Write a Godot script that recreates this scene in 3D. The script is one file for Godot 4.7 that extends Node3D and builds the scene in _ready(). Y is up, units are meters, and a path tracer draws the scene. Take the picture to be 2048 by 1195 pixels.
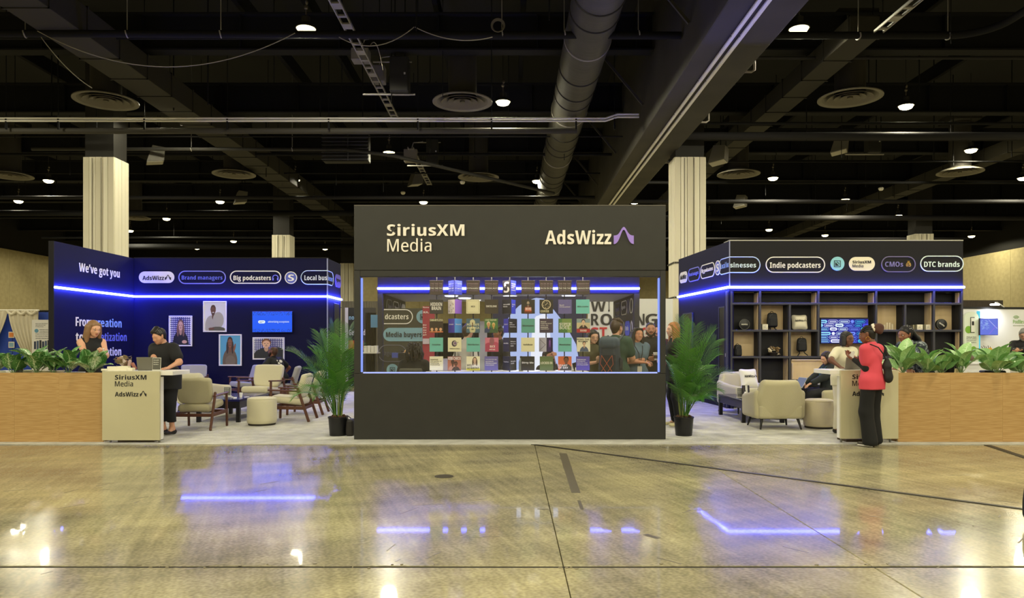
extends Node3D
# A trade-show stand in a convention hall: dark booth walls with blue light lines, a glazed kiosk, two lounges and two wood planters.

const F := 1450.0      # focal length in pixels of a 2048 x 1195 frame
const CX := 1020.0
const CY := 680.0
const EYE := 1.52

var used := {}
var mats := {}
var bold: Font
var plain_font: Font
var serif: Font
var rng := RandomNumberGenerator.new()


func W(px: float, py: float, d: float) -> Vector3:
	return Vector3((px - CX) / F * d, EYE + (CY - py) / F * d, -d)


func X(px: float, d: float) -> float:
	return (px - CX) / F * d


func Y(py: float, d: float) -> float:
	return EYE + (CY - py) / F * d


# ---------------------------------------------------------------- meshes
class MB:
	var v := PackedVector3Array()
	var n := PackedVector3Array()
	var uv := PackedVector2Array()
	var c := PackedColorArray()
	var idx := PackedInt32Array()
	var tint := Color.WHITE
	var tinted := false

	func add(p: Vector3, nn: Vector3, t: Vector2) -> int:
		v.append(p)
		n.append(nn)
		uv.append(t)
		c.append(tint)
		return v.size() - 1

	func tri_i(a: int, b: int, d: int) -> void:
		idx.append(a)
		idx.append(d)
		idx.append(b)

	func tri(a: Vector3, b: Vector3, d: Vector3) -> void:
		var nn := (b - a).cross(d - a).normalized()
		tri_i(add(a, nn, Vector2(0, 0)), add(b, nn, Vector2(1, 0)), add(d, nn, Vector2(0, 1)))

	func quad(a: Vector3, b: Vector3, d: Vector3, e: Vector3, su := 1.0, sv := 1.0) -> void:
		var nn := (b - a).cross(e - a).normalized()
		var i := add(a, nn, Vector2(0, sv))
		add(b, nn, Vector2(su, sv))
		add(d, nn, Vector2(su, 0))
		add(e, nn, Vector2(0, 0))
		tri_i(i, i + 1, i + 2)
		tri_i(i, i + 2, i + 3)

	func face(a: Vector3, b: Vector3, d: Vector3, e: Vector3, out: Vector3) -> void:
		if (b - a).cross(e - a).dot(out) >= 0.0:
			quad(a, b, d, e)
		else:
			quad(b, a, e, d)

	func box(at: Vector3, size: Vector3, bevel := 0.0, turn := Basis.IDENTITY) -> void:
		var h := size * 0.5
		var s := [-1.0, 1.0]
		if bevel <= 0.0:
			for ax in 3:
				var u := (ax + 1) % 3
				var w := (ax + 2) % 3
				for k in s:
					var q := []
					for f in [[-1, -1], [1, -1], [1, 1], [-1, 1]]:
						var p := Vector3.ZERO
						p[ax] = h[ax] * k
						p[u] = h[u] * f[0]
						p[w] = h[w] * f[1]
						q.append(at + turn * p)
					var o := Vector3.ZERO
					o[ax] = k
					face_uv(q, turn * o, size[u], size[w], ax)
			return
		var bv := minf(bevel, minf(h.x, minf(h.y, h.z)) * 0.9)
		var pt := func(sg: Vector3, ax: int) -> Vector3:
			var p := Vector3(sg.x * h.x, sg.y * h.y, sg.z * h.z)
			for k in 3:
				if k != ax:
					p[k] -= sg[k] * bv
			return at + turn * p
		for ax in 3:
			var u := (ax + 1) % 3
			var w := (ax + 2) % 3
			for k in s:
				var q := []
				for f in [[-1, -1], [1, -1], [1, 1], [-1, 1]]:
					var sg := Vector3.ZERO
					sg[ax] = k
					sg[u] = f[0]
					sg[w] = f[1]
					q.append(pt.call(sg, ax))
				var o := Vector3.ZERO
				o[ax] = k
				face_uv(q, turn * o, size[u], size[w], ax)
			for k in s:
				for j in s:
					var a := Vector3.ZERO
					a[u] = k
					a[w] = j
					var b := a
					a[ax] = -1
					b[ax] = 1
					var o := Vector3.ZERO
					o[u] = k
					o[w] = j
					face(pt.call(a, u), pt.call(b, u), pt.call(b, w), pt.call(a, w), turn * o)
		for i in s:
			for j in s:
				for k in s:
					var sg := Vector3(i, j, k)
					var a: Vector3 = pt.call(sg, 0)
					var b: Vector3 = pt.call(sg, 1)
					var d: Vector3 = pt.call(sg, 2)
					if (b - a).cross(d - a).dot(turn * sg) >= 0:
						tri(a, b, d)
					else:
						tri(a, d, b)

	func face_uv(q: Array, out: Vector3, su: float, sw: float, ax: int) -> void:

		var a: Vector3 = q[0]
		var flip: bool = (q[1] - a).cross(q[3] - a).dot(out) < 0.0
		var nn := out.normalized()
		var t := [Vector2(0, 0), Vector2(su, 0), Vector2(su, sw), Vector2(0, sw)]
		var i := v.size()
		for k in 4:
			var tt: Vector2 = t[k]
			if ax == 0:      # u = y, w = z
				tt = Vector2(tt.y, -tt.x)
			elif ax == 1:    # u = z, w = x
				tt = Vector2(tt.y, tt.x)
			else:
				tt = Vector2(tt.x, -tt.y)
			add(q[k], nn, tt)
		if flip:
			tri_i(i, i + 2, i + 1)
			tri_i(i, i + 3, i + 2)
		else:
			tri_i(i, i + 1, i + 2)
			tri_i(i, i + 2, i + 3)

	func bar(a: Vector3, b: Vector3, w: float, t: float, bevel := 0.0, side := Vector3.ZERO) -> void:

		var y := (b - a).normalized()
		var z := side
		if z == Vector3.ZERO:
			z = Vector3(0, 0, 1) if absf(y.z) < 0.9 else Vector3(1, 0, 0)
		var x := y.cross(z).normalized()
		z = x.cross(y).normalized()
		box((a + b) * 0.5, Vector3(w, a.distance_to(b), t), bevel, Basis(x, y, z))

	func smooth_grid(p: Array, wrap_u := false, wrap_v := false, flip := false) -> void:

		var rows := p.size()
		var cols: int = p[0].size()
		var i0 := v.size()
		for r in rows:
			for k in cols:
				add(p[r][k], Vector3.ZERO, Vector2(float(k) / maxf(1, cols - 1 + int(wrap_u)), float(r) / maxf(1, rows - 1)))
		var rr := rows if wrap_v else rows - 1
		var cc := cols if wrap_u else cols - 1
		for r in rr:
			for k in cc:
				var a := i0 + r * cols + k
				var b := i0 + r * cols + (k + 1) % cols
				var d := i0 + ((r + 1) % rows) * cols + (k + 1) % cols
				var e := i0 + ((r + 1) % rows) * cols + k
				if flip:
					tri_n(a, e, d)
					tri_n(a, d, b)
				else:
					tri_n(a, b, d)
					tri_n(a, d, e)
		for k in range(i0, v.size()):
			n[k] = n[k].normalized() if n[k].length_squared() > 1e-20 else Vector3.UP

	func tri_n(a: int, b: int, d: int) -> void:
		var nn := (v[b] - v[a]).cross(v[d] - v[a])
		n[a] += nn
		n[b] += nn
		n[d] += nn
		tri_i(a, b, d)

	func tube(pts: Array, r: Variant, sides := 8, caps := true) -> void:
		var rows := []
		var t: Vector3 = (pts[1] - pts[0]).normalized()
		var x := t.cross(Vector3.UP if absf(t.y) < 0.9 else Vector3.RIGHT).normalized()
		for i in pts.size():
			var t2: Vector3 = (pts[mini(i + 1, pts.size() - 1)] - pts[maxi(i - 1, 0)]).normalized()
			x = (x - t2 * x.dot(t2)).normalized()
			var y := t2.cross(x)
			var ri: float = r[i] if r is Array else r
			var ring := []
			for k in sides:
				var a := TAU * k / sides
				ring.append(pts[i] + (x * cos(a) + y * sin(a)) * ri)
			rows.append(ring)
		smooth_grid(rows, true)
		if caps:
			fan(rows[0], true)
			fan(rows[-1], false)

	func fan(ring: Array, back: bool) -> void:
		var m := Vector3.ZERO
		for p in ring:
			m += p
		m /= ring.size()
		for k in ring.size():
			if back:
				tri(m, ring[(k + 1) % ring.size()], ring[k])
			else:
				tri(m, ring[k], ring[(k + 1) % ring.size()])

	func lathe(prof: Array, segs := 24, xf := Transform3D.IDENTITY) -> void:

		for s in prof.size() - 1:
			var a: Vector2 = prof[s]
			var b: Vector2 = prof[s + 1]
			if a.distance_to(b) < 1e-6:
				continue
			var i0 := v.size()
			for e in 2:
				var q: Vector2 = [a, b][e]
				var dd := (b - a).normalized()
				var nb := dd
				if e == 0 and s > 0:
					nb = (prof[s] - prof[s - 1]).normalized()
				elif e == 1 and s < prof.size() - 2:
					nb = (prof[s + 2] - prof[s + 1]).normalized()
				var m := (dd + nb).normalized() if dd.dot(nb) > 0.7 else dd
				var nn2 := Vector2(m.y, -m.x)
				for k in segs + 1:
					var ang := TAU * k / segs
					add(xf * Vector3(q.x * cos(ang), q.y, q.x * sin(ang)), (xf.basis * Vector3(nn2.x * cos(ang), nn2.y, nn2.x * sin(ang))).normalized(), Vector2(float(k) / segs, q.y))
			for k in segs:
				var p := i0 + k
				tri_i(p, p + segs + 1, p + segs + 2)
				tri_i(p, p + segs + 2, p + 1)

	func prism(poly: PackedVector2Array, z0: float, z1: float, xf := Transform3D.IDENTITY) -> void:

		var q := poly
		if Geometry2D.is_polygon_clockwise(q):
			q = q.duplicate()
			q.reverse()
		var tri_list := Geometry2D.triangulate_polygon(q)
		for s in 2:
			var z := z1 if s == 0 else z0
			var nn := (xf.basis * Vector3(0, 0, 1 if s == 0 else -1)).normalized()
			var i0 := v.size()
			for p in q:
				add(xf * Vector3(p.x, p.y, z), nn, Vector2(p.x, -p.y))
			for t in range(0, tri_list.size(), 3):
				var a := tri_list[t]
				var b := tri_list[t + 1]
				var d := tri_list[t + 2]
				var ccw := (q[b] - q[a]).cross(q[d] - q[a]) > 0
				if ccw != (s == 0):
					var h := b
					b = d
					d = h
				tri_i(i0 + a, i0 + b, i0 + d)
		for k in q.size():
			var a: Vector2 = q[k]
			var b: Vector2 = q[(k + 1) % q.size()]
			quad(xf * Vector3(a.x, a.y, z0), xf * Vector3(b.x, b.y, z0), xf * Vector3(b.x, b.y, z1), xf * Vector3(a.x, a.y, z1))

	func hoop(outer: PackedVector2Array, inner: PackedVector2Array, z0: float, z1: float, xf := Transform3D.IDENTITY) -> void:

		var m := outer.size()
		for k in m:
			var j := (k + 1) % m
			var a := outer[k]
			var b := outer[j]
			var d := inner[j]
			var e := inner[k]
			quad(xf * Vector3(a.x, a.y, z1), xf * Vector3(b.x, b.y, z1), xf * Vector3(d.x, d.y, z1), xf * Vector3(e.x, e.y, z1))
			quad(xf * Vector3(a.x, a.y, z0), xf * Vector3(b.x, b.y, z0), xf * Vector3(b.x, b.y, z1), xf * Vector3(a.x, a.y, z1))
			quad(xf * Vector3(d.x, d.y, z0), xf * Vector3(e.x, e.y, z0), xf * Vector3(e.x, e.y, z1), xf * Vector3(d.x, d.y, z1))

	func cushion(at: Vector3, size: Vector3, r: float, turn := Basis.IDENTITY, warp: Variant = null, seg := 3, mid := 4) -> void:

		var h := size * 0.5
		r = minf(r, minf(h.x, minf(h.y, h.z)))
		var ticks := func(half: float) -> Array:
			var t := []
			for k in seg:
				t.append(-(half - r) - r * tan(deg_to_rad(45.0 * (seg - k) / seg)))
			for k in mid + 1:
				t.append(lerpf(-(half - r), half - r, float(k) / mid))
			for k in seg:
				t.append((half - r) + r * tan(deg_to_rad(45.0 * (k + 1) / seg)))
			return t
		var core := h - Vector3.ONE * r
		for ax in 3:
			var u := (ax + 1) % 3
			var w := (ax + 2) % 3
			for sg in [-1.0, 1.0]:
				var rows := []
				for tw in ticks.call(h[w]):
					var row := []
					for tu in ticks.call(h[u]):
						var q := Vector3.ZERO
						q[ax] = sg * h[ax]
						q[u] = tu
						q[w] = tw
						var cl := q.clamp(-core, core)
						var p := cl + (q - cl).normalized() * r
						if warp != null:
							p = warp.call(p)
						row.append(at + turn * p)
					rows.append(row)
				smooth_grid(rows, false, false, sg < 0)

	func ball(at: Vector3, r: Vector3, segs := 12, rings := 8, turn := Basis.IDENTITY) -> void:
		var rows := []
		for i in rings + 1:
			var row := []
			var th := PI * i / rings
			for k in segs:
				var a := TAU * k / segs
				row.append(at + turn * Vector3(r.x * sin(th) * cos(a), -r.y * cos(th), -r.z * sin(th) * sin(a)))
			rows.append(row)
		smooth_grid(rows, true)

	func append(o: MB, xf := Transform3D.IDENTITY) -> void:
		var i0 := v.size()
		for k in o.v.size():
			v.append(xf * o.v[k])
			n.append((xf.basis * o.n[k]).normalized())
		uv.append_array(o.uv)
		c.append_array(o.c)
		for k in o.idx:
			idx.append(i0 + k)

	func mesh() -> ArrayMesh:
		var a := []
		a.resize(Mesh.ARRAY_MAX)
		a[Mesh.ARRAY_VERTEX] = v
		a[Mesh.ARRAY_NORMAL] = n
		a[Mesh.ARRAY_TEX_UV] = uv
		if tinted:
			a[Mesh.ARRAY_COLOR] = c
		a[Mesh.ARRAY_INDEX] = idx
		var m := ArrayMesh.new()
		m.add_surface_from_arrays(Mesh.PRIMITIVE_TRIANGLES, a)
		return m


# ---------------------------------------------------------------- skin, cloth and hair as one smooth surface round tapered bones
class Flesh:

	static func build(into: MB, bones: Array, cell: float, k: float, cuts := []) -> void:
		var lo := Vector3.INF
		var hi := -Vector3.INF
		var reach := 3.2 / k
		for b in bones:
			var r: float = maxf(b[2], b[3]) + reach
			lo = lo.min(b[0] - Vector3.ONE * r).min(b[1] - Vector3.ONE * r)
			hi = hi.max(b[0] + Vector3.ONE * r).max(b[1] + Vector3.ONE * r)
		var nx := int((hi.x - lo.x) / cell) + 2
		var ny := int((hi.y - lo.y) / cell) + 2
		var nz := int((hi.z - lo.z) / cell) + 2
		var sum := PackedFloat32Array()
		sum.resize(nx * ny * nz)
		for b in bones:
			var a: Vector3 = b[0]
			var e: Vector3 = b[1]
			var ra: float = b[2]
			var rb: float = b[3]
			var ab := e - a
			var inv := 1.0 / maxf(ab.length_squared(), 1e-9)
			var flat: bool = b.size() > 4
			var ax := Vector3.ZERO
			var fk := 0.0
			if flat:
				ax = b[4]
				fk = b[5] - 1.0
			var rr := maxf(ra, rb) + reach
			var x0 := maxi(0, int((minf(a.x, e.x) - rr - lo.x) / cell))
			var x1 := mini(nx - 1, int((maxf(a.x, e.x) + rr - lo.x) / cell) + 1)
			var y0 := maxi(0, int((minf(a.y, e.y) - rr - lo.y) / cell))
			var y1 := mini(ny - 1, int((maxf(a.y, e.y) + rr - lo.y) / cell) + 1)
			var z0 := maxi(0, int((minf(a.z, e.z) - rr - lo.z) / cell))
			var z1 := mini(nz - 1, int((maxf(a.z, e.z) + rr - lo.z) / cell) + 1)
			var dr := rb - ra
			for z in range(z0, z1 + 1):
				for y in range(y0, y1 + 1):
					var p := Vector3(lo.x + x0 * cell, lo.y + y * cell, lo.z + z * cell) - a
					var i := (z * ny + y) * nx + x0
					for x in range(x0, x1 + 1):
						var q := p
						if flat:
							q += ax * (q.dot(ax) * fk)
						var t := clampf(q.dot(ab) * inv, 0.0, 1.0)
						var d := (q - ab * t).length() - ra - dr * t
						if d < reach:
							sum[i] += exp(-k * d)
						i += 1
						p.x += cell
		for cut in cuts:
			var cn: Vector3 = cut[0]
			var off := cn.dot(cut[1])
			for z in nz:
				for y in ny:
					var i := (z * ny + y) * nx
					var base := cn.y * (lo.y + y * cell) + cn.z * (lo.z + z * cell) - off + cn.x * lo.x
					for x in nx:
						if sum[i] > 0.0:
							var pd := base + cn.x * x * cell
							if pd > -0.06:
								sum[i] = minf(sum[i], exp(-k * pd))
						i += 1

		var cells := {}
		var acc := PackedVector3Array()
		var cnt := PackedFloat32Array()
		var quads := PackedInt32Array()
		var sy := nx
		var sz := nx * ny
		var step := [1, sy, sz]
		var dirs := [Vector3(cell, 0, 0), Vector3(0, cell, 0), Vector3(0, 0, cell)]
		for z in range(1, nz - 1):
			for y in range(1, ny - 1):
				var row := (z * ny + y) * nx
				for x in range(1, nx - 1):
					var s := sum[row + x]
					if s <= 1.0:
						continue
					var i := row + x
					for ax in 3:
						for sg in [1, -1]:
							var o := sum[i + step[ax] * sg]
							if o > 1.0:
								continue
							var fa := log(s)
							var fb := log(maxf(o, 1e-4))
							var t := fa / maxf(fa - fb, 1e-6)
							var p: Vector3 = Vector3(lo.x + x * cell, lo.y + y * cell, lo.z + z * cell) + dirs[ax] * (t * sg)
							var base: int = i if sg > 0 else i - step[ax]
							var u: int = step[(ax + 1) % 3]
							var w: int = step[(ax + 2) % 3]
							var four := [base - u - w, base - w, base, base - u]
							var ids := []
							for cidx in four:
								var id: int = cells.get(cidx, -1)
								if id < 0:
									id = acc.size()
									cells[cidx] = id
									acc.append(Vector3.ZERO)
									cnt.append(0.0)
								acc[id] += p
								cnt[id] += 1.0
								ids.append(id)
							if sg > 0:
								quads.append_array([ids[0], ids[1], ids[2], ids[3]])
							else:
								quads.append_array([ids[0], ids[3], ids[2], ids[1]])
		var i0 := into.v.size()
		for k2 in acc.size():
			into.add(acc[k2] / cnt[k2], Vector3.ZERO, Vector2(acc[k2].x / cnt[k2] * 4.0, acc[k2].y / cnt[k2] * 4.0))
		for q in range(0, quads.size(), 4):
			into.tri_n(i0 + quads[q], i0 + quads[q + 1], i0 + quads[q + 2])
			into.tri_n(i0 + quads[q], i0 + quads[q + 2], i0 + quads[q + 3])
		for k2 in range(i0, into.v.size()):
			into.n[k2] = into.n[k2].normalized()


# ---------------------------------------------------------------- naming
func numbered(called: String) -> String:
	var k: int = used.get(called, 0)
	used[called] = k + 1
	return called if k == 0 else "%s_%03d" % [called, k]


func tag(o: Node3D, label: String, category: String, group := "", kind := "") -> Node3D:
	o.set_meta("label", label)
	o.set_meta("category", category)
	if group:
		o.set_meta("group", group)
	if kind:
		o.set_meta("kind", kind)
	return o


func thing(called: String, label: String, category: String, at := Vector3.ZERO, turn := 0.0, group := "") -> Node3D:
	var o := Node3D.new()
	o.name = numbered(called)
	add_child(o)
	o.position = at
	o.rotation.y = turn
	return tag(o, label, category, group)


func obj(called: String, mb: MB, m: Material, parent: Node3D = null) -> MeshInstance3D:
	var o := MeshInstance3D.new()
	o.mesh = mb.mesh()
	o.material_override = m
	return place(o, called, parent)


func place(o: Node3D, called: String, parent: Node3D = null) -> Node3D:
	if parent:
		o.name = called
		parent.add_child(o, true)
	else:
		o.name = numbered(called)
		add_child(o, true)
	return o


func solo(called: String, mb: MB, m: Material, label: String, category: String, group := "") -> Node3D:
	return tag(obj(called, mb, m), label, category, group)


func struct(called: String, mb: MB, m: Material) -> MeshInstance3D:
	var o := obj(called, mb, m)
	o.set_meta("kind", "structure")
	return o


func dup(o: Node3D, label := "", at := Vector3.INF, turn := INF) -> Node3D:
	var r: Node3D = o.duplicate()
	var base := String(o.name)
	if base.length() > 4 and base.substr(base.length() - 4).is_valid_int() == false and base[base.length() - 4] == "_" and base.substr(base.length() - 3).is_valid_int():
		base = base.substr(0, base.length() - 4)
	r.name = numbered(base)
	add_child(r)
	if label:
		r.set_meta("label", label)
	if at != Vector3.INF:
		r.position = at
	if turn != INF:
		r.rotation.y = turn
	return r


# ---------------------------------------------------------------- materials
func lin(r: float, g: float, b: float) -> Color:
	return Color(r, g, b).linear_to_srgb()


func M(hex: String, rough := 0.7, metal := 0.0, spec := 0.5) -> StandardMaterial3D:
	var key := "%s/%s/%s/%s" % [hex, rough, metal, spec]
	if not mats.has(key):
		var m := StandardMaterial3D.new()
		m.albedo_color = Color(hex)
		m.roughness = rough
		m.metallic = metal
		m.metallic_specular = spec
		m.resource_name = "paint_" + hex
		mats[key] = m
	return mats[key]


func glow(hex: String, energy: float) -> StandardMaterial3D:
	var key := "glow/%s/%s" % [hex, energy]
	if not mats.has(key):
		var m := StandardMaterial3D.new()
		m.albedo_color = Color(0.1, 0.1, 0.1)
		m.emission_enabled = true
		m.emission = Color(hex)
		m.emission_energy_multiplier = energy
		m.resource_name = "glow"
		mats[key] = m
	return mats[key]


func noise_tex(seed_: int, freq: float, size := 512, lo := 0.0, hi := 1.0, oct := 4, stretch := Vector2i(1, 1)) -> ImageTexture:
	var n := FastNoiseLite.new()
	n.seed = seed_
	n.frequency = freq
	n.fractal_octaves = oct
	n.noise_type = FastNoiseLite.TYPE_SIMPLEX_SMOOTH
	var im := n.get_seamless_image(size / stretch.x, size / stretch.y)
	im.resize(size, size, Image.INTERPOLATE_CUBIC)
	var d := im.get_data()
	var out := PackedByteArray()
	out.resize(d.size())
	for i in d.size():
		out[i] = int(clampf(lerpf(lo, hi, d[i] / 255.0), 0, 1) * 255)
	return ImageTexture.create_from_image(Image.create_from_data(size, size, false, Image.FORMAT_L8, out))


func ramp_tex(seed_: int, freq: float, a: Color, b: Color, size := 256, oct := 4, stretch := Vector2i(1, 1)) -> ImageTexture:
	var g: Image = noise_tex(seed_, freq, size, 0, 1, oct, stretch).get_image()
	var d := g.get_data()
	var out := PackedByteArray()
	out.resize(d.size() * 3)
	for i in d.size():
		var q := a.lerp(b, d[i] / 255.0)
		out[i * 3] = q.r8
		out[i * 3 + 1] = q.g8
		out[i * 3 + 2] = q.b8
	return ImageTexture.create_from_image(Image.create_from_data(size, size, false, Image.FORMAT_RGB8, out))


func tex_mat(called: String, t: Texture2D, rough := 0.8, scale := 1.0) -> StandardMaterial3D:
	var m := StandardMaterial3D.new()
	m.resource_name = called
	m.albedo_texture = t
	m.roughness = rough
	m.uv1_scale = Vector3(scale, scale, 1)
	return m


func tri_mat(called: String, t: Texture2D, rough: float, scale: float, bump: Texture2D = null, depth := 0.0) -> StandardMaterial3D:
	var m := tex_mat(called, t, rough)
	m.uv1_triplanar = true
	m.uv1_scale = Vector3.ONE * scale
	if bump:
		m.heightmap_enabled = true
		m.heightmap_texture = bump
		m.heightmap_scale = depth
	return m


# ---------------------------------------------------------------- lettering: fits the ink box given by its lower left corner
func lettering(parent: Node3D, called: String, s: String, at: Vector3, right: Vector3, up: Vector3, w: float, h: float, m: Material, depth := 0.006, font: Font = null) -> MeshInstance3D:
	var t := TextMesh.new()
	t.text = s
	t.font = font if font else bold
	t.font_size = 40
	t.pixel_size = 0.01
	t.depth = 0.05
	t.curve_step = 1.5 if h > 0.09 else 4.0
	t.material = m
	var bb := t.get_aabb()
	var r := right.normalized()
	var u := up.normalized()
	var o := MeshInstance3D.new()
	o.mesh = t
	var b := Basis(r * (w / maxf(bb.size.x, 1e-4)), u * (h / maxf(bb.size.y, 1e-4)), r.cross(u) * (depth / 0.05))
	o.transform = Transform3D(b, at - b * Vector3(bb.position.x, bb.position.y, -0.025))
	place(o, called, parent)
	return o


func lines_of(parent: Node3D, called: String, rows: Array, at: Vector3, right: Vector3, up: Vector3, width: float, row_h: float, gap: float, m: Material, depth := 0.003, font: Font = null) -> void:

	var most := 1
	for s in rows:
		most = maxi(most, s.length())
	for k in rows.size():
		if rows[k].strip_edges() == "":
			continue
		var w: float = width * rows[k].length() / most
		lettering(parent, called, rows[k], at - up * (row_h * (k + 1) + gap * k), right, up, w, row_h, m, depth, font)


func pill(w: float, h: float, seg := 8) -> PackedVector2Array:
	var p := PackedVector2Array()
	var r := h / 2
	for k in seg * 2 + 1:
		var a := -PI / 2 + PI * k / (seg * 2)
		p.append(Vector2(w / 2 - r + r * cos(a), r * sin(a)))
	for k in seg * 2 + 1:
		var a := PI / 2 + PI * k / (seg * 2)
		p.append(Vector2(-w / 2 + r + r * cos(a), r * sin(a)))
	return p


func disc(r: float, seg := 24) -> PackedVector2Array:
	var p := PackedVector2Array()
	for k in seg:
		p.append(Vector2(cos(TAU * k / seg), sin(TAU * k / seg)) * r)
	return p


func peak_mark(w: float, h: float) -> PackedVector2Array:

	var p := PackedVector2Array()
	for k in 25:
		var x := -1.0 + k / 12.0
		p.append(Vector2(x * w / 2, h * (0.5 + 0.5 * exp(-pow(x / 0.42, 2)) - 0.0)))
	for k in 25:
		var x := 1.0 - k / 12.0
		p.append(Vector2(x * w / 2, h * 0.84 * exp(-pow(x / 0.46, 2)) - (0.0 if absf(x) < 0.99 else 0.0)))
	return p


func on_wall(at: Vector3, right: Vector3) -> Transform3D:
	var r := right.normalized()
	return Transform3D(Basis(r, Vector3.UP, r.cross(Vector3.UP)), at)


# ---------------------------------------------------------------- the run of the build
const HALL_LIGHT := Color(1.0, 0.93, 0.66)      # linear
const LAMP_ENERGY := 27.0

func _ready() -> void:
	rng.seed = 20240
	var cam := Camera3D.new()
	cam.name = "camera"
	cam.projection = Camera3D.PROJECTION_FRUSTUM
	cam.near = 0.1
	cam.far = 200.0
	cam.size = 1195.0 / F * cam.near
	cam.frustum_offset = Vector2((1024.0 - CX) / F, (CY - 597.5) / F) * cam.near
	cam.position = Vector3(0, EYE, 0)
	add_child(cam)
	cam.current = true
	var e := Environment.new()
	e.background_mode = Environment.BG_COLOR
	e.background_color = Color.BLACK
	e.tonemap_mode = Environment.TONE_MAPPER_LINEAR
	e.tonemap_exposure = 1.06
	e.sdfgi_enabled = true
	e.ssao_enabled = true
	e.ssil_enabled = true
	var we := WorldEnvironment.new()
	we.name = "hall_air"
	we.environment = e
	add_child(we)
	var sf := SystemFont.new()
	sf.font_names = PackedStringArray(["Droid Sans"])
	sf.font_weight = 700
	bold = sf
	var sp := SystemFont.new()
	sp.font_names = PackedStringArray(["Droid Sans"])
	plain_font = sp
	var ss := SystemFont.new()
	ss.font_names = PackedStringArray(["Droid Serif"])
	ss.font_weight = 700
	serif = ss
	lamps()
	hall_shell()
	ceiling_works()
	stand()
	kiosk()
	lounge_things()
	counters()
	plants()
	neighbours()
	people()


func lamp_light(parent: Node3D, y: float) -> void:
	var s := SpotLight3D.new()
	s.name = "lamp_beam"
	s.position = Vector3(0, y, 0)
	s.rotation.x = -PI / 2
	s.light_color = HALL_LIGHT.linear_to_srgb()
	s.light_energy = LAMP_ENERGY
	s.light_size = 0.32
	s.spot_angle = 86.0
	s.spot_angle_attenuation = 0.12
	s.spot_range = 60.0
	s.spot_attenuation = 2.0
	s.shadow_enabled = true
	parent.add_child(s)


func lamps() -> void:
	var seen_at := [[612, 58], [1598, 58], [340, 214], [1006, 204], [1812, 212], [778, 305], [1942, 300], [97, 361], [590, 360], [1074, 362], [1546, 356], [2046, 356],
		[440, 403], [847, 404], [1269, 404], [1690, 399], [37, 402], [333, 437], [1418, 434], [1796, 431], [260, 461], [1538, 459], [1650, 470], [1943, 472], [467, 482], [1787, 493], [394, 496], [650, 497]]
	var h := 9.5
	var spots := []
	for p in seen_at:
		var d: float = (h - EYE) * F / (CY - p[1])
		spots.append(Vector3(X(p[0], d), h, -d))

	var k := 0
	for d in [12.75, 6.9, 1.05, -4.8, -10.6, -16.5, -22.4]:
		for x in ([-23.5, -11.2, 1.1, 13.4, 25.7] if k % 2 == 0 else [-17.4, -5.1, 7.3, 19.6]):
			spots.append(Vector3(x, h, -d))
		k += 1
	for q in [[-17.5, 18.6], [19.8, 18.6], [-24, 24.6], [26, 24.6], [-17.4, 30.6], [7.2, 30.6], [-28.5, 30.6]]:
		spots.append(Vector3(q[0], h, -q[1]))
	var root: Node3D
	for at in spots:
		if root == null:
			root = thing("high_bay_lamp", "round high bay lamp glowing yellow white under the dark ceiling", "lamp", at, 0.0, "high bay lamps over the hall")
			var dark := M("24221f", 0.6)
			var hood := MB.new()
			hood.lathe([Vector2(0.24, 0.0), Vector2(0.265, 0.0), Vector2(0.265, 0.03), Vector2(0.2, 0.1), Vector2(0.11, 0.14), Vector2(0.11, 0.3), Vector2(0.05, 0.34), Vector2(0.0, 0.34)], 28)
			obj("hood", hood, dark, root)
			var lens := MB.new()
			lens.lathe([Vector2(0, -0.12), Vector2(0.1, -0.112), Vector2(0.19, -0.075), Vector2(0.24, 0.012), Vector2(0.0, 0.02)], 28)
			obj("glowing_lens", lens, glow("fff0b4", 14.0), root)
			var hook := MB.new()
			hook.tube([Vector3(0, 0.33, 0), Vector3(0, 0.5, 0)], 0.02, 8)
			hook.ball(Vector3(0, 0.55, 0), Vector3(0.05, 0.06, 0.05))
			hook.ball(Vector3(0.02, 0.68, 0), Vector3(0.04, 0.06, 0.04))
			obj("hook", hook, M("6d675c", 0.4, 0.6), root)
			var rod := MB.new()
			rod.tube([Vector3(0, 0.7, 0), Vector3(0, 3.24, 0)], 0.012, 6)
			obj("hanger_rod", rod, dark, root)
			lamp_light(root, -0.16)
		else:
			dup(root, "", at)


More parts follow.
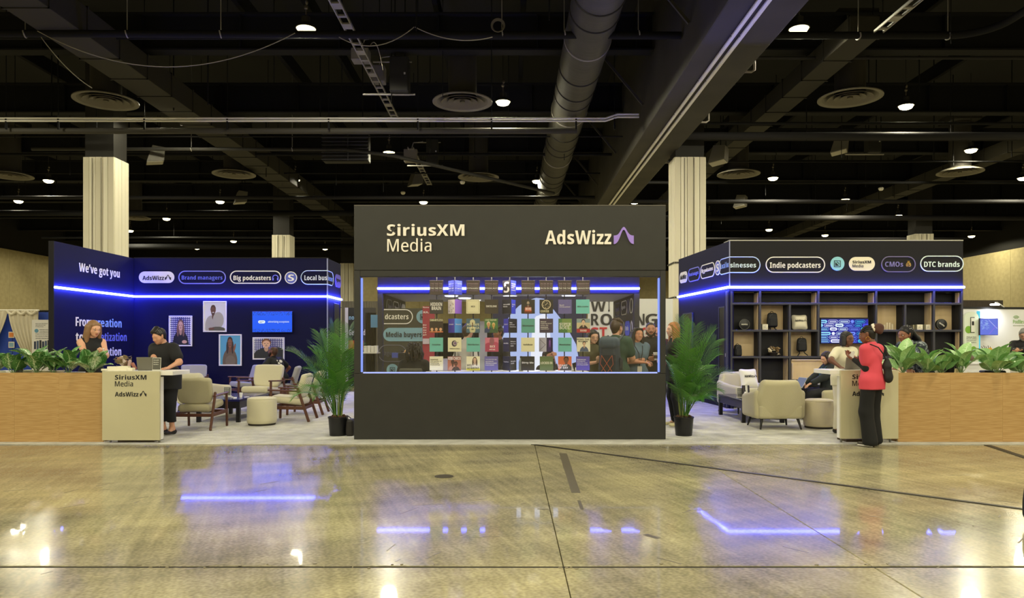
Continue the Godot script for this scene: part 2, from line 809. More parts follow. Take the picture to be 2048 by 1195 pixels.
# ---------------------------------------------------------------- floor, ceiling, walls
func floor_images() -> Array:
	var size := 1024
	var get := func(sd: int, fr: float, oct: int, sx: int, sy: int) -> PackedByteArray:
		return noise_tex(sd, fr, size, 0, 1, oct, Vector2i(sx, sy)).get_image().get_data()
	var a: PackedByteArray = get.call(3, 0.004, 5, 1, 1)
	var b: PackedByteArray = get.call(7, 0.07, 3, 16, 1)
	var c: PackedByteArray = get.call(11, 0.02, 4, 1, 8)
	var g: PackedByteArray = get.call(19, 0.2, 2, 1, 1)
	var s: PackedByteArray = get.call(23, 0.012, 4, 4, 1)
	var col := PackedByteArray()
	var rough := PackedByteArray()
	col.resize(size * size * 3)
	rough.resize(size * size)
	for i in size * size:
		var v := 1.0 + (a[i] - 128) * 0.0013 + (b[i] - 128) * 0.0006 + (c[i] - 128) * 0.0006 + (g[i] - 128) * 0.0011
		var st := s[i]
		if st < 62:
			v *= 0.94 + 0.06 * st / 62.0
		elif st > 196:
			v *= 1.0 + (st - 196) * 0.002
		v = clampf(v, 0.3, 1.7)
		col[i * 3] = int(clampf(157 * v, 0, 255))
		col[i * 3 + 1] = int(clampf(149 * v, 0, 255))
		col[i * 3 + 2] = int(clampf(120 * v - (a[i] - 128) * 0.05, 0, 255))
		rough[i] = int(clampf(54 + (c[i] - 128) * 0.05 + (b[i] - 128) * 0.07 + (a[i] - 128) * 0.05, 30, 90))
	return [ImageTexture.create_from_image(Image.create_from_data(size, size, false, Image.FORMAT_RGB8, col)), ImageTexture.create_from_image(Image.create_from_data(size, size, false, Image.FORMAT_L8, rough))]


func hall_shell() -> void:
	var fi := floor_images()
	var conc := tex_mat("polished_concrete", fi[0], 1.0)
	conc.roughness_texture = fi[1]
	conc.roughness_texture_channel = BaseMaterial3D.TEXTURE_CHANNEL_RED
	conc.heightmap_enabled = true
	conc.heightmap_texture = noise_tex(5, 0.012, 512, 0, 1, 3)
	conc.heightmap_scale = 0.03
	conc.metallic_specular = 0.22
	conc.clearcoat_enabled = true
	conc.clearcoat = 0.3
	conc.clearcoat_roughness = 0.035
	var fl := Node3D.new()
	fl.name = "floor"
	add_child(fl)
	fl.set_meta("kind", "structure")
	var base := MB.new()
	base.box(Vector3(0, -0.2, -21), Vector3(80, 0.2, 104))
	obj("subfloor", base, M("2b2822", 0.9), fl)
	var xs := [-38.0, -13.0, -6.3, 0.36, 2.44, 9.0, 16.0, 38.0]
	var zs := [30.0, -4.87, -11.6, -24.0, -72.0]
	var ang := deg_to_rad(72.0)
	for i in xs.size() - 1:
		for j in zs.size() - 1:
			var gx := 0.003
			var gz := 0.009 if j == 0 or j == 1 else 0.004
			var x0: float = xs[i] + gx
			var x1: float = xs[i + 1] - gx
			var z0: float = zs[j + 1] + (0.02 if j == 0 else 0.004)
			var z1: float = zs[j] - (0.02 if j == 1 else 0.004)
			var s := MB.new()
			s.box(Vector3((x0 + x1) / 2, -0.05, (z0 + z1) / 2), Vector3(x1 - x0, 0.1, z1 - z0), 0.004)
			for k in s.v.size():
				var p := s.v[k]
				s.uv[k] = Vector2(p.x * cos(ang) + p.z * sin(ang), -p.x * sin(ang) + p.z * cos(ang)) / 7.5
			obj("slab", s, conc, fl)
	var fill := MB.new()
	fill.box(Vector3(0, -0.05, -4.87), Vector3(76, 0.09, 0.05))
	obj("joint_filler", fill, M("2a251b", 0.9), fl)

	var tape := M("2e2a22", 0.55)
	var t := MB.new()
	flat_strip(t, Vector3(W(1060, 887, 10.65).x, 0, -10.6), Vector3(X(2075, 6.45), 0, -6.45), 0.055, 0.008)
	solo("cable_cover", t, tape, "long dark cable strip running slantwise over the concrete floor", "cable cover")
	t = MB.new()
	flat_strip(t, Vector3(X(1984, 10.4), 0, -10.5), Vector3(X(2070, 9.15), 0, -9.15), 0.09, 0.006)
	solo("floor_tape", t, tape, "short dark tape strip on the floor by the right planter end", "tape")
	t = MB.new()
	t.lathe([Vector2(0.105, 0.0), Vector2(0.105, 0.004), Vector2(0.09, 0.006), Vector2(0.0, 0.006)], 28, Transform3D(Basis.IDENTITY, Vector3(X(888, 8.1), 0, -8.1)))  # flat round drain lid set in the concrete
	solo("drain_lid", t, M("3c362c", 0.5), "small round dark drain lid in the concrete before the kiosk", "floor lid")
	var dark := M("5c5546", 0.4)
	var wk := 0
	for q in [[1126, 906, 1137, 940, 0.10], [1137, 940, 1152, 985, 0.09], [1158, 1000, 1164, 1018, 0.03], [1075, 1017, 1100, 1019, 0.02], [1290, 1068, 1318, 1076, 0.05]]:
		var da: float = EYE * F / (q[1] - CY)
		var db: float = EYE * F / (q[3] - CY)
		var st := MB.new()
		flat_strip(st, Vector3(X(q[0], da), 0, -da), Vector3(X(q[2], db), 0, -db), q[4], 0.0012)
		solo("worn_tape", st, dark, ["broad worn tape remnant nearest the kiosk", "broad worn tape remnant, second from the kiosk", "thin worn tape remnant at the end of the broad ones", "short dark rubber mark across the floor joint", "smudged dark patch on the floor right of the joint"][wk], "tape", "worn tape on the concrete")
		wk += 1
	var sc := MB.new()
	for k in 70:
		var d := rng.randf_range(4.4, 10.0)
		var p := Vector3(rng.randf_range(-0.72, 0.72) * d, 0, -d)
		var a := rng.randf_range(0.2, 1.4) if p.x < 0 else rng.randf_range(-1.2, 0.9)
		var l := rng.randf_range(0.04, 0.28)
		flat_strip(sc, p, p + Vector3(cos(a) * l, 0, -sin(a) * l), rng.randf_range(0.006, 0.014), 0.0008)
	var so := solo("floor_scuffs", sc, M("6a6251", 0.5), "small dark scuff marks scattered over the concrete floor", "scuffs")
	so.set_meta("kind", "stuff")
	var cr := MB.new()
	for k in 26:
		var p := Vector3(rng.randf_range(-3.0, 3.3), 0.003, -4.87 + rng.randf_range(-0.08, 0.06))
		cr.ball(p, Vector3(rng.randf_range(0.004, 0.018), 0.004, rng.randf_range(0.004, 0.012)), 6, 4)
	so = solo("concrete_crumbs", cr, M("8d8570", 0.9), "concrete crumbs lying along the floor joint", "crumbs")
	so.set_meta("kind", "stuff")


	var beige := tri_mat("wall_cloth", ramp_tex(31, 0.03, Color("a6996f"), Color("b5a77c"), 128, 3), 0.9, 0.6)
	var dark_up := M("15130f", 0.9)
	for side in [-1, 1]:
		var wl := Node3D.new()
		wl.name = "wall_left" if side < 0 else "wall_right"
		add_child(wl)
		wl.set_meta("kind", "structure")
		var b := MB.new()
		b.box(Vector3(side * 38.2, 5.9, -21), Vector3(0.3, 14, 104))
		obj("wall_face", b, dark_up, wl)
		var k := 0
		var z := 29.0
		while z > -72.0:
			var p := MB.new()
			p.box(Vector3(side * 38.0, 4.2, z - 1.5), Vector3(0.1, 8.4, 2.985), 0.01)
			obj("wall_panel", p, beige, wl)
			z -= 3.0
			k += 1
	var wb := Node3D.new()
	wb.name = "wall_back"
	add_child(wb)
	wb.set_meta("kind", "structure")
	var bb := MB.new()
	bb.box(Vector3(0, 5.9, -72.2), Vector3(78, 14, 0.3))
	obj("wall_face", bb, dark_up, wb)
	for k in 26:
		var p := MB.new()
		p.box(Vector3(-37.5 + k * 3.0, 4.2, -72.0), Vector3(2.985, 8.4, 0.1), 0.01)
		obj("wall_panel", p, beige, wb)
	var wf := MB.new()
	wf.box(Vector3(0, 5.9, 30.2), Vector3(78, 14, 0.3))
	struct("wall_front", wf, tri_mat("far_wall", ramp_tex(33, 0.03, Color("a3966f"), Color("b5a67c"), 128, 3), 0.9, 0.6))
	var cl := MB.new()
	cl.box(Vector3(0, 12.9, -21), Vector3(78, 0.3, 104))
	struct("ceiling", cl, M("1b1b1c", 0.95))


func flat_strip(t: MB, a: Vector3, b: Vector3, w: float, h: float) -> void:
	var y := (b - a).normalized()
	var x := Vector3(-y.z, 0, y.x)
	t.box((a + b) / 2 + Vector3(0, h / 2, 0), Vector3(w, h, a.distance_to(b)), 0.0, Basis(x, Vector3.UP, x.cross(Vector3.UP)))


# ---------------------------------------------------------------- everything that hangs under the ceiling
func ceiling_works() -> void:
	var black := M("1c1c1d", 0.85, 0.0, 0.25)
	var duct_paint := M("1f1f20", 0.8, 0.0, 0.25)
	var galv := M("8d8a84", 0.45, 0.3)
	var bright := M("f0eeea", 0.4)

	var bd := [15.6, 21.4, 27.2, 33.0, 38.8, 44.6, 50.4, 56.2, 62.0]
	var first := ["nearest", "second", "third", "fourth", "fifth", "sixth", "seventh", "eighth", "ninth"]
	for k in bd.size():
		var z: float = -bd[k]
		var t := thing("cross_beam", "dark steel ceiling beam across the hall, %s from the camera" % first[k], "beam", Vector3(0, 10.0, z), 0, "ceiling beams across the hall")
		for sx in [[-38.0, 4.2], [5.84, 38.0]]:
			var wdt: float = sx[1] - sx[0]
			var cx: float = (sx[0] + sx[1]) / 2
			var m := MB.new()
			m.box(Vector3(cx, 0.55, 0), Vector3(wdt, 1.0, 0.06))
			obj("web", m, black, t)
			m = MB.new()
			m.box(Vector3(cx, 0.03, 0), Vector3(wdt, 0.06, 0.42), 0.008)
			obj("flange", m, duct_paint, t)
			m = MB.new()
			m.box(Vector3(cx, 1.08, 0), Vector3(wdt, 0.06, 0.42), 0.008)
			obj("flange", m, duct_paint, t)
			m = MB.new()
			var x: float = sx[0] + 1.1
			while x < sx[1] - 0.5:
				m.box(Vector3(x, 0.55, 0.12), Vector3(0.03, 0.98, 0.18))
				x += 2.9
			obj("stiffener", m, black, t)

	var xi := 0
	for x in [-26.0, -21.0, -17.0, -8.0, -6.0, -2.2, 0.4, 12.5, 16.0, 22.0, 27.0]:
		var m := MB.new()
		m.box(Vector3(x, 11.6, -36), Vector3(0.16, 0.5, 62), 0.01)
		solo("purlin", m, black, "dark joist running away under the ceiling deck", "joist", "joists under the ceiling deck")
		xi += 1

	var bb := MB.new()
	bb.box(Vector3(5.02, 10.42, -36), Vector3(1.56, 4.64, 62), 0.02)
	solo("box_beam", bb, tri_mat("beam_paint", ramp_tex(41, 0.01, Color("37342f"), Color("45423b"), 128, 3), 0.8, 0.3), "deep dark concrete box beam running back over the kiosk", "beam")
	for k in 2:
		var t := thing("soffit_conduit", ["left of two pale conduits under the deep box beam", "right of two pale conduits under the deep box beam"][k], "conduit", Vector3(4.80 + 0.19 * k, 8.06, -36), 0, "pale conduits under the box beam")
		var m := MB.new()
		m.box(Vector3(0, 0, 0), Vector3(0.085, 0.06, 60), 0.012)
		obj("raceway", m, bright, t)
		m = MB.new()
		for j in 22:
			m.box(Vector3(0, 0.01, 28.5 - j * 2.7), Vector3(0.1, 0.066, 0.03), 0.006)
		obj("clip", m, galv, t)
	for q in [[5.78, 18.2], [5.78, 22.4], [5.78, 27.5]]:
		var m := MB.new()
		var x: float = q[0]
		var z: float = -q[1]
		m.tube([Vector3(x, 8.25, z), Vector3(x + 0.28, 8.25, z), Vector3(x + 0.36, 8.3, z), Vector3(x + 0.36, 8.6, z)], 0.03, 8)
		m.ball(Vector3(x + 0.02, 8.25, z), Vector3(0.05, 0.05, 0.05), 8, 6)
		solo("drain_elbow", m, M("77706a", 0.6), "short bent drain pipe on the side of the box beam", "pipe", "drain elbows along the box beam")

	var dt := thing("round_duct", "big round spiral duct running back beside the box beam", "duct", Vector3(2.02, 9.38, 0))
	var r := 0.6
	var m := MB.new()
	var rows := []
	var z := -12.0
	while z > -66.0:
		var ring := []
		for k in 40:
			ring.append(Vector3(cos(TAU * k / 40) * r, sin(TAU * k / 40) * r, z))
		rows.append(ring)
		z -= 1.5
	m.smooth_grid(rows, true)
	obj("sheet_metal", m, tri_mat("duct_sheet", ramp_tex(43, 0.02, Color("35342f"), Color("3f3d37"), 128, 3, Vector2i(8, 1)), 0.55, 0.5, noise_tex(45, 0.05, 256, 0, 1, 2, Vector2i(16, 1)), 0.5), dt)
	z = -13.0
	var j := 0
	while z > -64.0:
		m = MB.new()
		var ring := []
		for k in 41:
			ring.append(Vector3(cos(TAU * k / 40) * r, sin(TAU * k / 40) * r, z))
		m.tube(ring, 0.028, 6, false)
		obj("seam_ring", m, M("1d1b18", 0.7) if j % 4 else galv, dt)
		z -= [1.9, 1.35, 0.9, 1.7][j % 4]
		j += 1

	for q in [[-11.05, 9.1, 1.05, 0.7, "left", 9.0], [9.0, 9.2, 0.75, 0.55, "right", 18.4], [21.0, 9.3, 0.75, 0.55, "far right", 9.0]]:
		var t := thing("square_duct", "square sheet metal duct running back on the %s of the ceiling" % q[4], "duct", Vector3(q[0], q[1] + q[3] / 2, 0))
		m = MB.new()
		m.box(Vector3(0, 0, -(q[5] + 67.0) / 2), Vector3(q[2], q[3], 67.0 - q[5]), 0.01)
		obj("sheet_metal", m, M("37352f", 0.75, 0.0, 0.3), t)
		z = -q[5] - 0.05
		while z > -64:
			m = MB.new()
			for sx in [-1, 1]:
				m.box(Vector3(sx * q[2] / 2, 0, z), Vector3(0.05, q[3] + 0.06, 0.05))
				m.box(Vector3(0, sx * q[3] / 2, z), Vector3(q[2] + 0.06, 0.05, 0.05))
			obj("joint_flange", m, M("25231f", 0.8), t)
			z -= 1.5

	var dif: Node3D
	var spots := [[212, 203], [925, 205], [1700, 197], [468, 349], [957, 355], [1477, 349], [1920, 345], [20, 352], [1383, 437], [268, 436]]
	var dk := 0
	var place_names := ["above the left column", "before the round duct, nearest", "at the top right beside the square duct", "over the left lounge wall", "over the kiosk", "right of the right column", "over the right booth's far end", "at the left edge of the picture", "far back over the kiosk's right end", "far back behind the left column"]
	for p in spots:
		var d: float = 7.38 * F / (CY - p[1])
		var at := Vector3(X(p[0], d), 8.9, -d)
		if dif == null:
			dif = thing("ceiling_diffuser", "round ringed air diffuser above the left column", "air diffuser", at, 0, "round air diffusers")
			m = MB.new()
			m.lathe([Vector2(0.80, 0.02), Vector2(0.93, 0.0), Vector2(0.93, 0.03), Vector2(0.62, 0.16), Vector2(0.45, 0.2)], 40)
			m.lathe([Vector2(0.45, 0.2), Vector2(0.62, 0.14), Vector2(0.80, 0.02)], 40)
			obj("outer_cone", m, M("6f6a5e", 0.6), dif)
			for c in [[0.66, -0.01], [0.46, 0.0], [0.28, 0.01]]:
				m = MB.new()
				m.lathe([Vector2(c[0] - 0.2, c[1] + 0.1), Vector2(c[0], c[1]), Vector2(c[0], c[1] + 0.02), Vector2(c[0] - 0.2, c[1] + 0.12)], 36)
				obj("cone_ring", m, M("655f53", 0.6), dif)
			m = MB.new()
			m.lathe([Vector2(0, 0.0), Vector2(0.08, 0.0), Vector2(0.08, 0.05), Vector2(0, 0.05)], 20)
			obj("centre_cap", m, M("55503f", 0.6), dif)
			m = MB.new()
			m.lathe([Vector2(0.44, 0.18), Vector2(0.44, 2.2)], 28)
			m.box(Vector3(0, 2.35, 0), Vector3(1.2, 0.3, 1.2), 0.01)
			obj("drop_duct", m, M("302d28", 0.75), dif)
		else:
			dup(dif, "round ringed air diffuser " + place_names[dk], at)
		dk += 1

	pipe_run("sprinkler_main", "thick dark sprinkler pipe across the ceiling, left of the box beam", [Vector3(-14, 9.05, -17.8), Vector3(4.2, 9.0, -17.8)], 0.088, black, [[-11.9, 0], [-9.4, 0], [-7.1, 0], [-0.2, 0], [1.33, 0], [3.15, 0]], galv)
	var bend := [Vector3(5.82, 9.0, -17.8), Vector3(10.8, 9.0, -17.8)]
	for k in 9:
		var a := PI / 2 * k / 8
		bend.append(Vector3(10.8 + 0.9 * sin(a), 9.0, -17.8 + 0.9 * (1 - cos(a))))
	bend.append(Vector3(11.7, 9.0, -10.0))
	pipe_run("sprinkler_main", "thick dark sprinkler pipe bending toward the camera at top right", bend, 0.088, black, [[8.55, 0], [10.75, 0]], galv)
	for k in 2:
		var y := 8.74 - 0.085 * k
		var off := 0.0
		pipe_run("pale_conduit", ["upper of two pale conduits crossing before the round duct", "lower of two pale conduits crossing before the round duct"][k], [Vector3(-18, y, -23.6), Vector3(3.1, y + off, -23.6), Vector3(3.5, y + 0.13, -23.6), Vector3(4.2, y + 0.13, -23.6)], 0.034, bright, [], galv)
	pipe_run("dark_pipe", "thick dark pipe hanging just under the pale conduits", [Vector3(-18, 8.40, -23.85), Vector3(2.2, 8.40, -23.85)], 0.1, M("3a3732", 0.7), [], galv)
	var hangs := MB.new()
	for x in [-16.4, -14.7, -11.9, -9.2, -5.9, -3.0, -0.6, 2.15, 3.4]:
		hangs.box(Vector3(x, 8.55, -23.6), Vector3(0.05, 0.34, 0.06))
		hangs.tube([Vector3(x, 8.7, -23.6), Vector3(x, 12.7, -23.6)], 0.012, 6)
	solo("conduit_hangers", hangs, black, "row of dark hangers carrying the pale conduits", "hangers")
	pipe_run("dark_pipe", "dark pipe crossing behind the left column top", [Vector3(-18, 8.72, -27.3), Vector3(-6.2, 8.7, -27.3), Vector3(-4.5, 8.62, -27.9), Vector3(2.0, 8.2, -33)], 0.07, M("2a2825", 0.7), [[-12.0, 0], [-8.2, 0]], galv)
	var pk := 0
	for q in [[5.8, 31, 8.75, 24.2, 0.05], [5.8, 31, 8.45, 24.6, 0.13], [-31, 4.2, 9.2, 30.0, 0.06], [-31, 4.2, 8.6, 36.0, 0.09], [5.8, 31, 8.8, 33.5, 0.06], [5.8, 31, 8.5, 36.5, 0.1], [-31, 4.2, 8.7, 41.0, 0.16], [5.8, 31, 8.6, 42.0, 0.15], [-31, 4.2, 8.3, 48.0, 0.07], [5.8, 31, 8.4, 49.0, 0.07], [-31, 4.2, 8.5, 54.0, 0.2], [5.8, 31, 8.5, 55.0, 0.2], [-31, 4.2, 9.6, 19.4, 0.04], [5.8, 31, 9.5, 20.5, 0.045], [-31, 4.2, 9.3, 33.8, 0.035], [5.8, 31, 9.2, 27.8, 0.04], [5.8, 31, 9.0, 30.4, 0.03], [-31, 4.2, 9.1, 27.0, 0.025]]:
		pipe_run("dark_pipe", "dark service pipe crossing deep under the ceiling", [Vector3(q[0], q[2], -q[3]), Vector3(q[1], q[2], -q[3])], q[4], [M("1e1e1f", 0.8, 0.0, 0.25), M("272628", 0.75, 0.0, 0.3)][pk % 2], [], galv, "service pipes under the ceiling")
		pk += 1

	var rods := MB.new()
	for q in bd.slice(0, 7):
		var x := -29.0
		while x < 30.0:
			x += rng.randf_range(1.4, 3.4)
			if x > 3.9 and x < 6.2:
				continue
			var zz: float = -q + rng.randf_range(-2.6, 2.6)
			rods.tube([Vector3(x, rng.randf_range(8.5, 9.5), zz), Vector3(x, 12.7, zz)], rng.randf_range(0.01, 0.022), 5)
	var ro := solo("hanger_rods", rods, black, "thin dark hanger rods all over the ceiling", "rods")
	ro.set_meta("kind", "stuff")

	for k in 6:
		m = MB.new()
		var zz := -17.0 - k * 5.9
		m.bar(Vector3(4.2, 8.95, zz), Vector3(2.75, 10.7, zz), 0.07, 0.07)
		solo("angle_brace", m, M("3d3a34", 0.7), "slanted steel angle brace against the box beam side", "brace", "angle braces along the box beam")

	tray(Vector3(-4.05, 9.35, 0), 14.0, 25.5, "pale metal strut ladder hanging over the middle left, nearest piece")
	tray(Vector3(-4.05, 9.35, 0), 29.5, 36.5, "pale metal strut ladder hanging over the middle left, farther piece")
	tray(Vector3(9.0, 9.05, 0), 14.0, 17.7, "pale metal strut ladder at the top right by the sprinkler bend")

	for q in [[800, 152, 21.5, 0.56, 1.05, "big black box fitting hung beside the near strut ladder"], [865, 305, 31.5, 0.5, 1.1, "big black box fitting hung behind the far strut ladder"], [1745, 285, 29.0, 0.5, 0.9, "big black box fitting hung right of the square duct"]]:
		var t := thing("hoist_box", q[5], "hoist box", W(q[0], q[1], q[2]))
		m = MB.new()
		m.box(Vector3.ZERO, Vector3(q[3], q[4], 0.45), 0.03)
		obj("case", m, M("1b1a17", 0.7), t)
		m = MB.new()
		m.tube([Vector3(-1.1, -q[4] / 2 - 0.02, 0), Vector3(0.45, -q[4] / 2 - 0.02, 0)], 0.03, 8)
		obj("cross_bar", m, galv, t)
		m = MB.new()
		m.tube([Vector3(-0.8, q[4] * 0.4, 0), Vector3(0.35, q[4] * 0.4, 0)], 0.025, 8)
		obj("cross_bar", m, galv, t)
		m = MB.new()
		m.tube([Vector3(0.15, q[4] / 2, 0), Vector3(0.15, 3.5, 0)], 0.018, 6)
		m.tube([Vector3(-0.15, q[4] / 2, 0), Vector3(-0.15, 3.5, 0)], 0.018, 6)
		obj("hanger_rod", m, black, t)
		m = MB.new()
		m.box(Vector3(0.17, 0.0, 0.23), Vector3(0.05, 0.06, 0.01))
		obj("sticker", m, M("b8b8b0"), t)
	for q in [[722, 112, 21.0, 0.5, 0.35, "pale junction box on the near strut ladder, upper one"], [757, 150, 22.5, 0.42, 0.5, "pale junction box on the near strut ladder, lower one"], [822, 312, 30.0, 0.55, 0.5, "pale blue grey junction box on the far strut ladder"]]:
		var t := thing("junction_box", q[5], "junction box", W(q[0], q[1], q[2]))
		m = MB.new()
		m.box(Vector3.ZERO, Vector3(q[3], q[4], 0.4), 0.02)
		obj("case", m, M("77736b", 0.6), t)
		m = MB.new()
		m.tube([Vector3(0, q[4] / 2, 0), Vector3(0.1, q[4] / 2 + 0.3, 0), Vector3(0.5, q[4] / 2 + 0.35, 0)], 0.02, 6)
		obj("conduit_stub", m, galv, t)
	for q in [[310, 312, 28.0, 1, "left of the strut ladders"], [480, 396, 38.0, 1, "over the left lounge"], [1678, 292, 29.0, -1, "beside the black hoist box"], [1436, 312, 27.5, -1, "beside the right column"], [1480, 404, 39.0, -1, "over the right lounge"], [830, 360, 37.0, 1, "over the kiosk"]]:
		var t := thing("hall_speaker", "wedge shaped hall loudspeaker hanging " + q[4], "loudspeaker", W(q[0], q[1], q[2]), 0.5 * q[3])
		m = MB.new()
		m.prism(PackedVector2Array([Vector2(-0.3, -0.3), Vector2(0.3, -0.2), Vector2(0.34, 0.3), Vector2(-0.1, 0.34)]), -0.35, 0.35)
		obj("cabinet", m, M("5b5851", 0.7), t)
		m = MB.new()
		m.prism(PackedVector2Array([Vector2(-0.28, -0.3), Vector2(0.28, -0.21), Vector2(0.28, -0.225), Vector2(-0.28, -0.315)]), -0.31, 0.31)
		obj("grille", m, M("a8a49a", 0.7), t)
		m = MB.new()
		m.tube([Vector3(0.1, 0.3, 0), Vector3(0.1, 3.6, 0)], 0.02, 6)
		obj("hanger_rod", m, black, t)

	for q in [[690, 292, 27.5, 1.75, 1.1, 8, "louvred dark air grille behind the pale conduits"]]:
		var t := thing("air_grille", q[6], "air grille", W(q[0], q[1], q[2]))
		m = MB.new()
		m.box(Vector3(0, 0, -0.3), Vector3(q[3], q[4], 0.4), 0.02)
		obj("plenum", m, M("1d1c1c"), t)
		for k in q[5]:
			m = MB.new()
			m.box(Vector3(0, -q[4] / 2 + (k + 0.5) * q[4] / q[5], 0), Vector3(q[3], 0.02, 0.16), 0.0, Basis(Vector3.RIGHT, 0.6))
			obj("louvre", m, M("44444c", 0.6), t)
		m = MB.new()
		m.box(Vector3(0.12, 0, 0.05), Vector3(0.03, q[4], 0.03))
		obj("mullion", m, M("3a3a40"), t)

	for q in [[806, 386, 38.0, "over the kiosk"], [1762, 378, 35.0, "between two lamps on the right"], [925, 365, 34.0, "below the round diffuser over the kiosk"]]:
		var t := thing("dome_camera", "small white dome camera on a rod " + q[3], "camera", W(q[0], q[1], q[2]))
		m = MB.new()
		m.lathe([Vector2(0, -0.08), Vector2(0.08, -0.06), Vector2(0.12, 0.0), Vector2(0.12, 0.06), Vector2(0.05, 0.1), Vector2(0, 0.1)], 16)
		obj("dome", m, M("d9d6cc", 0.4), t)
		m = MB.new()
		m.tube([Vector3(0, 0.1, 0), Vector3(0, 3.5, 0)], 0.02, 6)
		obj("hanger_rod", m, black, t)

	swag("slack_cable", "long pale cable sagging under the ceiling at top left", W(75, 62, 17.3), W(590, 66, 17.3), 0.83)
	swag("slack_cable", "short pale cable drooping from the sprinkler pipe at top left", W(82, 74, 17.5), W(184, 176, 17.9), 0.12)
	swag("slack_cable", "pale cable sagging right of the top lamp, first loop", W(678, 74, 17.3), W(828, 54, 17.3), 0.32)
	swag("slack_cable", "pale cable sagging right of the top lamp, second loop", W(830, 54, 17.3), W(985, 74, 17.3), 0.18)
	swag("slack_cable", "thin cable looping down before the near strut ladder", W(740, 92, 19.0), W(766, 140, 19.6), -0.35)
	m = MB.new()
	for k in 4:
		var pts := []
		for a in 25:
			pts.append(W(996, 52, 17.6) + Vector3(cos(TAU * a / 24) * (0.13 + 0.012 * k), sin(TAU * a / 24) * (0.13 + 0.012 * k), 0.015 * k))
		m.tube(pts, 0.008, 6, false)
	solo("cable_coil", m, M("6f6a5c", 0.6), "coiled cable hung on the sprinkler pipe at the top middle", "cable")

	column(Vector3(-14.2, 0, -25.5), "pale battened column behind the left wall, nearest", [0.02, 0.14, 0.30, 0.36, 0.60])
	column(Vector3(6.22, 0, -25.5), "pale battened column behind the right of the kiosk, nearest", [0.0, 0.1, 0.5, 0.72])
	column(Vector3(-13.75, 0, -44.0), "pale battened column rising over the left back wall, farther", [0.1, 0.3, 0.6])
	column(Vector3(24.6, 0, -43.5), "pale battened column rising over the right booth", [0.2, 0.5, 0.8])
	column(Vector3(-13.4, 0, -60.0), "pale battened column seen in the gap left of the kiosk", [0.2, 0.5, 0.8])


func column(at: Vector3, label: String, grooves: Array) -> void:
	var t := thing("column", label, "column", at)
	var m := MB.new()
	m.box(Vector3(0, 6.3, 0), Vector3(0.98, 12.6, 0.86))
	obj("core", m, M("1f1d1a", 0.8), t)
	var pale := M("e0dac6", 0.7)
	var pale2 := M("d2cbb6", 0.7)

	var n := 5
	var w := 1.08 / n
	for s in [1, -1]:
		for k in n:
			m = MB.new()
			m.box(Vector3(-0.54 + w * (k + 0.5), 3.92, s * 0.46), Vector3(w - 0.012, 7.84, 0.05 + 0.015 * ((k * 7) % 3)), 0.008)
			obj("batten", m, [pale, pale2][(k + int(s > 0)) % 2], t)
		for k in 4:
			m = MB.new()
			m.box(Vector3(s * 0.52, 3.92, -0.345 + 0.23 * k), Vector3(0.05 + 0.012 * (k % 2), 7.84, 0.216), 0.008)
			obj("batten", m, pale, t)
	m = MB.new()
	m.tube([Vector3(0.12, 0.3, 0.53), Vector3(0.12, 7.8, 0.53)], 0.02, 8)
	m.tube([Vector3(-0.2, 0.3, 0.52), Vector3(-0.2, 7.8, 0.52)], 0.014, 8)
	obj("downpipe", m, M("7d7767", 0.6), t)
	for y in [4.2, 3.0]:
		m = MB.new()
		m.box(Vector3(0, y, 0.515), Vector3(1.1, 0.05, 0.02))
		m.box(Vector3(-0.57, y, 0), Vector3(0.02, 0.05, 1.0))
		obj("dark_band", m, M("3a372f"), t)


func pipe_run(called: String, label: String, pts: Array, r: float, m: Material, clips: Array, cm: Material, group := "") -> void:
	var t := thing(called, label, "pipe", Vector3.ZERO, 0, group)
	var b := MB.new()
	b.tube(pts, r, 12)
	obj("pipe", b, m, t)
	for c in clips:
		b = MB.new()
		var y: float = pts[0].y
		var z: float = pts[0].z
		var ring := []
		for k in 9:
			var a := PI * 0.1 - PI * 1.2 * k / 8
			ring.append(Vector3(c[0] + 0.02 * sin(k * 0.7), y + sin(a) * (r + 0.012), z + cos(a) * (r + 0.012)))
		b.tube(ring, 0.018, 6)
		b.tube([Vector3(c[0], y + r, z), Vector3(c[0], 12.7, z)], 0.012, 6)
		obj("clip", b, cm, t)


func tray(at: Vector3, d0: float, d1: float, label: String) -> void:
	var t := thing("strut_ladder", label, "cable tray", at)
	var galv := M("8d8a84", 0.45, 0.3)
	for s in [-1, 1]:
		var m := MB.new()
		m.box(Vector3(s * 0.11, 0, -(d0 + d1) / 2), Vector3(0.035, 0.07, d1 - d0), 0.006)
		obj("rail", m, galv, t)
	var z := d0 + 0.2
	while z < d1:
		var m := MB.new()
		m.box(Vector3(0, -0.01, -z), Vector3(0.2, 0.04, 0.1 if int(z * 2) % 3 else 0.3))
		obj("rung", m, galv, t)
		z += 0.55
	var m := MB.new()
	z = d0 + 1.0
	while z < d1:
		m.tube([Vector3(0, 0.03, -z), Vector3(0, 3.4, -z)], 0.012, 6)
		z += 2.5
	obj("hanger_rod", m, M("1c1c1d", 0.85, 0.0, 0.25), t)


func swag(called: String, label: String, a: Vector3, b: Vector3, sag: float) -> void:
	var pts := []
	for k in 25:
		var t := k / 24.0
		pts.append(a.lerp(b, t) - Vector3(0, sag * 4 * t * (1 - t), 0))
	var m := MB.new()
	m.tube(pts, 0.011, 6)
	solo(called, m, M("8a8474", 0.5), label, "cable")


# ---------------------------------------------------------------- the dark booth walls with their blue light lines
const LED_HEX := "4a55ff"
const WALL_TOP := 3.71
const LED_Y := 2.69
const ZF := -16.0      # front of the right box, and of the inner portal
const ZB := -19.4      # front of the left box


func navy() -> Material:
	return M("131338", 0.62, 0.0, 0.25)


func charcoal() -> Material:
	return M("222124", 0.68, 0.0, 0.3)


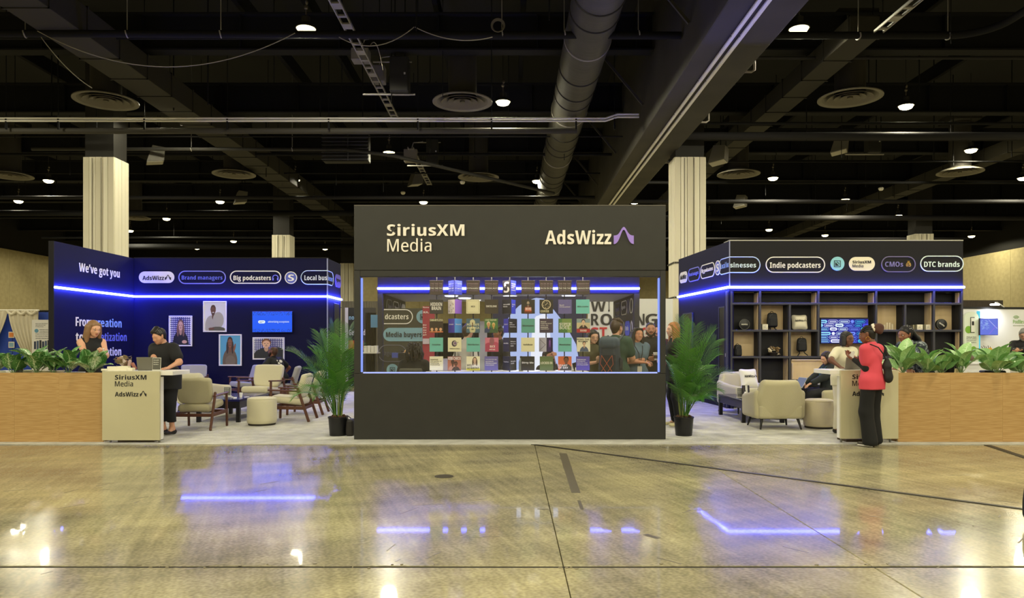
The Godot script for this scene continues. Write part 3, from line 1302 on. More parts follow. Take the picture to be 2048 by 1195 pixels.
func light_line(parent: Node3D, a: Vector3, b: Vector3, out: Vector3) -> void:
	var m := MB.new()
	m.bar(a + out * 0.025, b + out * 0.025, 0.05, 0.05, 0.012, Vector3.UP)
	obj("light_line", m, glow(LED_HEX, 60.0), parent)
	for v in [Vector3.UP, Vector3.DOWN]:
		var l := AreaLight3D.new()
		l.name = "light_line_glow"
		l.area_size = Vector2(a.distance_to(b) - 0.02, 0.04)
		l.light_color = Color(LED_HEX)
		l.light_energy = 3.0
		l.area_range = 20.0
		l.shadow_enabled = true
		var dirx = (b - a).normalized()
		l.transform = Transform3D(Basis(dirx, (-v as Vector3).cross(dirx), -v), (a + b) / 2 + out * 0.03 + v * 0.03)
		parent.add_child(l)


func pill_sign(parent: Node3D, xf: Transform3D, w: float, h: float, line: Material, fill: Material, thick := 0.02) -> Node3D:

	var m := MB.new()
	if fill:
		m.prism(pill(w, h), 0.0, 0.008, xf)
	if line:
		m.hoop(pill(w, h), pill(w - 2 * thick, h - 2 * thick), 0.0, 0.012, xf)
	return obj("badge" if fill and not line else "badge_outline", m, fill if fill and not line else line, parent)


func px_pill(parent: Node3D, x0: float, x1: float, y0: float, y1: float, d: float, line: Material, fill: Material) -> Node3D:
	var a = W(x0, y1, d)
	var b = W(x1, y0, d)
	return pill_sign(parent, on_wall((a + b) / 2, Vector3.RIGHT), b.x - a.x, b.y - a.y, line, fill, 0.021 * d / 16)


func px_text(parent: Node3D, called: String, s: String, x0: float, x1: float, y0: float, y1: float, d: float, m: Material, depth := 0.006, font: Font = null) -> void:
	var a = W(x0, y1, d)
	var b = W(x1, y0, d)
	lettering(parent, called, s, a, Vector3.RIGHT, Vector3.UP, b.x - a.x, b.y - a.y, m, depth, font)


func mark(parent: Node3D, x0: float, x1: float, y0: float, y1: float, d: float, m: Material, depth := 0.01) -> void:
	var a = W(x0, y1, d)
	var b = W(x1, y0, d)
	var q = MB.new()
	q.prism(peak_mark(b.x - a.x, b.y - a.y), 0, depth, on_wall(Vector3((a.x + b.x) / 2, a.y, a.z), Vector3.RIGHT))
	obj("peak_emblem", q, m, parent)


func star_poly(r: float, ri: float, n := 5) -> PackedVector2Array:
	var p = PackedVector2Array()
	for k in n * 2:
		var a = PI / 2 + PI * k / n
		p.append(Vector2(cos(a), sin(a)) * (r if k % 2 == 0 else ri))
	return p


func stand() -> void:
	var carpet := tri_mat("carpet", ramp_tex(61, 0.03, Color("b3b1a9"), Color("d6d4cc"), 256, 5, Vector2i(1, 1)), 0.95, 0.35, noise_tex(63, 0.25, 256, 0, 1, 2), 1.2)
	var m := MB.new()
	m.box(Vector3(0, 0.007, -15.9), Vector3(21.6, 0.014, 10.7), 0.004)
	solo("carpet", m, carpet, "pale grey mottled carpet laid under the whole stand", "carpet")

	var white := M("f2efe6", 0.5)
	var violet := M("7f83e8", 0.5)
	var ice := M("cfe4f5", 0.5)
	var blue := M("4753c9", 0.5)
	var ink := M("1b1a20", 0.6)

	var t := thing("booth_wall", "dark navy left booth wall with blue light line and slogan lettering", "booth wall")
	var xw := -10.06
	m = MB.new()
	m.box(Vector3(xw - 0.055, WALL_TOP / 2, -17.75), Vector3(0.11, WALL_TOP, 3.5), 0.004)
	obj("wing_panel", m, navy(), t)
	m = MB.new()
	m.box(Vector3(xw - 0.055, WALL_TOP / 2, -15.99), Vector3(0.118, WALL_TOP, 0.02))
	obj("end_trim", m, charcoal(), t)
	m = MB.new()
	m.box(Vector3((xw - 4.88) / 2, WALL_TOP / 2, ZB - 0.05), Vector3(-4.88 - xw, WALL_TOP, 0.1), 0.003)
	obj("front_panel", m, navy(), t)
	m = MB.new()
	m.box(Vector3(-4.93, WALL_TOP / 2, -20.2), Vector3(0.1, WALL_TOP, 1.4), 0.003)
	obj("side_panel", m, navy(), t)
	m = MB.new()
	m.box(Vector3(-4.885, WALL_TOP / 2, ZB + 0.004), Vector3(0.03, WALL_TOP, 0.012))
	obj("corner_trim", m, M("8f93b8", 0.4), t)
	m = MB.new()
	m.box(Vector3((xw - 4.88) / 2, WALL_TOP + 0.012, ZB - 0.05), Vector3(-4.88 - xw, 0.024, 0.12))
	obj("top_trim", m, charcoal(), t)
	m = MB.new()
	m.box(Vector3(-4.87, 1.5, -20.35), Vector3(0.02, 2.1, 0.55), 0.006)
	obj("service_door", m, M("101014", 0.5), t)
	light_line(t, Vector3(xw, LED_Y, -15.98), Vector3(xw, LED_Y, ZB + 0.0), Vector3.RIGHT)
	light_line(t, Vector3(xw, LED_Y, ZB), Vector3(-4.86, LED_Y, ZB), Vector3.BACK)
	light_line(t, Vector3(-4.88, LED_Y, ZB), Vector3(-4.88, LED_Y, -20.9), Vector3.RIGHT)
	var go := Vector3(0, 0, -1)
	lettering(t, "slogan", "We’ve got you", Vector3(xw, 3.06, -16.92), go, Vector3.UP, 1.76, 0.27, white)
	lettering(t, "slogan", "From", Vector3(xw, 1.85, -16.79), go, Vector3.UP, 0.66, 0.21, white)
	lettering(t, "slogan", "creation", Vector3(xw, 1.85, -17.53), go, Vector3.UP, 1.24, 0.215, M("8fb4f5", 0.5))
	lettering(t, "slogan", "to", Vector3(xw, 1.50, -16.79), go, Vector3.UP, 0.3, 0.19, white)
	lettering(t, "slogan", "monetization", Vector3(xw, 1.50, -17.2), go, Vector3.UP, 1.82, 0.215, M("6a74d8", 0.5))
	lettering(t, "slogan", "ation", Vector3(xw, 1.13, -18.05), go, Vector3.UP, 0.7, 0.215, M("dcdcf6", 0.5))
	var d := 19.39
	px_pill(t, 278, 348.8, 542.5, 565.5, d, null, M("e8e2d6", 0.5))
	px_text(t, "badge_text", "AdsWizz", 285, 328, 551, 559.7, d - 0.01, ink)
	mark(t, 330, 342, 549, 559.7, d - 0.01, ink, 0.008)
	px_pill(t, 357, 452, 541, 567.5, d, violet, null)
	px_text(t, "badge_text", "Brand managers", 363.5, 445, 550.5, 561.5, d, M("5c66e0", 0.5))
	px_pill(t, 460, 562.6, 541, 567, d, white, null)
	px_text(t, "badge_text", "Big podcasters", 467, 542, 550.5, 563, d, white)
	headphone(t, W(551, 555.5, d), 0.075, violet)
	m = MB.new()
	m.prism(disc(0.155), 0, 0.008, on_wall(W(582, 555, d), Vector3.RIGHT))
	obj("badge", m, M("5563c4", 0.5), t)
	m = MB.new()
	m.hoop(disc(0.165, 32), disc(0.145, 32), 0, 0.014, on_wall(W(582, 555, d), Vector3.RIGHT))
	obj("badge_outline", m, white, t)
	px_text(t, "badge_text", "S", 576, 588, 548.5, 561.5, d - 0.01, white)

	folded_badge(t, Vector3(X(602, d), 0, -d), Vector3(-4.875, 0, -d), Vector3(-4.875, 0, -20.0), Y(568, d), Y(541, d), ice, false)
	px_text(t, "badge_text", "Local bus", 609, 654, 550, 560, d, M("e2e9fb", 0.5))
	lettering(t, "badge_text", "inesses", Vector3(-4.875, Y(560, d), -d - 0.03), Vector3(0, 0, -1), Vector3.UP, 0.5, 0.14, M("7fa2ee", 0.5))
	m = MB.new()
	m.prism(pill(0.7, 0.36), 0, 0.01, on_wall(Vector3(-4.878, Y(554.5, d), -20.55), Vector3(0, 0, -1)))
	obj("badge", m, M("6f62e6", 0.5), t)
	lettering(t, "badge_text", "Agency", Vector3(-4.866, Y(558, d), -20.3), Vector3(0, 0, -1), Vector3.UP, 0.5, 0.12, ink)


	t = thing("booth_wall", "dark right booth wall with badge lettering over the wooden shelf unit", "booth wall")
	var x0 = 4.84
	var x1 = 10.0
	var back := Vector3(4.57, 0, -19.65)
	var sdir := (back - Vector3(x0, 0, ZF)).normalized()
	var out := Vector3(sdir.z, 0, -sdir.x).normalized()
	if out.x > 0:
		out = -out
	m = MB.new()
	m.box(Vector3((x0 + x1) / 2, (WALL_TOP + 2.6) / 2, ZF - 0.2), Vector3(x1 - x0, WALL_TOP - 2.6, 0.4), 0.004)
	obj("front_header", m, charcoal(), t)
	m = MB.new()
	var mid = (Vector3(x0, 0, ZF) + back) / 2
	var sb := Basis(out, Vector3.UP, out.cross(Vector3.UP))
	m.box(Vector3(mid.x, WALL_TOP / 2, mid.z) - out * 0.05, Vector3(0.1, WALL_TOP, Vector3(x0, 0, ZF).distance_to(back)), 0.003, sb)
	obj("side_panel", m, navy(), t)
	m = MB.new()
	m.box(Vector3(x1 - 0.03, WALL_TOP / 2, -17.9), Vector3(0.06, WALL_TOP, 3.4), 0.003)
	obj("side_panel", m, charcoal(), t)
	m = MB.new()
	m.box(Vector3((x0 + x1) / 2, 1.3, ZF - 0.5), Vector3(x1 - x0 - 0.2, 2.6, 0.06))
	obj("rear_panel", m, M("17171c", 0.7), t)
	m = MB.new()
	m.box(Vector3((x0 + x1) / 2, WALL_TOP + 0.012, ZF - 0.2), Vector3(x1 - x0, 0.024, 0.42))
	obj("top_trim", m, M("a7a59c", 0.5), t)
	m = MB.new()
	m.box(Vector3(x0 + 0.005, (WALL_TOP + 2.72) / 2, ZF + 0.004), Vector3(0.02, WALL_TOP - 2.72, 0.012))
	obj("corner_trim", m, M("8f93b8", 0.4), t)
	m = MB.new()
	m.box(Vector3(x0 - 0.015, 1.3, ZF - 0.1), Vector3(0.05, 2.6, 0.1), 0.006)
	obj("corner_post", m, M("3b3d60", 0.5), t)
	for q in [[0.24, 0.56, 2.25], [2.5, 3.15, 2.2]]:
		var c: Vector3 = Vector3(x0, 0, ZF) + sdir * ((q[0] + q[1]) / 2)
		m = MB.new()
		m.box(Vector3(c.x, q[2] / 2, c.z) + out * 0.006, Vector3(0.03, q[2], q[1] - q[0]), 0.005, sb)
		obj("service_door", m, M("0e0e16", 0.45), t)
		m = MB.new()
		m.hoop(PackedVector2Array([Vector2(-0.2, 0), Vector2(0.2, 0), Vector2(0.2, q[2] + 0.03), Vector2(-0.2, q[2] + 0.03)]), PackedVector2Array([Vector2(-0.17, 0), Vector2(0.17, 0), Vector2(0.17, q[2]), Vector2(-0.17, q[2])]), 0.0, 0.03, Transform3D(Basis(-sdir, Vector3.UP, out).scaled_local(Vector3((q[1] - q[0]) / 0.34, 1, 1)), c))
		obj("door_frame", m, M("34355c", 0.5), t)
	m = MB.new()
	m.box(Vector3(x0, 1.19, ZF) + sdir * 0.13 + out * 0.012, Vector3(0.02, 0.075, 0.13), 0.004, sb)
	obj("switch_plate", m, M("cfcfe6", 0.4), t)
	light_line(t, Vector3(x0 - 0.02, LED_Y, ZF), Vector3(x1 + 0.02, LED_Y, ZF), Vector3.BACK)
	light_line(t, Vector3(x0, LED_Y, ZF + 0.02), back + Vector3(0, LED_Y, 0), out)
	d = 15.99
	folded_badge(t, Vector3(X(1520, d), 0, -d), Vector3(x0, 0, -d), Vector3(x0, 0, ZF) + sdir * 0.62 + out * 0.004, Y(544.5, d), Y(513.5, d), ice, true)
	px_text(t, "badge_text", "sinesses", 1460.5, 1512, 524.5, 534.5, d, M("d6e8f2", 0.5))
	px_pill(t, 1531, 1650, 513, 545, d, white, null)
	px_text(t, "badge_text", "Indie podcasters", 1539.5, 1641, 524, 539, d, white)
	m = MB.new()
	m.prism(disc(0.154, 32), 0, 0.01, on_wall(W(1674.6, 527, d), Vector3.RIGHT))
	obj("badge", m, M("8fd0e0", 0.5), t)
	square_mark(t, W(1674.6, 527, d - 0.012), 0.072)
	px_pill(t, 1697.5, 1749.5, 513.5, 541, d, null, M("efe6cb", 0.5))
	px_text(t, "badge_text", "SiriusXM", 1705, 1742, 520.5, 526.5, d - 0.01, ink)
	px_text(t, "badge_text", "Media", 1705, 1726.5, 528, 534.5, d - 0.01, ink, 0.006, plain_font)
	px_pill(t, 1762, 1831, 512, 544, d, M("6f6790", 0.5), null)
	px_text(t, "badge_text", "CMOs", 1770, 1806, 523, 533, d, M("7d76b8", 0.5))
	m = MB.new()
	m.lathe([Vector2(0, -0.055), Vector2(0.045, -0.055), Vector2(0.06, -0.02), Vector2(0.045, 0.025), Vector2(0.02, 0.045), Vector2(0.03, 0.075), Vector2(0, 0.075)], 14, Transform3D(Basis.from_scale(Vector3(1, 1, 0.2)), W(1817, 528, d)))
	obj("money_bag_emblem", m, M("d9b25a", 0.5), t)
	px_text(t, "badge_text", "$", 1814.5, 1819.5, 525, 533, d - 0.014, M("6b5122"))
	px_pill(t, 1840, 1927, 511, 543, d, M("dff0ec", 0.5), null)
	px_text(t, "badge_text", "DTC brands", 1848, 1919, 522.5, 533.5, d, M("e2f4f2", 0.5))

	var side_at := func(px: float) -> float:
		var k := (px - CX) / F
		return (x0 - 16.0 * k) / (3.65 * k + 0.27) * Vector3(x0, 0, ZF).distance_to(back)
	var yb := 3.186
	for q in [[1375.0, 1359.8, 0.29, "AdsWizz", null, M("e6e4f2", 0.5), ink], [1400.5, 1377.0, 0.34, "Brand managers", violet, null, M("6a74e8", 0.5)], [1430.0, 1401.5, 0.34, "Big podcasters", white, null, white]]:
		var a: float = side_at.call(q[0])
		var b: float = side_at.call(q[1])
		var c = Vector3(x0, yb, ZF) + sdir * ((a + b) / 2) + out * 0.002
		pill_sign(t, on_wall(c, -sdir), b - a, q[2], q[4], q[5], 0.022)
		lettering(t, "badge_text", q[3], c + sdir * ((b - a) * 0.4) - Vector3(0, 0.05, 0) + out * 0.01, -sdir, Vector3.UP, (b - a) * 0.8, 0.12, q[6])
	var sc = Vector3(x0, yb, ZF) + sdir * (side_at.call(1436.2) as float) + out * 0.002
	m = MB.new()
	m.prism(disc(0.16), 0, 0.008, on_wall(sc, -sdir))
	obj("badge", m, M("5563c4", 0.5), t)
	m = MB.new()
	m.hoop(disc(0.17, 32), disc(0.15, 32), 0, 0.014, on_wall(sc, -sdir))
	obj("badge_outline", m, white, t)
	lettering(t, "badge_text", "S", sc + sdir * 0.07 - Vector3(0, 0.09, 0) + out * 0.01, -sdir, Vector3.UP, 0.14, 0.18, white)
	lettering(t, "badge_text", "Local bu", Vector3(x0, yb - 0.05, ZF) + sdir * 0.5 + out * 0.004, -sdir, Vector3.UP, 0.47, 0.13, M("7fa2ee", 0.5))
	shelf_unit()
	inner_portal()


func headphone(parent: Node3D, at: Vector3, r: float, m: Material) -> void:
	var b = MB.new()
	var pts := []
	for k in 13:
		var a = -0.3 + (PI + 0.6) * k / 12
		pts.append(at + Vector3(cos(a) * r, sin(a) * r, 0.01))
	b.tube(pts, r * 0.16, 6)
	b.box(at + Vector3(-r * 0.85, -r * 0.4, 0.01), Vector3(r * 0.5, r * 0.9, 0.02), 0.006)
	b.box(at + Vector3(r * 0.85, -r * 0.4, 0.01), Vector3(r * 0.5, r * 0.9, 0.02), 0.006)
	obj("headphone_emblem", b, m, parent)


func square_mark(parent: Node3D, at: Vector3, h: float) -> void:
	var ink := M("1d2a34", 0.6)
	var xf := on_wall(at, Vector3.RIGHT)
	var b = MB.new()
	var sq := func(r: float) -> PackedVector2Array:
		return PackedVector2Array([Vector2(-r, -r), Vector2(r, -r), Vector2(r, r), Vector2(-r, r)])
	b.hoop(sq.call(h), sq.call(h * 0.84), 0, 0.006, xf)
	b.prism(PackedVector2Array([Vector2(-0.6, 0.5) * h, Vector2(-0.6, -0.6) * h, Vector2(0.5, -0.6) * h]), 0, 0.006, xf)
	for k in 2:
		var o := 0.22 + 0.24 * k
		b.prism(PackedVector2Array([Vector2(-0.5 + o, 0.6) * h, Vector2(0.6, -0.5 + o) * h, Vector2(0.6, -0.38 + o) * h, Vector2(-0.38 + o, 0.6) * h]), 0, 0.006, xf)
	obj("square_emblem", b, ink, parent)


func folded_badge(parent: Node3D, start: Vector3, corner: Vector3, end: Vector3, y0: float, y1: float, m: Material, flip: bool) -> void:

	var h := y1 - y0
	var r := h / 2
	for half in 2:
		var tip := start if half == 0 else end
		var dir := (corner - tip).normalized()
		var l := tip.distance_to(corner)
		var pts := [corner + Vector3(0, y1, 0)]
		for k in 13:
			var a = PI / 2 + PI * k / 12
			pts.append(tip + dir * minf(r * (1 + cos(a)), l) + Vector3(0, y0 + r + r * sin(a), 0))
		pts.append(corner + Vector3(0, y0, 0))
		var b = MB.new()
		b.tube(pts, 0.0115, 4)
		obj("badge_outline", b, m, parent)


func shelf_unit() -> void:
	var t := thing("shelf_unit", "black framed shelf wall with wood and black backed niches in the right booth", "shelf unit")
	var black := M("36363a", 0.55)
	var dark := M("131319", 0.7)
	var wood := tri_mat("niche_oak", ramp_tex(71, 0.03, Color("c9ae84"), Color("dcc49c"), 128, 4, Vector2i(1, 8)), 0.6, 0.9)
	var d := 16.0
	var xs := [1463.0, 1520.5, 1580.0, 1637.5, 1753.0, 1811.0, 1868.5, 1924.5]
	var y0 := Y(582, d)
	var y1 := Y(607, d)
	var y2 := Y(661, d)
	var y3 := Y(714, d)
	var dep := 0.34
	var zc := -d - dep / 2
	for k in xs.size():
		var x := X(xs[k], d)
		var m := MB.new()
		var lo := 0.0 if k in [0, 1, 2, 7] else y3
		var hi := y1 if k in [2, 5] else y0
		m.box(Vector3(x, (lo + hi) / 2, zc), Vector3(0.045, hi - lo, dep), 0.004)
		obj("upright", m, black, t)
	for q in [[y1, 0, 7], [y2, 0, 3], [y2, 4, 7], [y3, 0, 7]]:
		var a = X(xs[q[1]], d)
		var b = X(xs[q[2]], d)
		var m := MB.new()
		m.box(Vector3((a + b) / 2, q[0], zc + 0.003), Vector3(b - a, 0.045, dep), 0.004)
		obj("shelf", m, black, t)

	var cells := [[0, 1, y1, y2, 0], [1, 2, y1, y2, 1], [2, 3, y1, y2, 0], [3, 4, y1, y3, 1], [4, 5, y1, y2, 1], [5, 6, y1, y2, 0], [6, 7, y1, y2, 1],
		[0, 1, y2, y3, 1], [1, 2, y2, y3, 0], [2, 3, y2, y3, 1], [4, 5, y2, y3, 0], [5, 6, y2, y3, 1], [6, 7, y2, y3, 0],
		[0, 1, y0, y1, 0], [1, 3, y0, y1, 0], [3, 4, y0, y1, 0], [4, 6, y0, y1, 0], [6, 7, y0, y1, 0], [0, 1, y3, 0.0, 0], [1, 2, y3, 0.0, 0]]
	for c in cells:
		var a: float = X(xs[c[0]], d) + 0.024
		var b: float = X(xs[c[1]], d) - 0.024
		var top: float = c[2] - 0.024
		var bot: float = c[3] + 0.024
		if bot > top:
			var h := top
			top = bot
			bot = h
		var m := MB.new()
		m.box(Vector3((a + b) / 2, (top + bot) / 2, -d - dep + 0.01), Vector3(b - a, top - bot, 0.02))
		obj("niche_back", m, wood if c[4] else dark, t)
		m = MB.new()
		m.box(Vector3(b - 0.006, (top + bot) / 2, zc - 0.03), Vector3(0.012, top - bot, dep - 0.08))
		obj("niche_cheek", m, dark if c[4] else wood, t)

	var a = X(1583, d)
	var b = X(1900, d)
	var m := MB.new()
	m.box(Vector3((a + b) / 2, y3 / 2 - 0.03, -d - 0.12), Vector3(b - a, y3 - 0.06, 0.2), 0.01)
	obj("cupboard_front", m, wood, t)
	m = MB.new()
	m.box(Vector3((a + b) / 2, y3 - 0.06, -d + 0.0), Vector3(b - a, 0.03, 0.05), 0.004)
	m.box(Vector3(a + 0.02, y3 / 2 - 0.06, -d + 0.0), Vector3(0.03, y3 - 0.14, 0.05), 0.004)
	obj("cupboard_edge", m, M("cbb591", 0.5), t)


func inner_portal() -> void:
	var t := thing("inner_portal", "dark inner portal with blue light line behind the kiosk window", "booth wall")
	var d := 16.0
	var xa := X(755, d)
	var xb := X(1279, d)
	var m := MB.new()
	m.box(Vector3((xa + xb) / 2, (WALL_TOP + 2.55) / 2, -d - 0.15), Vector3(xb - xa, WALL_TOP - 2.55, 0.3), 0.004)
	obj("portal_header", m, M("1c1c38", 0.62, 0.0, 0.25), t)
	for s in [[xa, 0.115], [xb - 0.115, 0.115]]:
		m = MB.new()
		m.box(Vector3(s[0] + s[1] / 2, 1.275, -d - 0.1), Vector3(s[1], 2.55, 0.2), 0.004)
		obj("portal_post", m, M("26262b", 0.6), t)
	light_line(t, Vector3(xa, 2.66, -d), Vector3(xb, 2.66, -d), Vector3.BACK)
	m = MB.new()
	m.box(Vector3((xa + xb) / 2, 2.58, -17.8), Vector3(xb - xa, 0.06, 3.1))
	obj("soffit", m, M("a9a8a8", 0.7), t)
	for q in [[-1.35, -16.7], [-1.1, -17.6], [-0.9, -18.5], [0.0, -16.8], [0.0, -17.7], [0.0, -18.6], [1.35, -16.7], [1.1, -17.6], [0.9, -18.5]]:
		m = MB.new()
		m.lathe([Vector2(0, -0.03), Vector2(0.13, -0.02), Vector2(0.16, 0.0), Vector2(0, 0.01)], 20, Transform3D(Basis.IDENTITY, Vector3(q[0], 2.545, q[1])))
		obj("downlight", m, glow("e8ecff", 3.0), t)
		var s := SpotLight3D.new()
		s.name = "downlight_beam"
		s.position = Vector3(q[0], 2.5, q[1])
		s.rotation.x = -PI / 2
		s.light_color = Color("e8ecff")
		s.light_energy = 0.5
		s.light_size = 0.13
		s.spot_angle = 70
		s.spot_range = 12
		s.spot_attenuation = 2.0
		s.shadow_enabled = true
		t.add_child(s)
	var olive := M("403f36", 0.7)
	var dark := M("27273c", 0.65)

	m = MB.new()
	m.box(Vector3(2.80, 1.27, -17.75), Vector3(0.1, 2.54, 3.1), 0.003)
	obj("side_panel", m, dark, t)
	m = MB.new()
	m.box(Vector3(-2.83, 1.27, -17.75), Vector3(0.1, 2.54, 3.1), 0.003)
	obj("side_panel", m, olive, t)
	var white := M("dedcd6", 0.5)
	var dir := Vector3(0, 0, 1)
	var row := 0
	for q in [[2.30, [[-18.9, -18.0, 0], [-17.9, -17.0, 1], [-16.95, -16.7, 3], [-16.6, -16.2, 1]]], [1.80, [[-19.2, -18.9, 2], [-18.8, -18.3, 0], [-18.2, -17.4, 1], [-17.3, -16.6, 4], [-16.5, -16.25, 1]]], [1.32, [[-18.2, -17.5, 2], [-17.3, -16.5, 0]]]]:
		for p in q[1]:
			var c = Vector3(2.748, q[0], (p[0] + p[1]) / 2)
			var kind: int = p[2]
			pill_sign(t, on_wall(c, dir), p[1] - p[0], 0.34, [M("4a4a78"), white, null, M("8a8ab0"), null][kind], [null, null, M("cfd3f5"), null, M("4a5ff0")][kind], 0.02)
			if p[1] - p[0] > 0.6:
				lettering(t, "badge_text", ["Brands", "Agencies", "dtc", "", "Media"][kind], c - dir * ((p[1] - p[0]) * 0.3) - Vector3(0.012, 0.05, 0), dir, Vector3.UP, (p[1] - p[0]) * 0.6, 0.11, [M("5a5a90"), white, M("26263a"), white, M("d0d6ff")][kind])
		row += 1
	dir = Vector3(0, 0, -1)
	for p in [[-16.3, -17.1, 0], [-17.2, -18.1, 1], [-18.2, -18.45, 3], [-18.55, -19.2, 2]]:
		var c = Vector3(-2.778, 2.28, (p[0] + p[1]) / 2)
		var kind: int = p[2]
		pill_sign(t, on_wall(c, dir), p[0] - p[1], 0.36, [M("8a8a8c"), white, null, M("a0a0a0")][kind], [null, null, M("cfcfcf"), null][kind], 0.02)
		if p[0] - p[1] > 0.6:
			lettering(t, "badge_text", ["Brands", "Buyers", "dtc", ""][kind], c - dir * ((p[0] - p[1]) * 0.3) + Vector3(0.012, -0.05, 0), dir, Vector3.UP, (p[0] - p[1]) * 0.6, 0.12, [M("8a8a8c"), white, M("26263a"), white][kind])


	t = thing("badge_panel", "dark olive panel with dcasters and Media buyers badges behind the glass", "display panel")
	d = 15.3
	m = MB.new()
	m.box(Vector3(X(810, d), Y(616, d) / 2, -d - 0.04), Vector3(X(870, d) - X(767, d) - 0.18, Y(616, d), 0.06), 0.004)
	obj("panel", m, olive, t)
	var dd = d + 0.005
	var rr := (Y(619, d) - Y(647, d)) / 2
	m = MB.new()
	var pts := [W(768, 619, dd)]
	for k in 13:
		var a = PI / 2 - PI * k / 12
		pts.append(W(811, 633, dd) + Vector3(cos(a), sin(a), 0) * rr)
	pts.append(W(768, 647, dd))
	m.tube(pts, 0.012, 6)
	obj("badge_outline", m, white, t)
	px_text(t, "badge_text", "dcasters", 770, 817, 627, 638, dd, M("e6e4da", 0.5))
	m = MB.new()
	m.prism(pill(X(872, d) - X(769, d), Y(655, d) - Y(682, d)), 0, 0.006, on_wall(W(818, 668.5, dd), Vector3.RIGHT))
	obj("badge", m, M("79a3b4", 0.5), t)
	px_text(t, "badge_text", "Media buyers", 772, 843.5, 663, 677, dd - 0.012, M("23262b", 0.5))
	m = MB.new()
	m.prism(disc(0.14), 0, 0.006, on_wall(W(846, 633, dd), Vector3.RIGHT))
	obj("badge", m, M("79a3b4", 0.5), t)
	square_mark(t, W(846, 633, dd - 0.01), 0.06)
	pill_sign(t, on_wall(W(785, 706, dd), Vector3.RIGHT), 0.6, 0.36, M("6a6a78"), null, 0.014)
	px_text(t, "badge_text", "agers", 768, 793, 703, 713, dd, M("55555e"))
	m = MB.new()
	m.prism(disc(0.125), 0, 0.006, on_wall(W(785, 739, dd), Vector3.RIGHT))
	obj("badge", m, M("79a3b4", 0.5), t)
	square_mark(t, W(785, 739, dd - 0.01), 0.055)


	m = MB.new()
	curtain(m, X(868, 18.2), X(992, 18.2), 0.0, Y(646, 18.2), -18.2, 20, 0.05)
	solo("black_drape", m, M("15151a", 0.9), "low black drape behind the left tiles of the kiosk", "drape")
	m = MB.new()
	m.box(Vector3(X(966, 17.5), Y(642, 17.5) / 2, -17.5), Vector3(0.2, Y(642, 17.5), 0.02), 0.003)
	solo("rollup_banner", m, M("b9b7b2", 0.6), "narrow pale banner standing behind the left tiles", "banner")

	t = thing("red_poster", "narrow red poster stand with white letters behind the left tiles", "poster stand")
	d = 14.6
	m = MB.new()
	m.box(Vector3(X(857, d), Y(612, d) / 2, -d - 0.02), Vector3(X(869, d) - X(845, d), Y(612, d), 0.03), 0.004)
	obj("panel", m, M("a33a4a", 0.6), t)
	px_text(t, "poster_text", "KA.", 847, 858, 622, 626, d, M("f0dede"))
	px_text(t, "poster_text", "Name", 846, 858, 613, 615.5, d, M("f0dede"))
	for k in 5:
		px_text(t, "poster_text", ["M & A", "live", "show", "TV", "go"][k], 846, 853, 648 + 5 * k, 651 + 5 * k, d, M("f0dede"))
	m = MB.new()
	m.box(W(852, 682, d) + Vector3(0, 0, 0.004), Vector3(0.13, 0.11, 0.01))
	obj("poster_block", m, M("c9bccb"), t)


	t = thing("glowing_backdrop", "navy backdrop with a huge glowing pale blue peak emblem behind the tiles", "backdrop")
	d = 14.9
	m = MB.new()
	m.box(Vector3(X(1079, d), Y(592, d) / 2, -d - 0.06), Vector3(X(1173, d) - X(985, d), Y(592, d), 0.08), 0.004)
	obj("panel", m, M("26284f", 0.65), t)
	var poly := PackedVector2Array()
	for p in [[996, 674], [1006, 652], [1023, 626], [1038, 611], [1055, 601], [1072, 595], [1088, 597], [1105, 616], [1120, 635], [1139, 664], [1152, 688], [1158, 720], [1160, 752], [1012, 752], [1007, 695], [996, 695]]:
		poly.append(Vector2(X(p[0], d), Y(p[1], d)))
	m = MB.new()
	m.prism(poly, 0, 0.02, Transform3D(Basis.IDENTITY, Vector3(0, 0, -d - 0.015)))
	obj("glowing_emblem", m, glow("b9ccff", 0.85), t)
	poly = PackedVector2Array()
	for p in [[1060, 752], [1062, 690], [1066, 640], [1072, 632], [1090, 626], [1098, 640], [1102, 690], [1104, 752]]:
		poly.append(Vector2(X(p[0], d), Y(p[1], d)))
	m = MB.new()
	m.prism(poly, 0, 0.01, Transform3D(Basis.IDENTITY, Vector3(0, 0, -d + 0.006)))
	obj("glowing_emblem", m, glow("eef2ff", 1.0), t)
	var al := AreaLight3D.new()
	al.name = "glowing_emblem_light"
	al.area_size = Vector2(1.2, 1.2)
	al.position = Vector3(X(1079, d), 1.5, -d + 0.05)
	al.rotation.y = PI
	al.light_color = Color("c9d6ff")
	al.light_energy = 1.2
	al.area_range = 12.0
	al.shadow_enabled = true
	t.add_child(al)


# ---------------------------------------------------------------- painted prints
func ellipse(im: Image, cx: float, cy: float, rx: float, ry: float, c: Color, lean := 0.0) -> void:
	var w := im.get_width()
	var h := im.get_height()
	for y in range(maxi(0, int((cy - ry) * h)), mini(h, int((cy + ry) * h) + 1)):
		for x in range(maxi(0, int((cx - rx - absf(lean) * ry) * w)), mini(w, int((cx + rx + absf(lean) * ry) * w) + 1)):
			var dy := ((y + 0.5) / h - cy) / ry
			var dx := ((x + 0.5) / w - cx - lean * dy * ry) / rx
			if dx * dx + dy * dy <= 1.0:
				im.set_pixel(x, y, c)


func blank(w: int, h: int, c: Color) -> Image:
	var im := Image.create(w, h, false, Image.FORMAT_RGB8)
	im.fill(c)
	return im


func dots(im: Image, n: int, c: Color, fade: float) -> void:
	var asp := float(im.get_height()) / im.get_width()
	for y in int(n * asp):
		for x in n:
			var edge := absf(float(x) / (n - 1) - 0.5) * 2.0
			ellipse(im, (x + 0.5) / n, (y + 0.5) / (n * asp), (0.22 + fade * edge) / n, (0.22 + fade * edge) / n / asp, c)


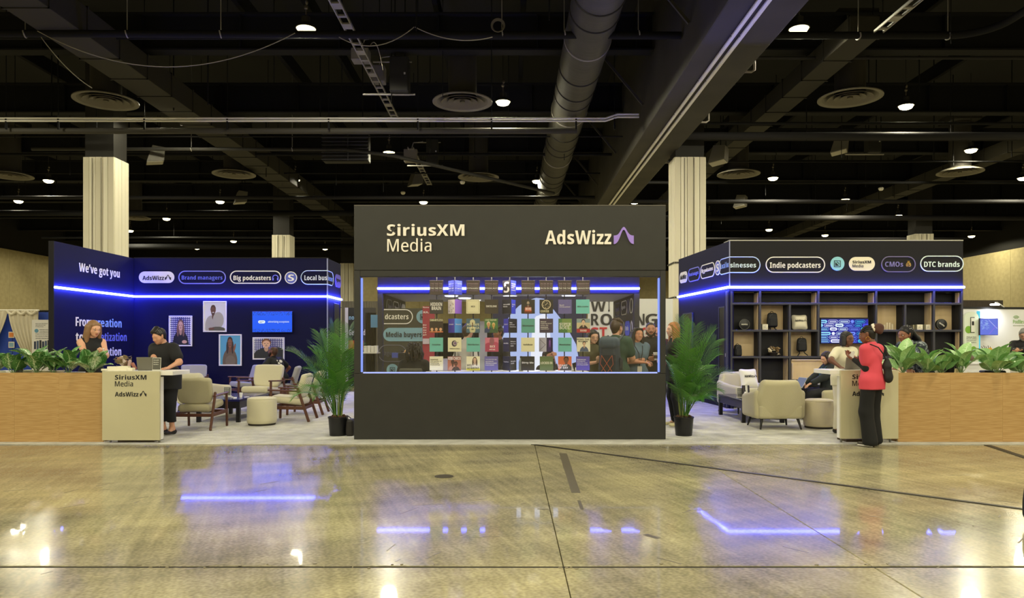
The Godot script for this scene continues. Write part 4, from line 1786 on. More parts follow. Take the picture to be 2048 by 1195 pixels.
func bust(im: Image, cx: float, top: float, s: float, skin: Color, hair: Color, cloth: Color, long_hair := false, beard := false, lean := 0.0) -> void:

	var asp := float(im.get_width()) / im.get_height()
	var hy := top + 0.16 * s
	if long_hair:
		ellipse(im, cx + lean * 0.1, hy + 0.14 * s, 0.17 * s, 0.30 * s * asp + 0.02, hair, lean)
	ellipse(im, cx - lean * 0.4, hy + 0.62 * s, 0.34 * s, 0.44 * s, cloth, lean)
	ellipse(im, cx, hy + 0.2 * s, 0.06 * s, 0.12 * s, skin.darkened(0.15))
	ellipse(im, cx, hy - 0.035 * s, 0.125 * s, 0.155 * s, hair)
	ellipse(im, cx, hy + 0.02 * s, 0.105 * s, 0.145 * s, skin)
	if long_hair:
		ellipse(im, cx - 0.12 * s, hy + 0.16 * s, 0.05 * s, 0.2 * s, hair)
		ellipse(im, cx + 0.12 * s, hy + 0.16 * s, 0.05 * s, 0.2 * s, hair)
	if beard:
		ellipse(im, cx, hy + 0.11 * s, 0.085 * s, 0.065 * s, hair)
		ellipse(im, cx, hy + 0.085 * s, 0.05 * s, 0.02 * s, Color("e9e2da"))
	for k in [-1, 1]:
		ellipse(im, cx + k * 0.042 * s, hy + 0.0 * s, 0.018 * s, 0.012 * s, Color("2a1d18"))
	ellipse(im, cx, hy + 0.09 * s, 0.035 * s, 0.012 * s, skin.darkened(0.45))
	ellipse(im, cx, hy + 0.045 * s, 0.014 * s, 0.025 * s, skin.darkened(0.18))


func print_mat(im: Image, rough := 0.45) -> StandardMaterial3D:
	return tex_mat("print", ImageTexture.create_from_image(im), rough)


func print_plate(w: float, h: float, t: float) -> MB:

	var m := MB.new()
	m.box(Vector3.ZERO, Vector3(w, h, t))
	for k in m.v.size():
		m.uv[k] = Vector2(m.v[k].x / w + 0.5, 0.5 - m.v[k].y / h)
	return m


# ---------------------------------------------------------------- the kiosk
const KD := 11.02

func kiosk() -> void:
	var d := KD
	var t := thing("kiosk", "black kiosk front with a long glazed window and two word marks above", "kiosk")
	var skin := tri_mat("kiosk_laminate", ramp_tex(81, 0.02, Color("22211e"), Color("272623"), 128, 3), 0.55, 0.8)
	var xl := X(708, d)
	var xr := X(1331.5, d)
	var wl := X(720, d)
	var wr := X(1321, d)
	var top := Y(411.5, d)
	var hb := Y(540, d)
	var wt := Y(552.5, d)
	var ws := Y(746.5, d)
	var th := 0.14
	var parts := [["header_panel", xl, xr, hb, top, 0.0], ["head_rail", wl, wr, wt, hb, -0.006], ["lower_panel", xl, xr, 0.012, ws, 0.0], ["side_post", xl, wl, ws, hb, -0.004], ["side_post", wr, xr, ws, hb, -0.004]]
	for q in parts:
		var m := MB.new()
		m.box(Vector3((q[1] + q[2]) / 2, (q[3] + q[4]) / 2, -d - th / 2 + q[5]), Vector3(q[2] - q[1], q[4] - q[3] - 0.003, th), 0.004)
		obj(q[0], m, skin, t)
	var m := MB.new()
	m.box(Vector3((xl + xr) / 2, top + 0.008, -d - 0.09), Vector3(xr - xl, 0.016, 0.18))
	obj("top_trim", m, M("57524b", 0.5), t)
	for s in [xl + 0.04, xr - 0.04]:
		m = MB.new()
		m.box(Vector3(s, top - 0.4, -d - 0.22), Vector3(0.05, 0.05, 0.2))
		m.box(Vector3(s, top / 2, -d - 0.2), Vector3(0.05, top, 0.05))
		obj("rear_strut", m, M("201f1d", 0.6), t)
	m = MB.new()
	m.box(Vector3((wl + wr) / 2, (ws + wt) / 2, -d - 0.07), Vector3(wr - wl, wt - ws, 0.008))
	var glass := StandardMaterial3D.new()
	glass.resource_name = "window_glass"
	glass.albedo_color = Color(0.05, 0.06, 0.07, 0.04)
	glass.roughness = 0.02
	glass.transparency = BaseMaterial3D.TRANSPARENCY_ALPHA
	obj("window_pane", m, glass, t)

	for q in [[Vector3(wl + 0.02, ws + 0.02, -d - 0.04), Vector3(wl + 0.02, wt - 0.02, -d - 0.04), Vector3.RIGHT], [Vector3(wr - 0.02, ws + 0.02, -d - 0.04), Vector3(wr - 0.02, wt - 0.02, -d - 0.04), Vector3.LEFT]]:
		m = MB.new()
		m.bar(q[0], q[1], 0.028, 0.03, 0.006)
		obj("edge_light", m, glow("8fa6ff", 0.9), t)
	m = MB.new()
	m.box(Vector3((wl + wr) / 2, ws + 0.012, -d - 0.04), Vector3(wr - wl - 0.08, 0.022, 0.03), 0.006)
	obj("edge_light", m, glow("b3c0ff", 0.9), t)
	var al := AreaLight3D.new()
	al.name = "edge_light_glow"
	al.area_size = Vector2(4.0, 0.03)
	al.position = Vector3(0, ws + 0.03, -d - 0.1)
	al.rotation.x = PI / 2
	al.light_color = Color("b3c0ff")
	al.light_energy = 0.25
	al.area_range = 6.0
	al.shadow_enabled = true
	t.add_child(al)

	m = MB.new()
	m.box(Vector3(0, wt + 0.035, -d - 0.165), Vector3(wr - wl - 0.2, 0.03, 0.04), 0.004)  # unseen trough and area light added to brighten the tile fronts
	obj("added_light_trough", m, glow("fff2dd", 1.5), t)
	al = AreaLight3D.new()
	al.name = "added_light_trough_glow"
	al.area_size = Vector2(4.2, 0.05)
	al.position = Vector3(0, wt + 0.01, -d - 0.165)
	al.rotation.x = -PI / 2 + 0.25
	al.light_color = Color("fff2dd")
	al.light_energy = 3.0
	al.area_range = 8.0
	al.shadow_enabled = true
	t.add_child(al)

	var white := M("f6efe6", 0.45)
	var dz := d - 0.0
	px_text(t, "word_mark", "SiriusXM", 774.5, 929, 448, 472, dz, white, 0.03)
	px_text(t, "word_mark", "Media", 775, 863, 476.5, 503.5, dz, white, 0.03, plain_font)
	m = MB.new()
	m.prism(star_poly(0.062, 0.024), 0, 0.004, on_wall(W(786.5, 459.5, d - 0.031), Vector3.RIGHT))
	obj("star_emblem", m, skin, t)
	px_text(t, "word_mark", "AdsWizz", 1090, 1222, 460, 488.5, dz, white, 0.03)
	mark(t, 1227, 1267, 454, 488.5, dz, M("a184e8", 0.45), 0.03)

	tiles()


	var tb := thing("inner_table", "long white table standing just behind the kiosk glass", "table", Vector3(X(1015, 12.3), 0, -12.3))
	m = MB.new()
	m.box(Vector3(0, 0.985, 0), Vector3(2.7, 0.04, 0.7), 0.008)
	obj("table_top", m, M("e9e9ee", 0.35), tb)
	for sx in [-1.25, 1.25]:
		for sz in [-0.28, 0.28]:
			m = MB.new()
			m.box(Vector3(sx, 0.49, sz), Vector3(0.05, 0.96, 0.05), 0.006)
			obj("leg", m, M("cfcfd4", 0.4), tb)
	var ty := 1.006
	laptop("white laptop open beside the cream tile in the bottom row", Vector3(X(893, 12.2), ty, -12.2), 0.15, M("c9c6e6", 0.4), 0.9)
	laptop("silver laptop open behind the portrait with yellow letters", Vector3(X(955, 12.3), ty, -12.3), -0.2, M("b9bcc4", 0.35, 0.4), 0.9)
	bottle("clear ribbed water bottle beside the black script tile", Vector3(X(1042, 12.15), ty, -12.15), 0.25, M("9aa39b", 0.2))
	bottle("dark thermos bottle behind the split portrait tile", Vector3(X(1107, 12.4), ty, -12.4), 0.2, M("23252c", 0.35))
	cup("white paper cup on the table behind the orange portrait tile", Vector3(X(1147, 12.1), ty, -12.1), 0.11, M("f0eee8", 0.6), null)
	m = MB.new()
	m.box(Vector3.ZERO, Vector3(0.075, 0.15, 0.009), 0.004, Basis(Vector3.FORWARD, -0.3) * Basis(Vector3.RIGHT, -0.4))
	var ph := solo("phone", m, M("26262e", 0.3), "dark phone leaning on the white table near the paper cup", "phone")
	ph.position = Vector3(X(1151, 12.0), ty + 0.075, -12.02)
	m = MB.new()
	m.box(Vector3.ZERO, Vector3(0.12, 0.07, 0.012), 0.004, Basis(Vector3.RIGHT, -0.5))
	ph = solo("card", m, M("f2f2f0", 0.5), "small white card on the table behind the lower right tile", "card")
	ph.position = Vector3(X(1158, 11.98), ty + 0.035, -12.0)
	tripod_camera()
	stool(Vector3(X(826, 12.15), 0, -12.15))


func stool(at: Vector3) -> void:
	var t := thing("swivel_chair", "dark swivel chair under the man with long locs", "chair", at)
	var m := MB.new()
	m.cushion(Vector3(0, 0.57, 0), Vector3(0.46, 0.09, 0.44), 0.04)
	obj("seat", m, M("55554c", 0.8), t)
	m = MB.new()
	m.cushion(Vector3(0, 0.86, 0.27), Vector3(0.38, 0.4, 0.06), 0.03)
	obj("backrest", m, M("55554c", 0.8), t)
	m = MB.new()
	m.tube([Vector3(0, 0.06, 0), Vector3(0, 0.54, 0)], 0.03, 10)
	m.tube([Vector3(0, 0.54, 0.1), Vector3(0, 0.55, 0.3), Vector3(0, 0.75, 0.31)], 0.018, 8)
	obj("column_tube", m, M("1d1d1f", 0.4), t)
	for k in 5:
		m = MB.new()
		m.tube([Vector3(0, 0.09, 0), Vector3(cos(TAU * k / 5) * 0.27, 0.045, sin(TAU * k / 5) * 0.27)], 0.022, 6)
		obj("foot", m, M("1d1d1f", 0.4), t)


func tripod_camera() -> void:
	var d := 12.9
	var t := thing("video_camera", "black video camera on a tripod beside the man with long locs", "camera", Vector3(X(806, d), 0, -d))
	var k := M("17171a", 0.5)
	var m := MB.new()
	var y = Y(712, d)
	m.box(Vector3(0, y, 0), Vector3(0.15, 0.13, 0.22), 0.015)
	m.box(Vector3(0.0, y + 0.09, 0.02), Vector3(0.04, 0.03, 0.16), 0.01)
	obj("camera_body", m, k, t)
	m = MB.new()
	m.tube([Vector3(0.05, y, 0), Vector3(0.2, y, -0.05)], [0.045, 0.055], 14)
	obj("lens", m, k, t)
	m = MB.new()
	m.box(Vector3(-0.13, y + 0.02, 0.05), Vector3(0.12, 0.09, 0.012), 0.004)
	obj("flip_screen", m, glow("5f68a8", 0.4), t)
	for a in 3:
		m = MB.new()
		m.tube([Vector3(0, y - 0.1, 0), Vector3(cos(TAU * a / 3 + 0.4) * 0.35, 0.03, sin(TAU * a / 3 + 0.4) * 0.35)], 0.014, 6)
		obj("leg", m, k, t)
	m = MB.new()
	m.tube([Vector3(0, y - 0.16, 0), Vector3(0, y - 0.05, 0)], 0.03, 8)
	obj("tripod_head", m, k, t)


func laptop(label: String, at: Vector3, turn: float, m: Material, s := 1.0, open := 0.25) -> Node3D:

	var t := thing("laptop", label, "laptop", at, turn)
	var b = MB.new()
	b.box(Vector3(0, 0.008, -0.11 * s), Vector3(0.33 * s, 0.016, 0.23 * s), 0.005)
	obj("base", b, m, t)
	b = MB.new()
	b.box(Vector3(0, 0.0175, -0.10 * s), Vector3(0.28 * s, 0.002, 0.11 * s))
	obj("keyboard", b, M("222226", 0.6), t)
	b = MB.new()
	var lid := Basis(Vector3.RIGHT, open)
	b.box(Vector3(0, 0.012, 0.006) + lid * Vector3(0, 0.112 * s, 0), Vector3(0.33 * s, 0.225 * s, 0.008), 0.004, lid)
	obj("lid", b, m, t)
	b = MB.new()
	b.box(Vector3(0, 0.012, 0.001) + lid * Vector3(0, 0.112 * s, 0), Vector3(0.31 * s, 0.2 * s, 0.003), 0.0, lid)
	obj("screen", b, glow("a8b4d8", 0.35), t)
	return t


func bottle(label: String, at: Vector3, h: float, m: Material) -> void:
	var t := thing("water_bottle", label, "bottle", at)
	var r := h * 0.15
	var b = MB.new()
	b.lathe([Vector2(0, 0), Vector2(r, 0), Vector2(r, h * 0.3), Vector2(r * 0.93, h * 0.33), Vector2(r, h * 0.36), Vector2(r, h * 0.62), Vector2(r * 0.7, h * 0.74), Vector2(r * 0.42, h * 0.82), Vector2(r * 0.42, h * 0.88), Vector2(0, h * 0.88)], 18)
	obj("body", b, m, t)
	b = MB.new()
	b.lathe([Vector2(r * 0.48, h * 0.86), Vector2(r * 0.5, h * 0.97), Vector2(r * 0.4, h), Vector2(0, h)], 14)
	obj("cap", b, M("2a2a2c", 0.5), t)


func cup(label: String, at: Vector3, h: float, m: Material, lid: Variant, straw := false, sleeve: Variant = null) -> Node3D:
	var t := thing("cup", label, "cup", at)
	var b = MB.new()
	b.lathe([Vector2(0, 0), Vector2(h * 0.27, 0), Vector2(h * 0.37, h), Vector2(h * 0.34, h), Vector2(h * 0.26, h * 0.06), Vector2(0, h * 0.06)], 20)
	obj("body", b, m, t)
	if lid != null:
		b = MB.new()
		b.lathe([Vector2(h * 0.37, h * 0.97), Vector2(h * 0.4, h * 0.99), Vector2(h * 0.38, h * 1.06), Vector2(h * 0.34, h * 1.1), Vector2(0, h * 1.1)], 20)
		obj("lid", b, lid, t)
	if sleeve != null:
		b = MB.new()
		b.lathe([Vector2(h * 0.305, h * 0.25), Vector2(h * 0.355, h * 0.7)], 20)
		obj("sleeve", b, sleeve, t)
	if straw:
		b = MB.new()
		b.tube([Vector3(0.0, h * 0.9, 0), Vector3(0.012, h * 1.6, 0)], 0.004, 6)
		obj("straw", b, M("e6e4dc", 0.5), t)
	return t


func tiles() -> void:
	var d := KD + 0.22
	var cols := [873.5, 909.9, 946.5, 983.2, 1019.4, 1056.0, 1092.2, 1128.8, 1165.6]
	var rows := [575.0, 613.0, 651.0, 688.7, 726.0]
	var nth := ["first", "second", "third", "fourth", "fifth", "sixth", "seventh", "eighth", "ninth"]
	var steel := M("1a1a1d", 0.45)
	for c in 9:
		var t := thing("tile_rod", "thin black rod carrying the %s column of tiles from the left" % nth[c], "rod", Vector3(X(cols[c], d), 0, -d), 0, "rods of the tile wall")
		var m := MB.new()
		m.tube([Vector3(0, Y(747, d), 0), Vector3(0, Y(548, d), 0)], 0.0085, 8)
		obj("rod", m, steel, t)
		m = MB.new()
		m.lathe([Vector2(0, 0), Vector2(0.03, 0), Vector2(0.03, 0.02), Vector2(0, 0.02)], 12, Transform3D(Basis.IDENTITY, Vector3(0, Y(749.5, d), 0)))
		obj("socket", m, steel, t)
	var brown := M("4a3f3d", 0.5)
	var teal := M("6fbfb2", 0.5)
	var teal2 := M("5fa79c", 0.5)
	var purple := M("6a63a0", 0.5)
	var indigo := M("4a43a8", 0.5)
	var darkm := M("2b2b38", 0.5)
	var cream := M("ece5bd", 0.5)
	var white := M("f2eee8", 0.5)
	var rose := M("b59ab0", 0.5)
	var ink := M("2a2a30", 0.6)

	var specs := [
		[0, 0, 0, brown, null, null, ["THE THE THE", "THE THE THE", "THE THE THE", "THE THE THE"], white, "brown tile repeating THE, top left of the tile wall"],
		[1, 0, 180, null, M("3f49d8", 0.4), M("4a58f0", 0.4), [], white, "turned tile with two bright blue faces in the top row"],
		[2, 0, 0, brown, null, null, ["DYNAMIC", "DYNAMIC", "DYNAMIC", "DYNAMIC"], white, "brown tile repeating DYNAMIC in the top row"],
		[3, 0, 0, brown, null, null, ["PODCAST", "PODCAST", "PODCAST", "PODCAST"], white, "brown tile repeating PODCAST in the top row"],
		[4, 0, 186, null, darkm, M("3a4be6", 0.4), [], white, "turned tile with a white star S on its dark face"],
		[5, 0, 0, brown, null, null, ["PORTFOLIO", "PORTFOLIO", "PORTFOLIO", "PORTFOLIO"], white, "brown tile repeating PORTFOLIO in the top row"],
		[6, 0, 0, brown, null, null, ["IN IN IN IN", "IN IN IN IN", "IN IN IN IN", "IN IN IN IN"], white, "brown tile repeating IN in the top row"],
		[7, 0, 0, brown, null, null, ["THE THE THE", "THE THE THE", "THE THE THE", "THE THE THE"], white, "brown tile repeating THE, second from the right in the top row"],
		[8, 0, 0, brown, null, null, ["INDUSTRY", "INDUSTRY", "INDUSTRY", "INDUSTRY"], white, "brown tile repeating INDUSTRY in the top row"],
		[0, 1, 0, M("343236", 0.5), null, null, ["HIDDEN", "BRAIN"], white, "dark tile with white letters HIDDEN BRAIN"],
		[1, 1, 184, null, M("e6dcd2", 0.5), M("a873e6", 0.4), [], ink, "turned tile with a patterned cream and a lilac face"],
		[2, 1, 0, cream, null, null, ["DECK"], ink, "cream tile with a thin frame and the word DECK"],
		[3, 1, 0, M("3b322e", 0.5), null, null, ["DATELINE"], white, "brown black tile with the word DATELINE"],
		[4, 1, 192, null, darkm, M("2f45d8", 0.4), [], white, "turned tile with a dark and a blue face, second row"],
		[5, 1, 0, M("25231f", 0.5), null, null, [], white, "black portrait tile with an orange block of letters"],
		[6, 1, 0, M("26221f", 0.5), null, null, ["COUNTER"], cream, "black tile with a cream clock face above letters"],
		[7, 1, 4, purple, null, null, ["The #1", "comedy podcast"], white, "purple tile reading The #1 comedy podcast"],
		[8, 1, -6, M("78cfc9", 0.5), null, null, ["With creative"], ink, "bright teal tile with one dark line, right end of second row"],
		[0, 2, 0, M("31231f", 0.5), null, null, ["SMARTLESS"], cream, "tile headed SMARTLESS with three faces"],
		[1, 2, 182, null, M("4a43a8", 0.45), M("5aa6ee", 0.4), [], white, "turned tile with an indigo and a light blue face"],
		[2, 2, 0, M("47687f", 0.5), null, null, [], cream, "slate blue tile reading POD SAFE AMERICA"],
		[3, 2, -4, M("4a7a42", 0.5), null, null, ["COME TOGETHER"], cream, "green tile with two painted heads"],
		[4, 2, 171, null, M("3a36b4", 0.45), M("26262c", 0.5), [], white, "turned tile with a blue and a black lettered face"],
		[5, 2, 0, teal2, null, null, ["Monetization"], ink, "dull teal tile in the middle row"],
		[6, 2, 0, M("43344f", 0.5), null, null, ["Advanced", "targeting, brand", "safety, and", "measurement", "capabilities"], white, "dark plum tile with five lines of white text"],
		[7, 2, 6, M("51773f", 0.5), null, null, [], white, "green tile reading SUPER SOUL"],
		[8, 2, 2, M("9aa79b", 0.5), null, null, [], white, "red bottomed portrait tile at the right end of the middle row"],
		[0, 3, 0, teal, null, null, ["Creative"], ink, "teal tile with the word Creative"],
		[1, 3, 0, cream, null, null, [], ink, "cream tile with a plum crescent emblem"],
		[2, 3, 4, teal, null, null, ["Distribution"], ink, "teal tile with the word Distribution"],
		[3, 3, 5, M("c9607f", 0.5), null, null, [], white, "pink tile with letters BACK"],
		[4, 3, 178, null, M("26264a", 0.5), M("2e2c30", 0.5), [], white, "turned tile with navy and black faces, fourth row"],
		[5, 3, -3, cream, null, null, ["AudioBoom"], ink, "cream tile reading AudioBoom"],
		[6, 3, 180, null, M("cfcad0", 0.5), M("3a2a4a", 0.5), [], white, "turned tile with a pale and a violet portrait face"],
		[7, 3, 3, teal, null, null, ["Monetization"], ink, "teal tile with the word Monetization, fourth row"],
		[8, 3, 4, M("eae3c4", 0.5), null, null, [], ink, "cream portrait tile at the right end of the fourth row"],
		[0, 4, 0, cream, null, null, ["Download", "the guide to", "Mastering", "Podcasting"], ink, "cream tile with four dark text lines, bottom left"],
		[1, 4, -4, M("a8644f", 0.5), null, null, ["VIBE CHECK"], white, "rust red portrait tile headed VIBE CHECK"],
		[2, 4, 2, cream, null, null, [], ink, "cream and yellow portrait tile reading MEL ROBBINS"],
		[3, 4, -2, purple, null, null, ["5 in 10 of the top", "new shows for", "2024 were included", "in our network"], white, "purple tile with four white text lines, bottom row"],
		[4, 4, 181, null, M("1f2540", 0.5), M("3a3a3c", 0.5), [], white, "turned tile with navy and grey lettered faces, bottom row"],
		[5, 4, -4, M("26221f", 0.5), null, null, ["Dirty Me"], white, "black tile with white script letters, bottom row"],
		[6, 4, 3, M("5f7040", 0.5), null, null, ["LOCKED IN"], cream, "olive green tile reading LOCKED IN"],
		[7, 4, 2, M("c9643a", 0.5), null, null, [], white, "orange portrait tile in the bottom row"],
		[8, 4, -5, M("55489c", 0.5), null, null, ["Podcasts are", "driving the", "industry, what", "are they worth?"], white, "violet tile with white text at the bottom right"],
	]
	var side := 0.212
	var hgt := 0.217
	var rin := side / (2 * sqrt(3.0))
	for s in specs:
		var at := Vector3(X(cols[s[0]], d), Y(rows[s[1]], d), -d)
		var t := thing("spinning_tile", s[8], "tile", at, deg_to_rad(s[2]), "three sided tiles on the rods")
		var m := MB.new()
		var tri_poly := PackedVector2Array()
		for k in 3:
			var a = PI / 2 + TAU * k / 3
			tri_poly.append(Vector2(cos(a), sin(a)) * rin * 1.97)
		m.prism(tri_poly, -hgt / 2, hgt / 2, Transform3D(Basis(Vector3.RIGHT, Vector3(0, 0, -1), Vector3.UP), Vector3.ZERO))
		obj("prism", m, M("35302e", 0.5), t)

		for f in 3:
			var turn: float = [0.0, TAU / 3, -TAU / 3][f]
			var mt: Material = s[3 + f]
			if mt == null:
				continue
			var xf := Transform3D(Basis(Vector3.UP, turn), Vector3.ZERO) * Transform3D(Basis.IDENTITY, Vector3(0, 0, rin))
			var pl := MB.new()
			pl.box(Vector3.ZERO, Vector3(side - 0.004, hgt, 0.004), 0.001)
			var face_o := obj("printed_face", pl, mt, t)
			face_o.transform = xf
			if f == 0:
				face_print(face_o, s, side, hgt)
			else:
				side_print(face_o, s, f, side, hgt)


func face_print(face_o: Node3D, s: Array, side: float, hgt: float) -> void:
	var z := 0.0022
	var rows: Array = s[6]
	var ink: Material = s[7]
	var c: int = s[0]
	var r: int = s[1]
	if r == 0:
		var tones := [M("a8909a"), M("8d7884"), M("f4f0ea"), M("7d6a86")]
		for k in rows.size():
			var w: float = side * 0.86
			lettering(face_o, "print", rows[k], Vector3(-w / 2, 0.045 - 0.035 * k, z), Vector3.RIGHT, Vector3.UP, w, 0.024, tones[k], 0.002)
		return
	if [c, r] == [0, 1] or [c, r] == [3, 1] or [c, r] == [5, 4] or [c, r] == [6, 4]:
		var hh: float = 0.052 if r == 1 and c == 0 else (0.03 if c == 3 else 0.036)
		for k in rows.size():
			var w: float = side * (0.84 if k == 0 else 0.68) * (0.9 if c == 3 else 1.0)
			lettering(face_o, "print", rows[k], Vector3(-w / 2, 0.01 - 0.062 * k + (0.0 if rows.size() > 1 else -0.02), z), Vector3.RIGHT, Vector3.UP, w, hh, ink, 0.002)
		return
	if r == 2 and c == 0:
		var im := blank(64, 64, Color("31231f"))
		for k in 3:
			bust(im, 0.18 + 0.32 * k, 0.5, 0.95, Color("e8b48c"), Color("5a2f1e"), Color("c96a3a"))
		plate(face_o, im, 0.208, 0.15, -0.03)
		lettering(face_o, "print", rows[0], Vector3(-0.1, 0.07, z), Vector3.RIGHT, Vector3.UP, 0.2, 0.032, ink, 0.002)
		return
	var pics := {"52": 0}
	var key := "%d%d" % [c, r]
	var im: Image = null
	match key:
		"51":
			im = blank(64, 64, Color("25231f"))
			bust(im, 0.5, 0.1, 0.9, Color("b9a48c"), Color("4a423a"), Color("6a2e1e"), false, true)
			im.fill_rect(Rect2i(17, 36, 30, 18), Color("d8603a"))
		"61":
			im = blank(64, 64, Color("26221f"))
			ellipse(im, 0.5, 0.36, 0.34, 0.34, Color("e0d0ac"))
			ellipse(im, 0.5, 0.36, 0.28, 0.28, Color("35302a"))
			for k in 12:
				ellipse(im, 0.5 + 0.22 * cos(k), 0.36 + 0.22 * sin(k), 0.025, 0.025, Color("c0b08c"))
			for k in 10:
				ellipse(im, 0.42 + 0.02 * k, 0.40 - 0.018 * k, 0.02, 0.02, Color("e0d0ac"))
		"22":
			im = blank(64, 64, Color("47687f"))
			ellipse(im, 0.46, 0.25, 0.2, 0.2, Color("ddd5ac"))
			ellipse(im, 0.46, 0.8, 0.22, 0.26, Color("cfc79c"))
			ellipse(im, 0.46, 0.75, 0.1, 0.06, Color("5a6b4a"))
			ellipse(im, 0.46, 0.45, 0.05, 0.2, Color("6a4a38"))
		"32":
			im = blank(64, 64, Color("4a7a42"))
			bust(im, 0.3, 0.22, 1.1, Color("dca070"), Color("e8dcc0"), Color("2a3a6a"))
			bust(im, 0.68, 0.3, 0.95, Color("d8a860"), Color("e0c890"), Color("3a5a3a"))
		"72":
			im = blank(64, 64, Color("4d8048"))
			ellipse(im, 0.75, 0.2, 0.5, 0.5, Color("7a9452"))
			ellipse(im, 0.95, 0.75, 0.3, 0.5, Color("86a85a"))
		"82":
			im = blank(64, 64, Color("8aa0a4"))
			im.fill_rect(Rect2i(0, 18, 64, 26), Color("cdbf9a"))
			bust(im, 0.5, 0.06, 1.15, Color("e6c4a4"), Color("1e1a18"), Color("33222a"))
			im.fill_rect(Rect2i(0, 46, 64, 18), Color("b01e2c"))
		"13":
			im = blank(64, 64, Color("ece5bd"))
			ellipse(im, 0.48, 0.42, 0.2, 0.22, Color("3a2a40"))
			ellipse(im, 0.53, 0.4, 0.13, 0.14, Color("ece5bd"))
			ellipse(im, 0.54, 0.4, 0.1, 0.11, Color("7a5a86"))
			ellipse(im, 0.74, 0.34, 0.03, 0.03, Color("3a2a40"))
		"33":
			im = blank(64, 64, Color("d87a94"))
			ellipse(im, 0.3, 0.75, 0.4, 0.4, Color("b03a60"))
			ellipse(im, 0.75, 0.7, 0.35, 0.4, Color("c04a6c"))
			ellipse(im, 0.5, 0.25, 0.18, 0.3, Color("9a5a6a"))
		"83":
			im = blank(64, 64, Color("eae3c4"))
			bust(im, 0.55, 0.28, 1.0, Color("e0b898"), Color("2a2624"), Color("4a5872"))
		"14":
			im = blank(64, 64, Color("b06a52"))
			im.fill_rect(Rect2i(0, 0, 64, 20), Color("9c5a48"))
			bust(im, 0.38, 0.28, 1.0, Color("5a3a2c"), Color("1e1614"), Color("c08a70"))
			bust(im, 0.62, 0.38, 1.0, Color("6a4432"), Color("1a1412"), Color("3a302c"))
		"24":
			im = blank(64, 64, Color("efe6bb"))
			bust(im, 0.62, 0.06, 1.15, Color("dcb490"), Color("5c4634"), Color("e8e0c8"), true)
			im.fill_rect(Rect2i(0, 54, 64, 10), Color("e2d63c"))
		"74":
			im = blank(64, 64, Color("d2683a"))
			bust(im, 0.6, 0.02, 1.5, Color("7a4a34"), Color("1e1614"), Color("3a3836"))
	if im:
		plate(face_o, im, side - 0.006, hgt - 0.004, 0.0)
	z = 0.0042
	var extra: Array = {
		"61": [["COUNTER", -0.09, -0.09, 0.13, 0.035]], "22": [["POD SAFE", -0.095, 0.0, 0.19, 0.034], ["AMERICA", -0.095, -0.05, 0.19, 0.034]], "51": [["MORE", -0.04, -0.055, 0.09, 0.04]],
		"72": [["SUPER", -0.09, 0.0, 0.18, 0.045], ["SOUL", -0.09, -0.055, 0.17, 0.05]], "82": [["SOUND", -0.05, -0.09, 0.1, 0.03]], "13": [["CURIOUS SCIENCE", -0.075, -0.07, 0.15, 0.016]],
		"33": [["BACK", -0.03, -0.045, 0.08, 0.035], ["and out", -0.04, -0.085, 0.09, 0.024]], "83": [["READ THE", -0.1, 0.07, 0.19, 0.024], ["ROOM", -0.08, 0.04, 0.14, 0.022]],
		"24": [["MEL", -0.095, -0.045, 0.08, 0.034], ["ROBBINS", -0.09, -0.092, 0.18, 0.036]], "74": [["START", -0.1, -0.045, 0.14, 0.028], ["OF DAY", -0.1, -0.08, 0.15, 0.028]],
		"14": [["VIBE CHECK", -0.1, 0.055, 0.2, 0.045]], "32": [["COME TOGETHER", -0.09, 0.075, 0.17, 0.024]]}.get(key, [])
	for q in extra:
		lettering(face_o, "print", q[0], Vector3(q[1], q[2], z), Vector3.RIGHT, Vector3.UP, q[3], q[4], ink, 0.002, serif if key == "72" else null)
	if extra.is_empty() and rows.size() == 1:
		var w: float = side * minf(0.8, 0.075 * rows[0].length())
		lettering(face_o, "print", rows[0], Vector3(-w / 2, -0.012, 0.0022), Vector3.RIGHT, Vector3.UP, w, 0.026, ink, 0.002)
	elif extra.is_empty() and rows.size() > 1:
		lines_of(face_o, "print", rows, Vector3(-side * 0.42, 0.07 if rows.size() > 2 else 0.03, 0.0022), Vector3.RIGHT, Vector3.UP, side * 0.8, 0.018, 0.01, ink, 0.002)
	if key == "21":
		var m := MB.new()
		m.hoop(PackedVector2Array([Vector2(-0.088, -0.09), Vector2(0.088, -0.09), Vector2(0.088, 0.09), Vector2(-0.088, 0.09)]), PackedVector2Array([Vector2(-0.085, -0.087), Vector2(0.085, -0.087), Vector2(0.085, 0.087), Vector2(-0.085, 0.087)]), 0.002, 0.0035)
		obj("print", m, M("8a8468"), face_o)


func plate(face_o: Node3D, im: Image, w: float, h: float, y: float) -> void:
	var p = obj("picture", print_plate(w, h, 0.002), print_mat(im), face_o)
	p.position = Vector3(0, y, 0.003)


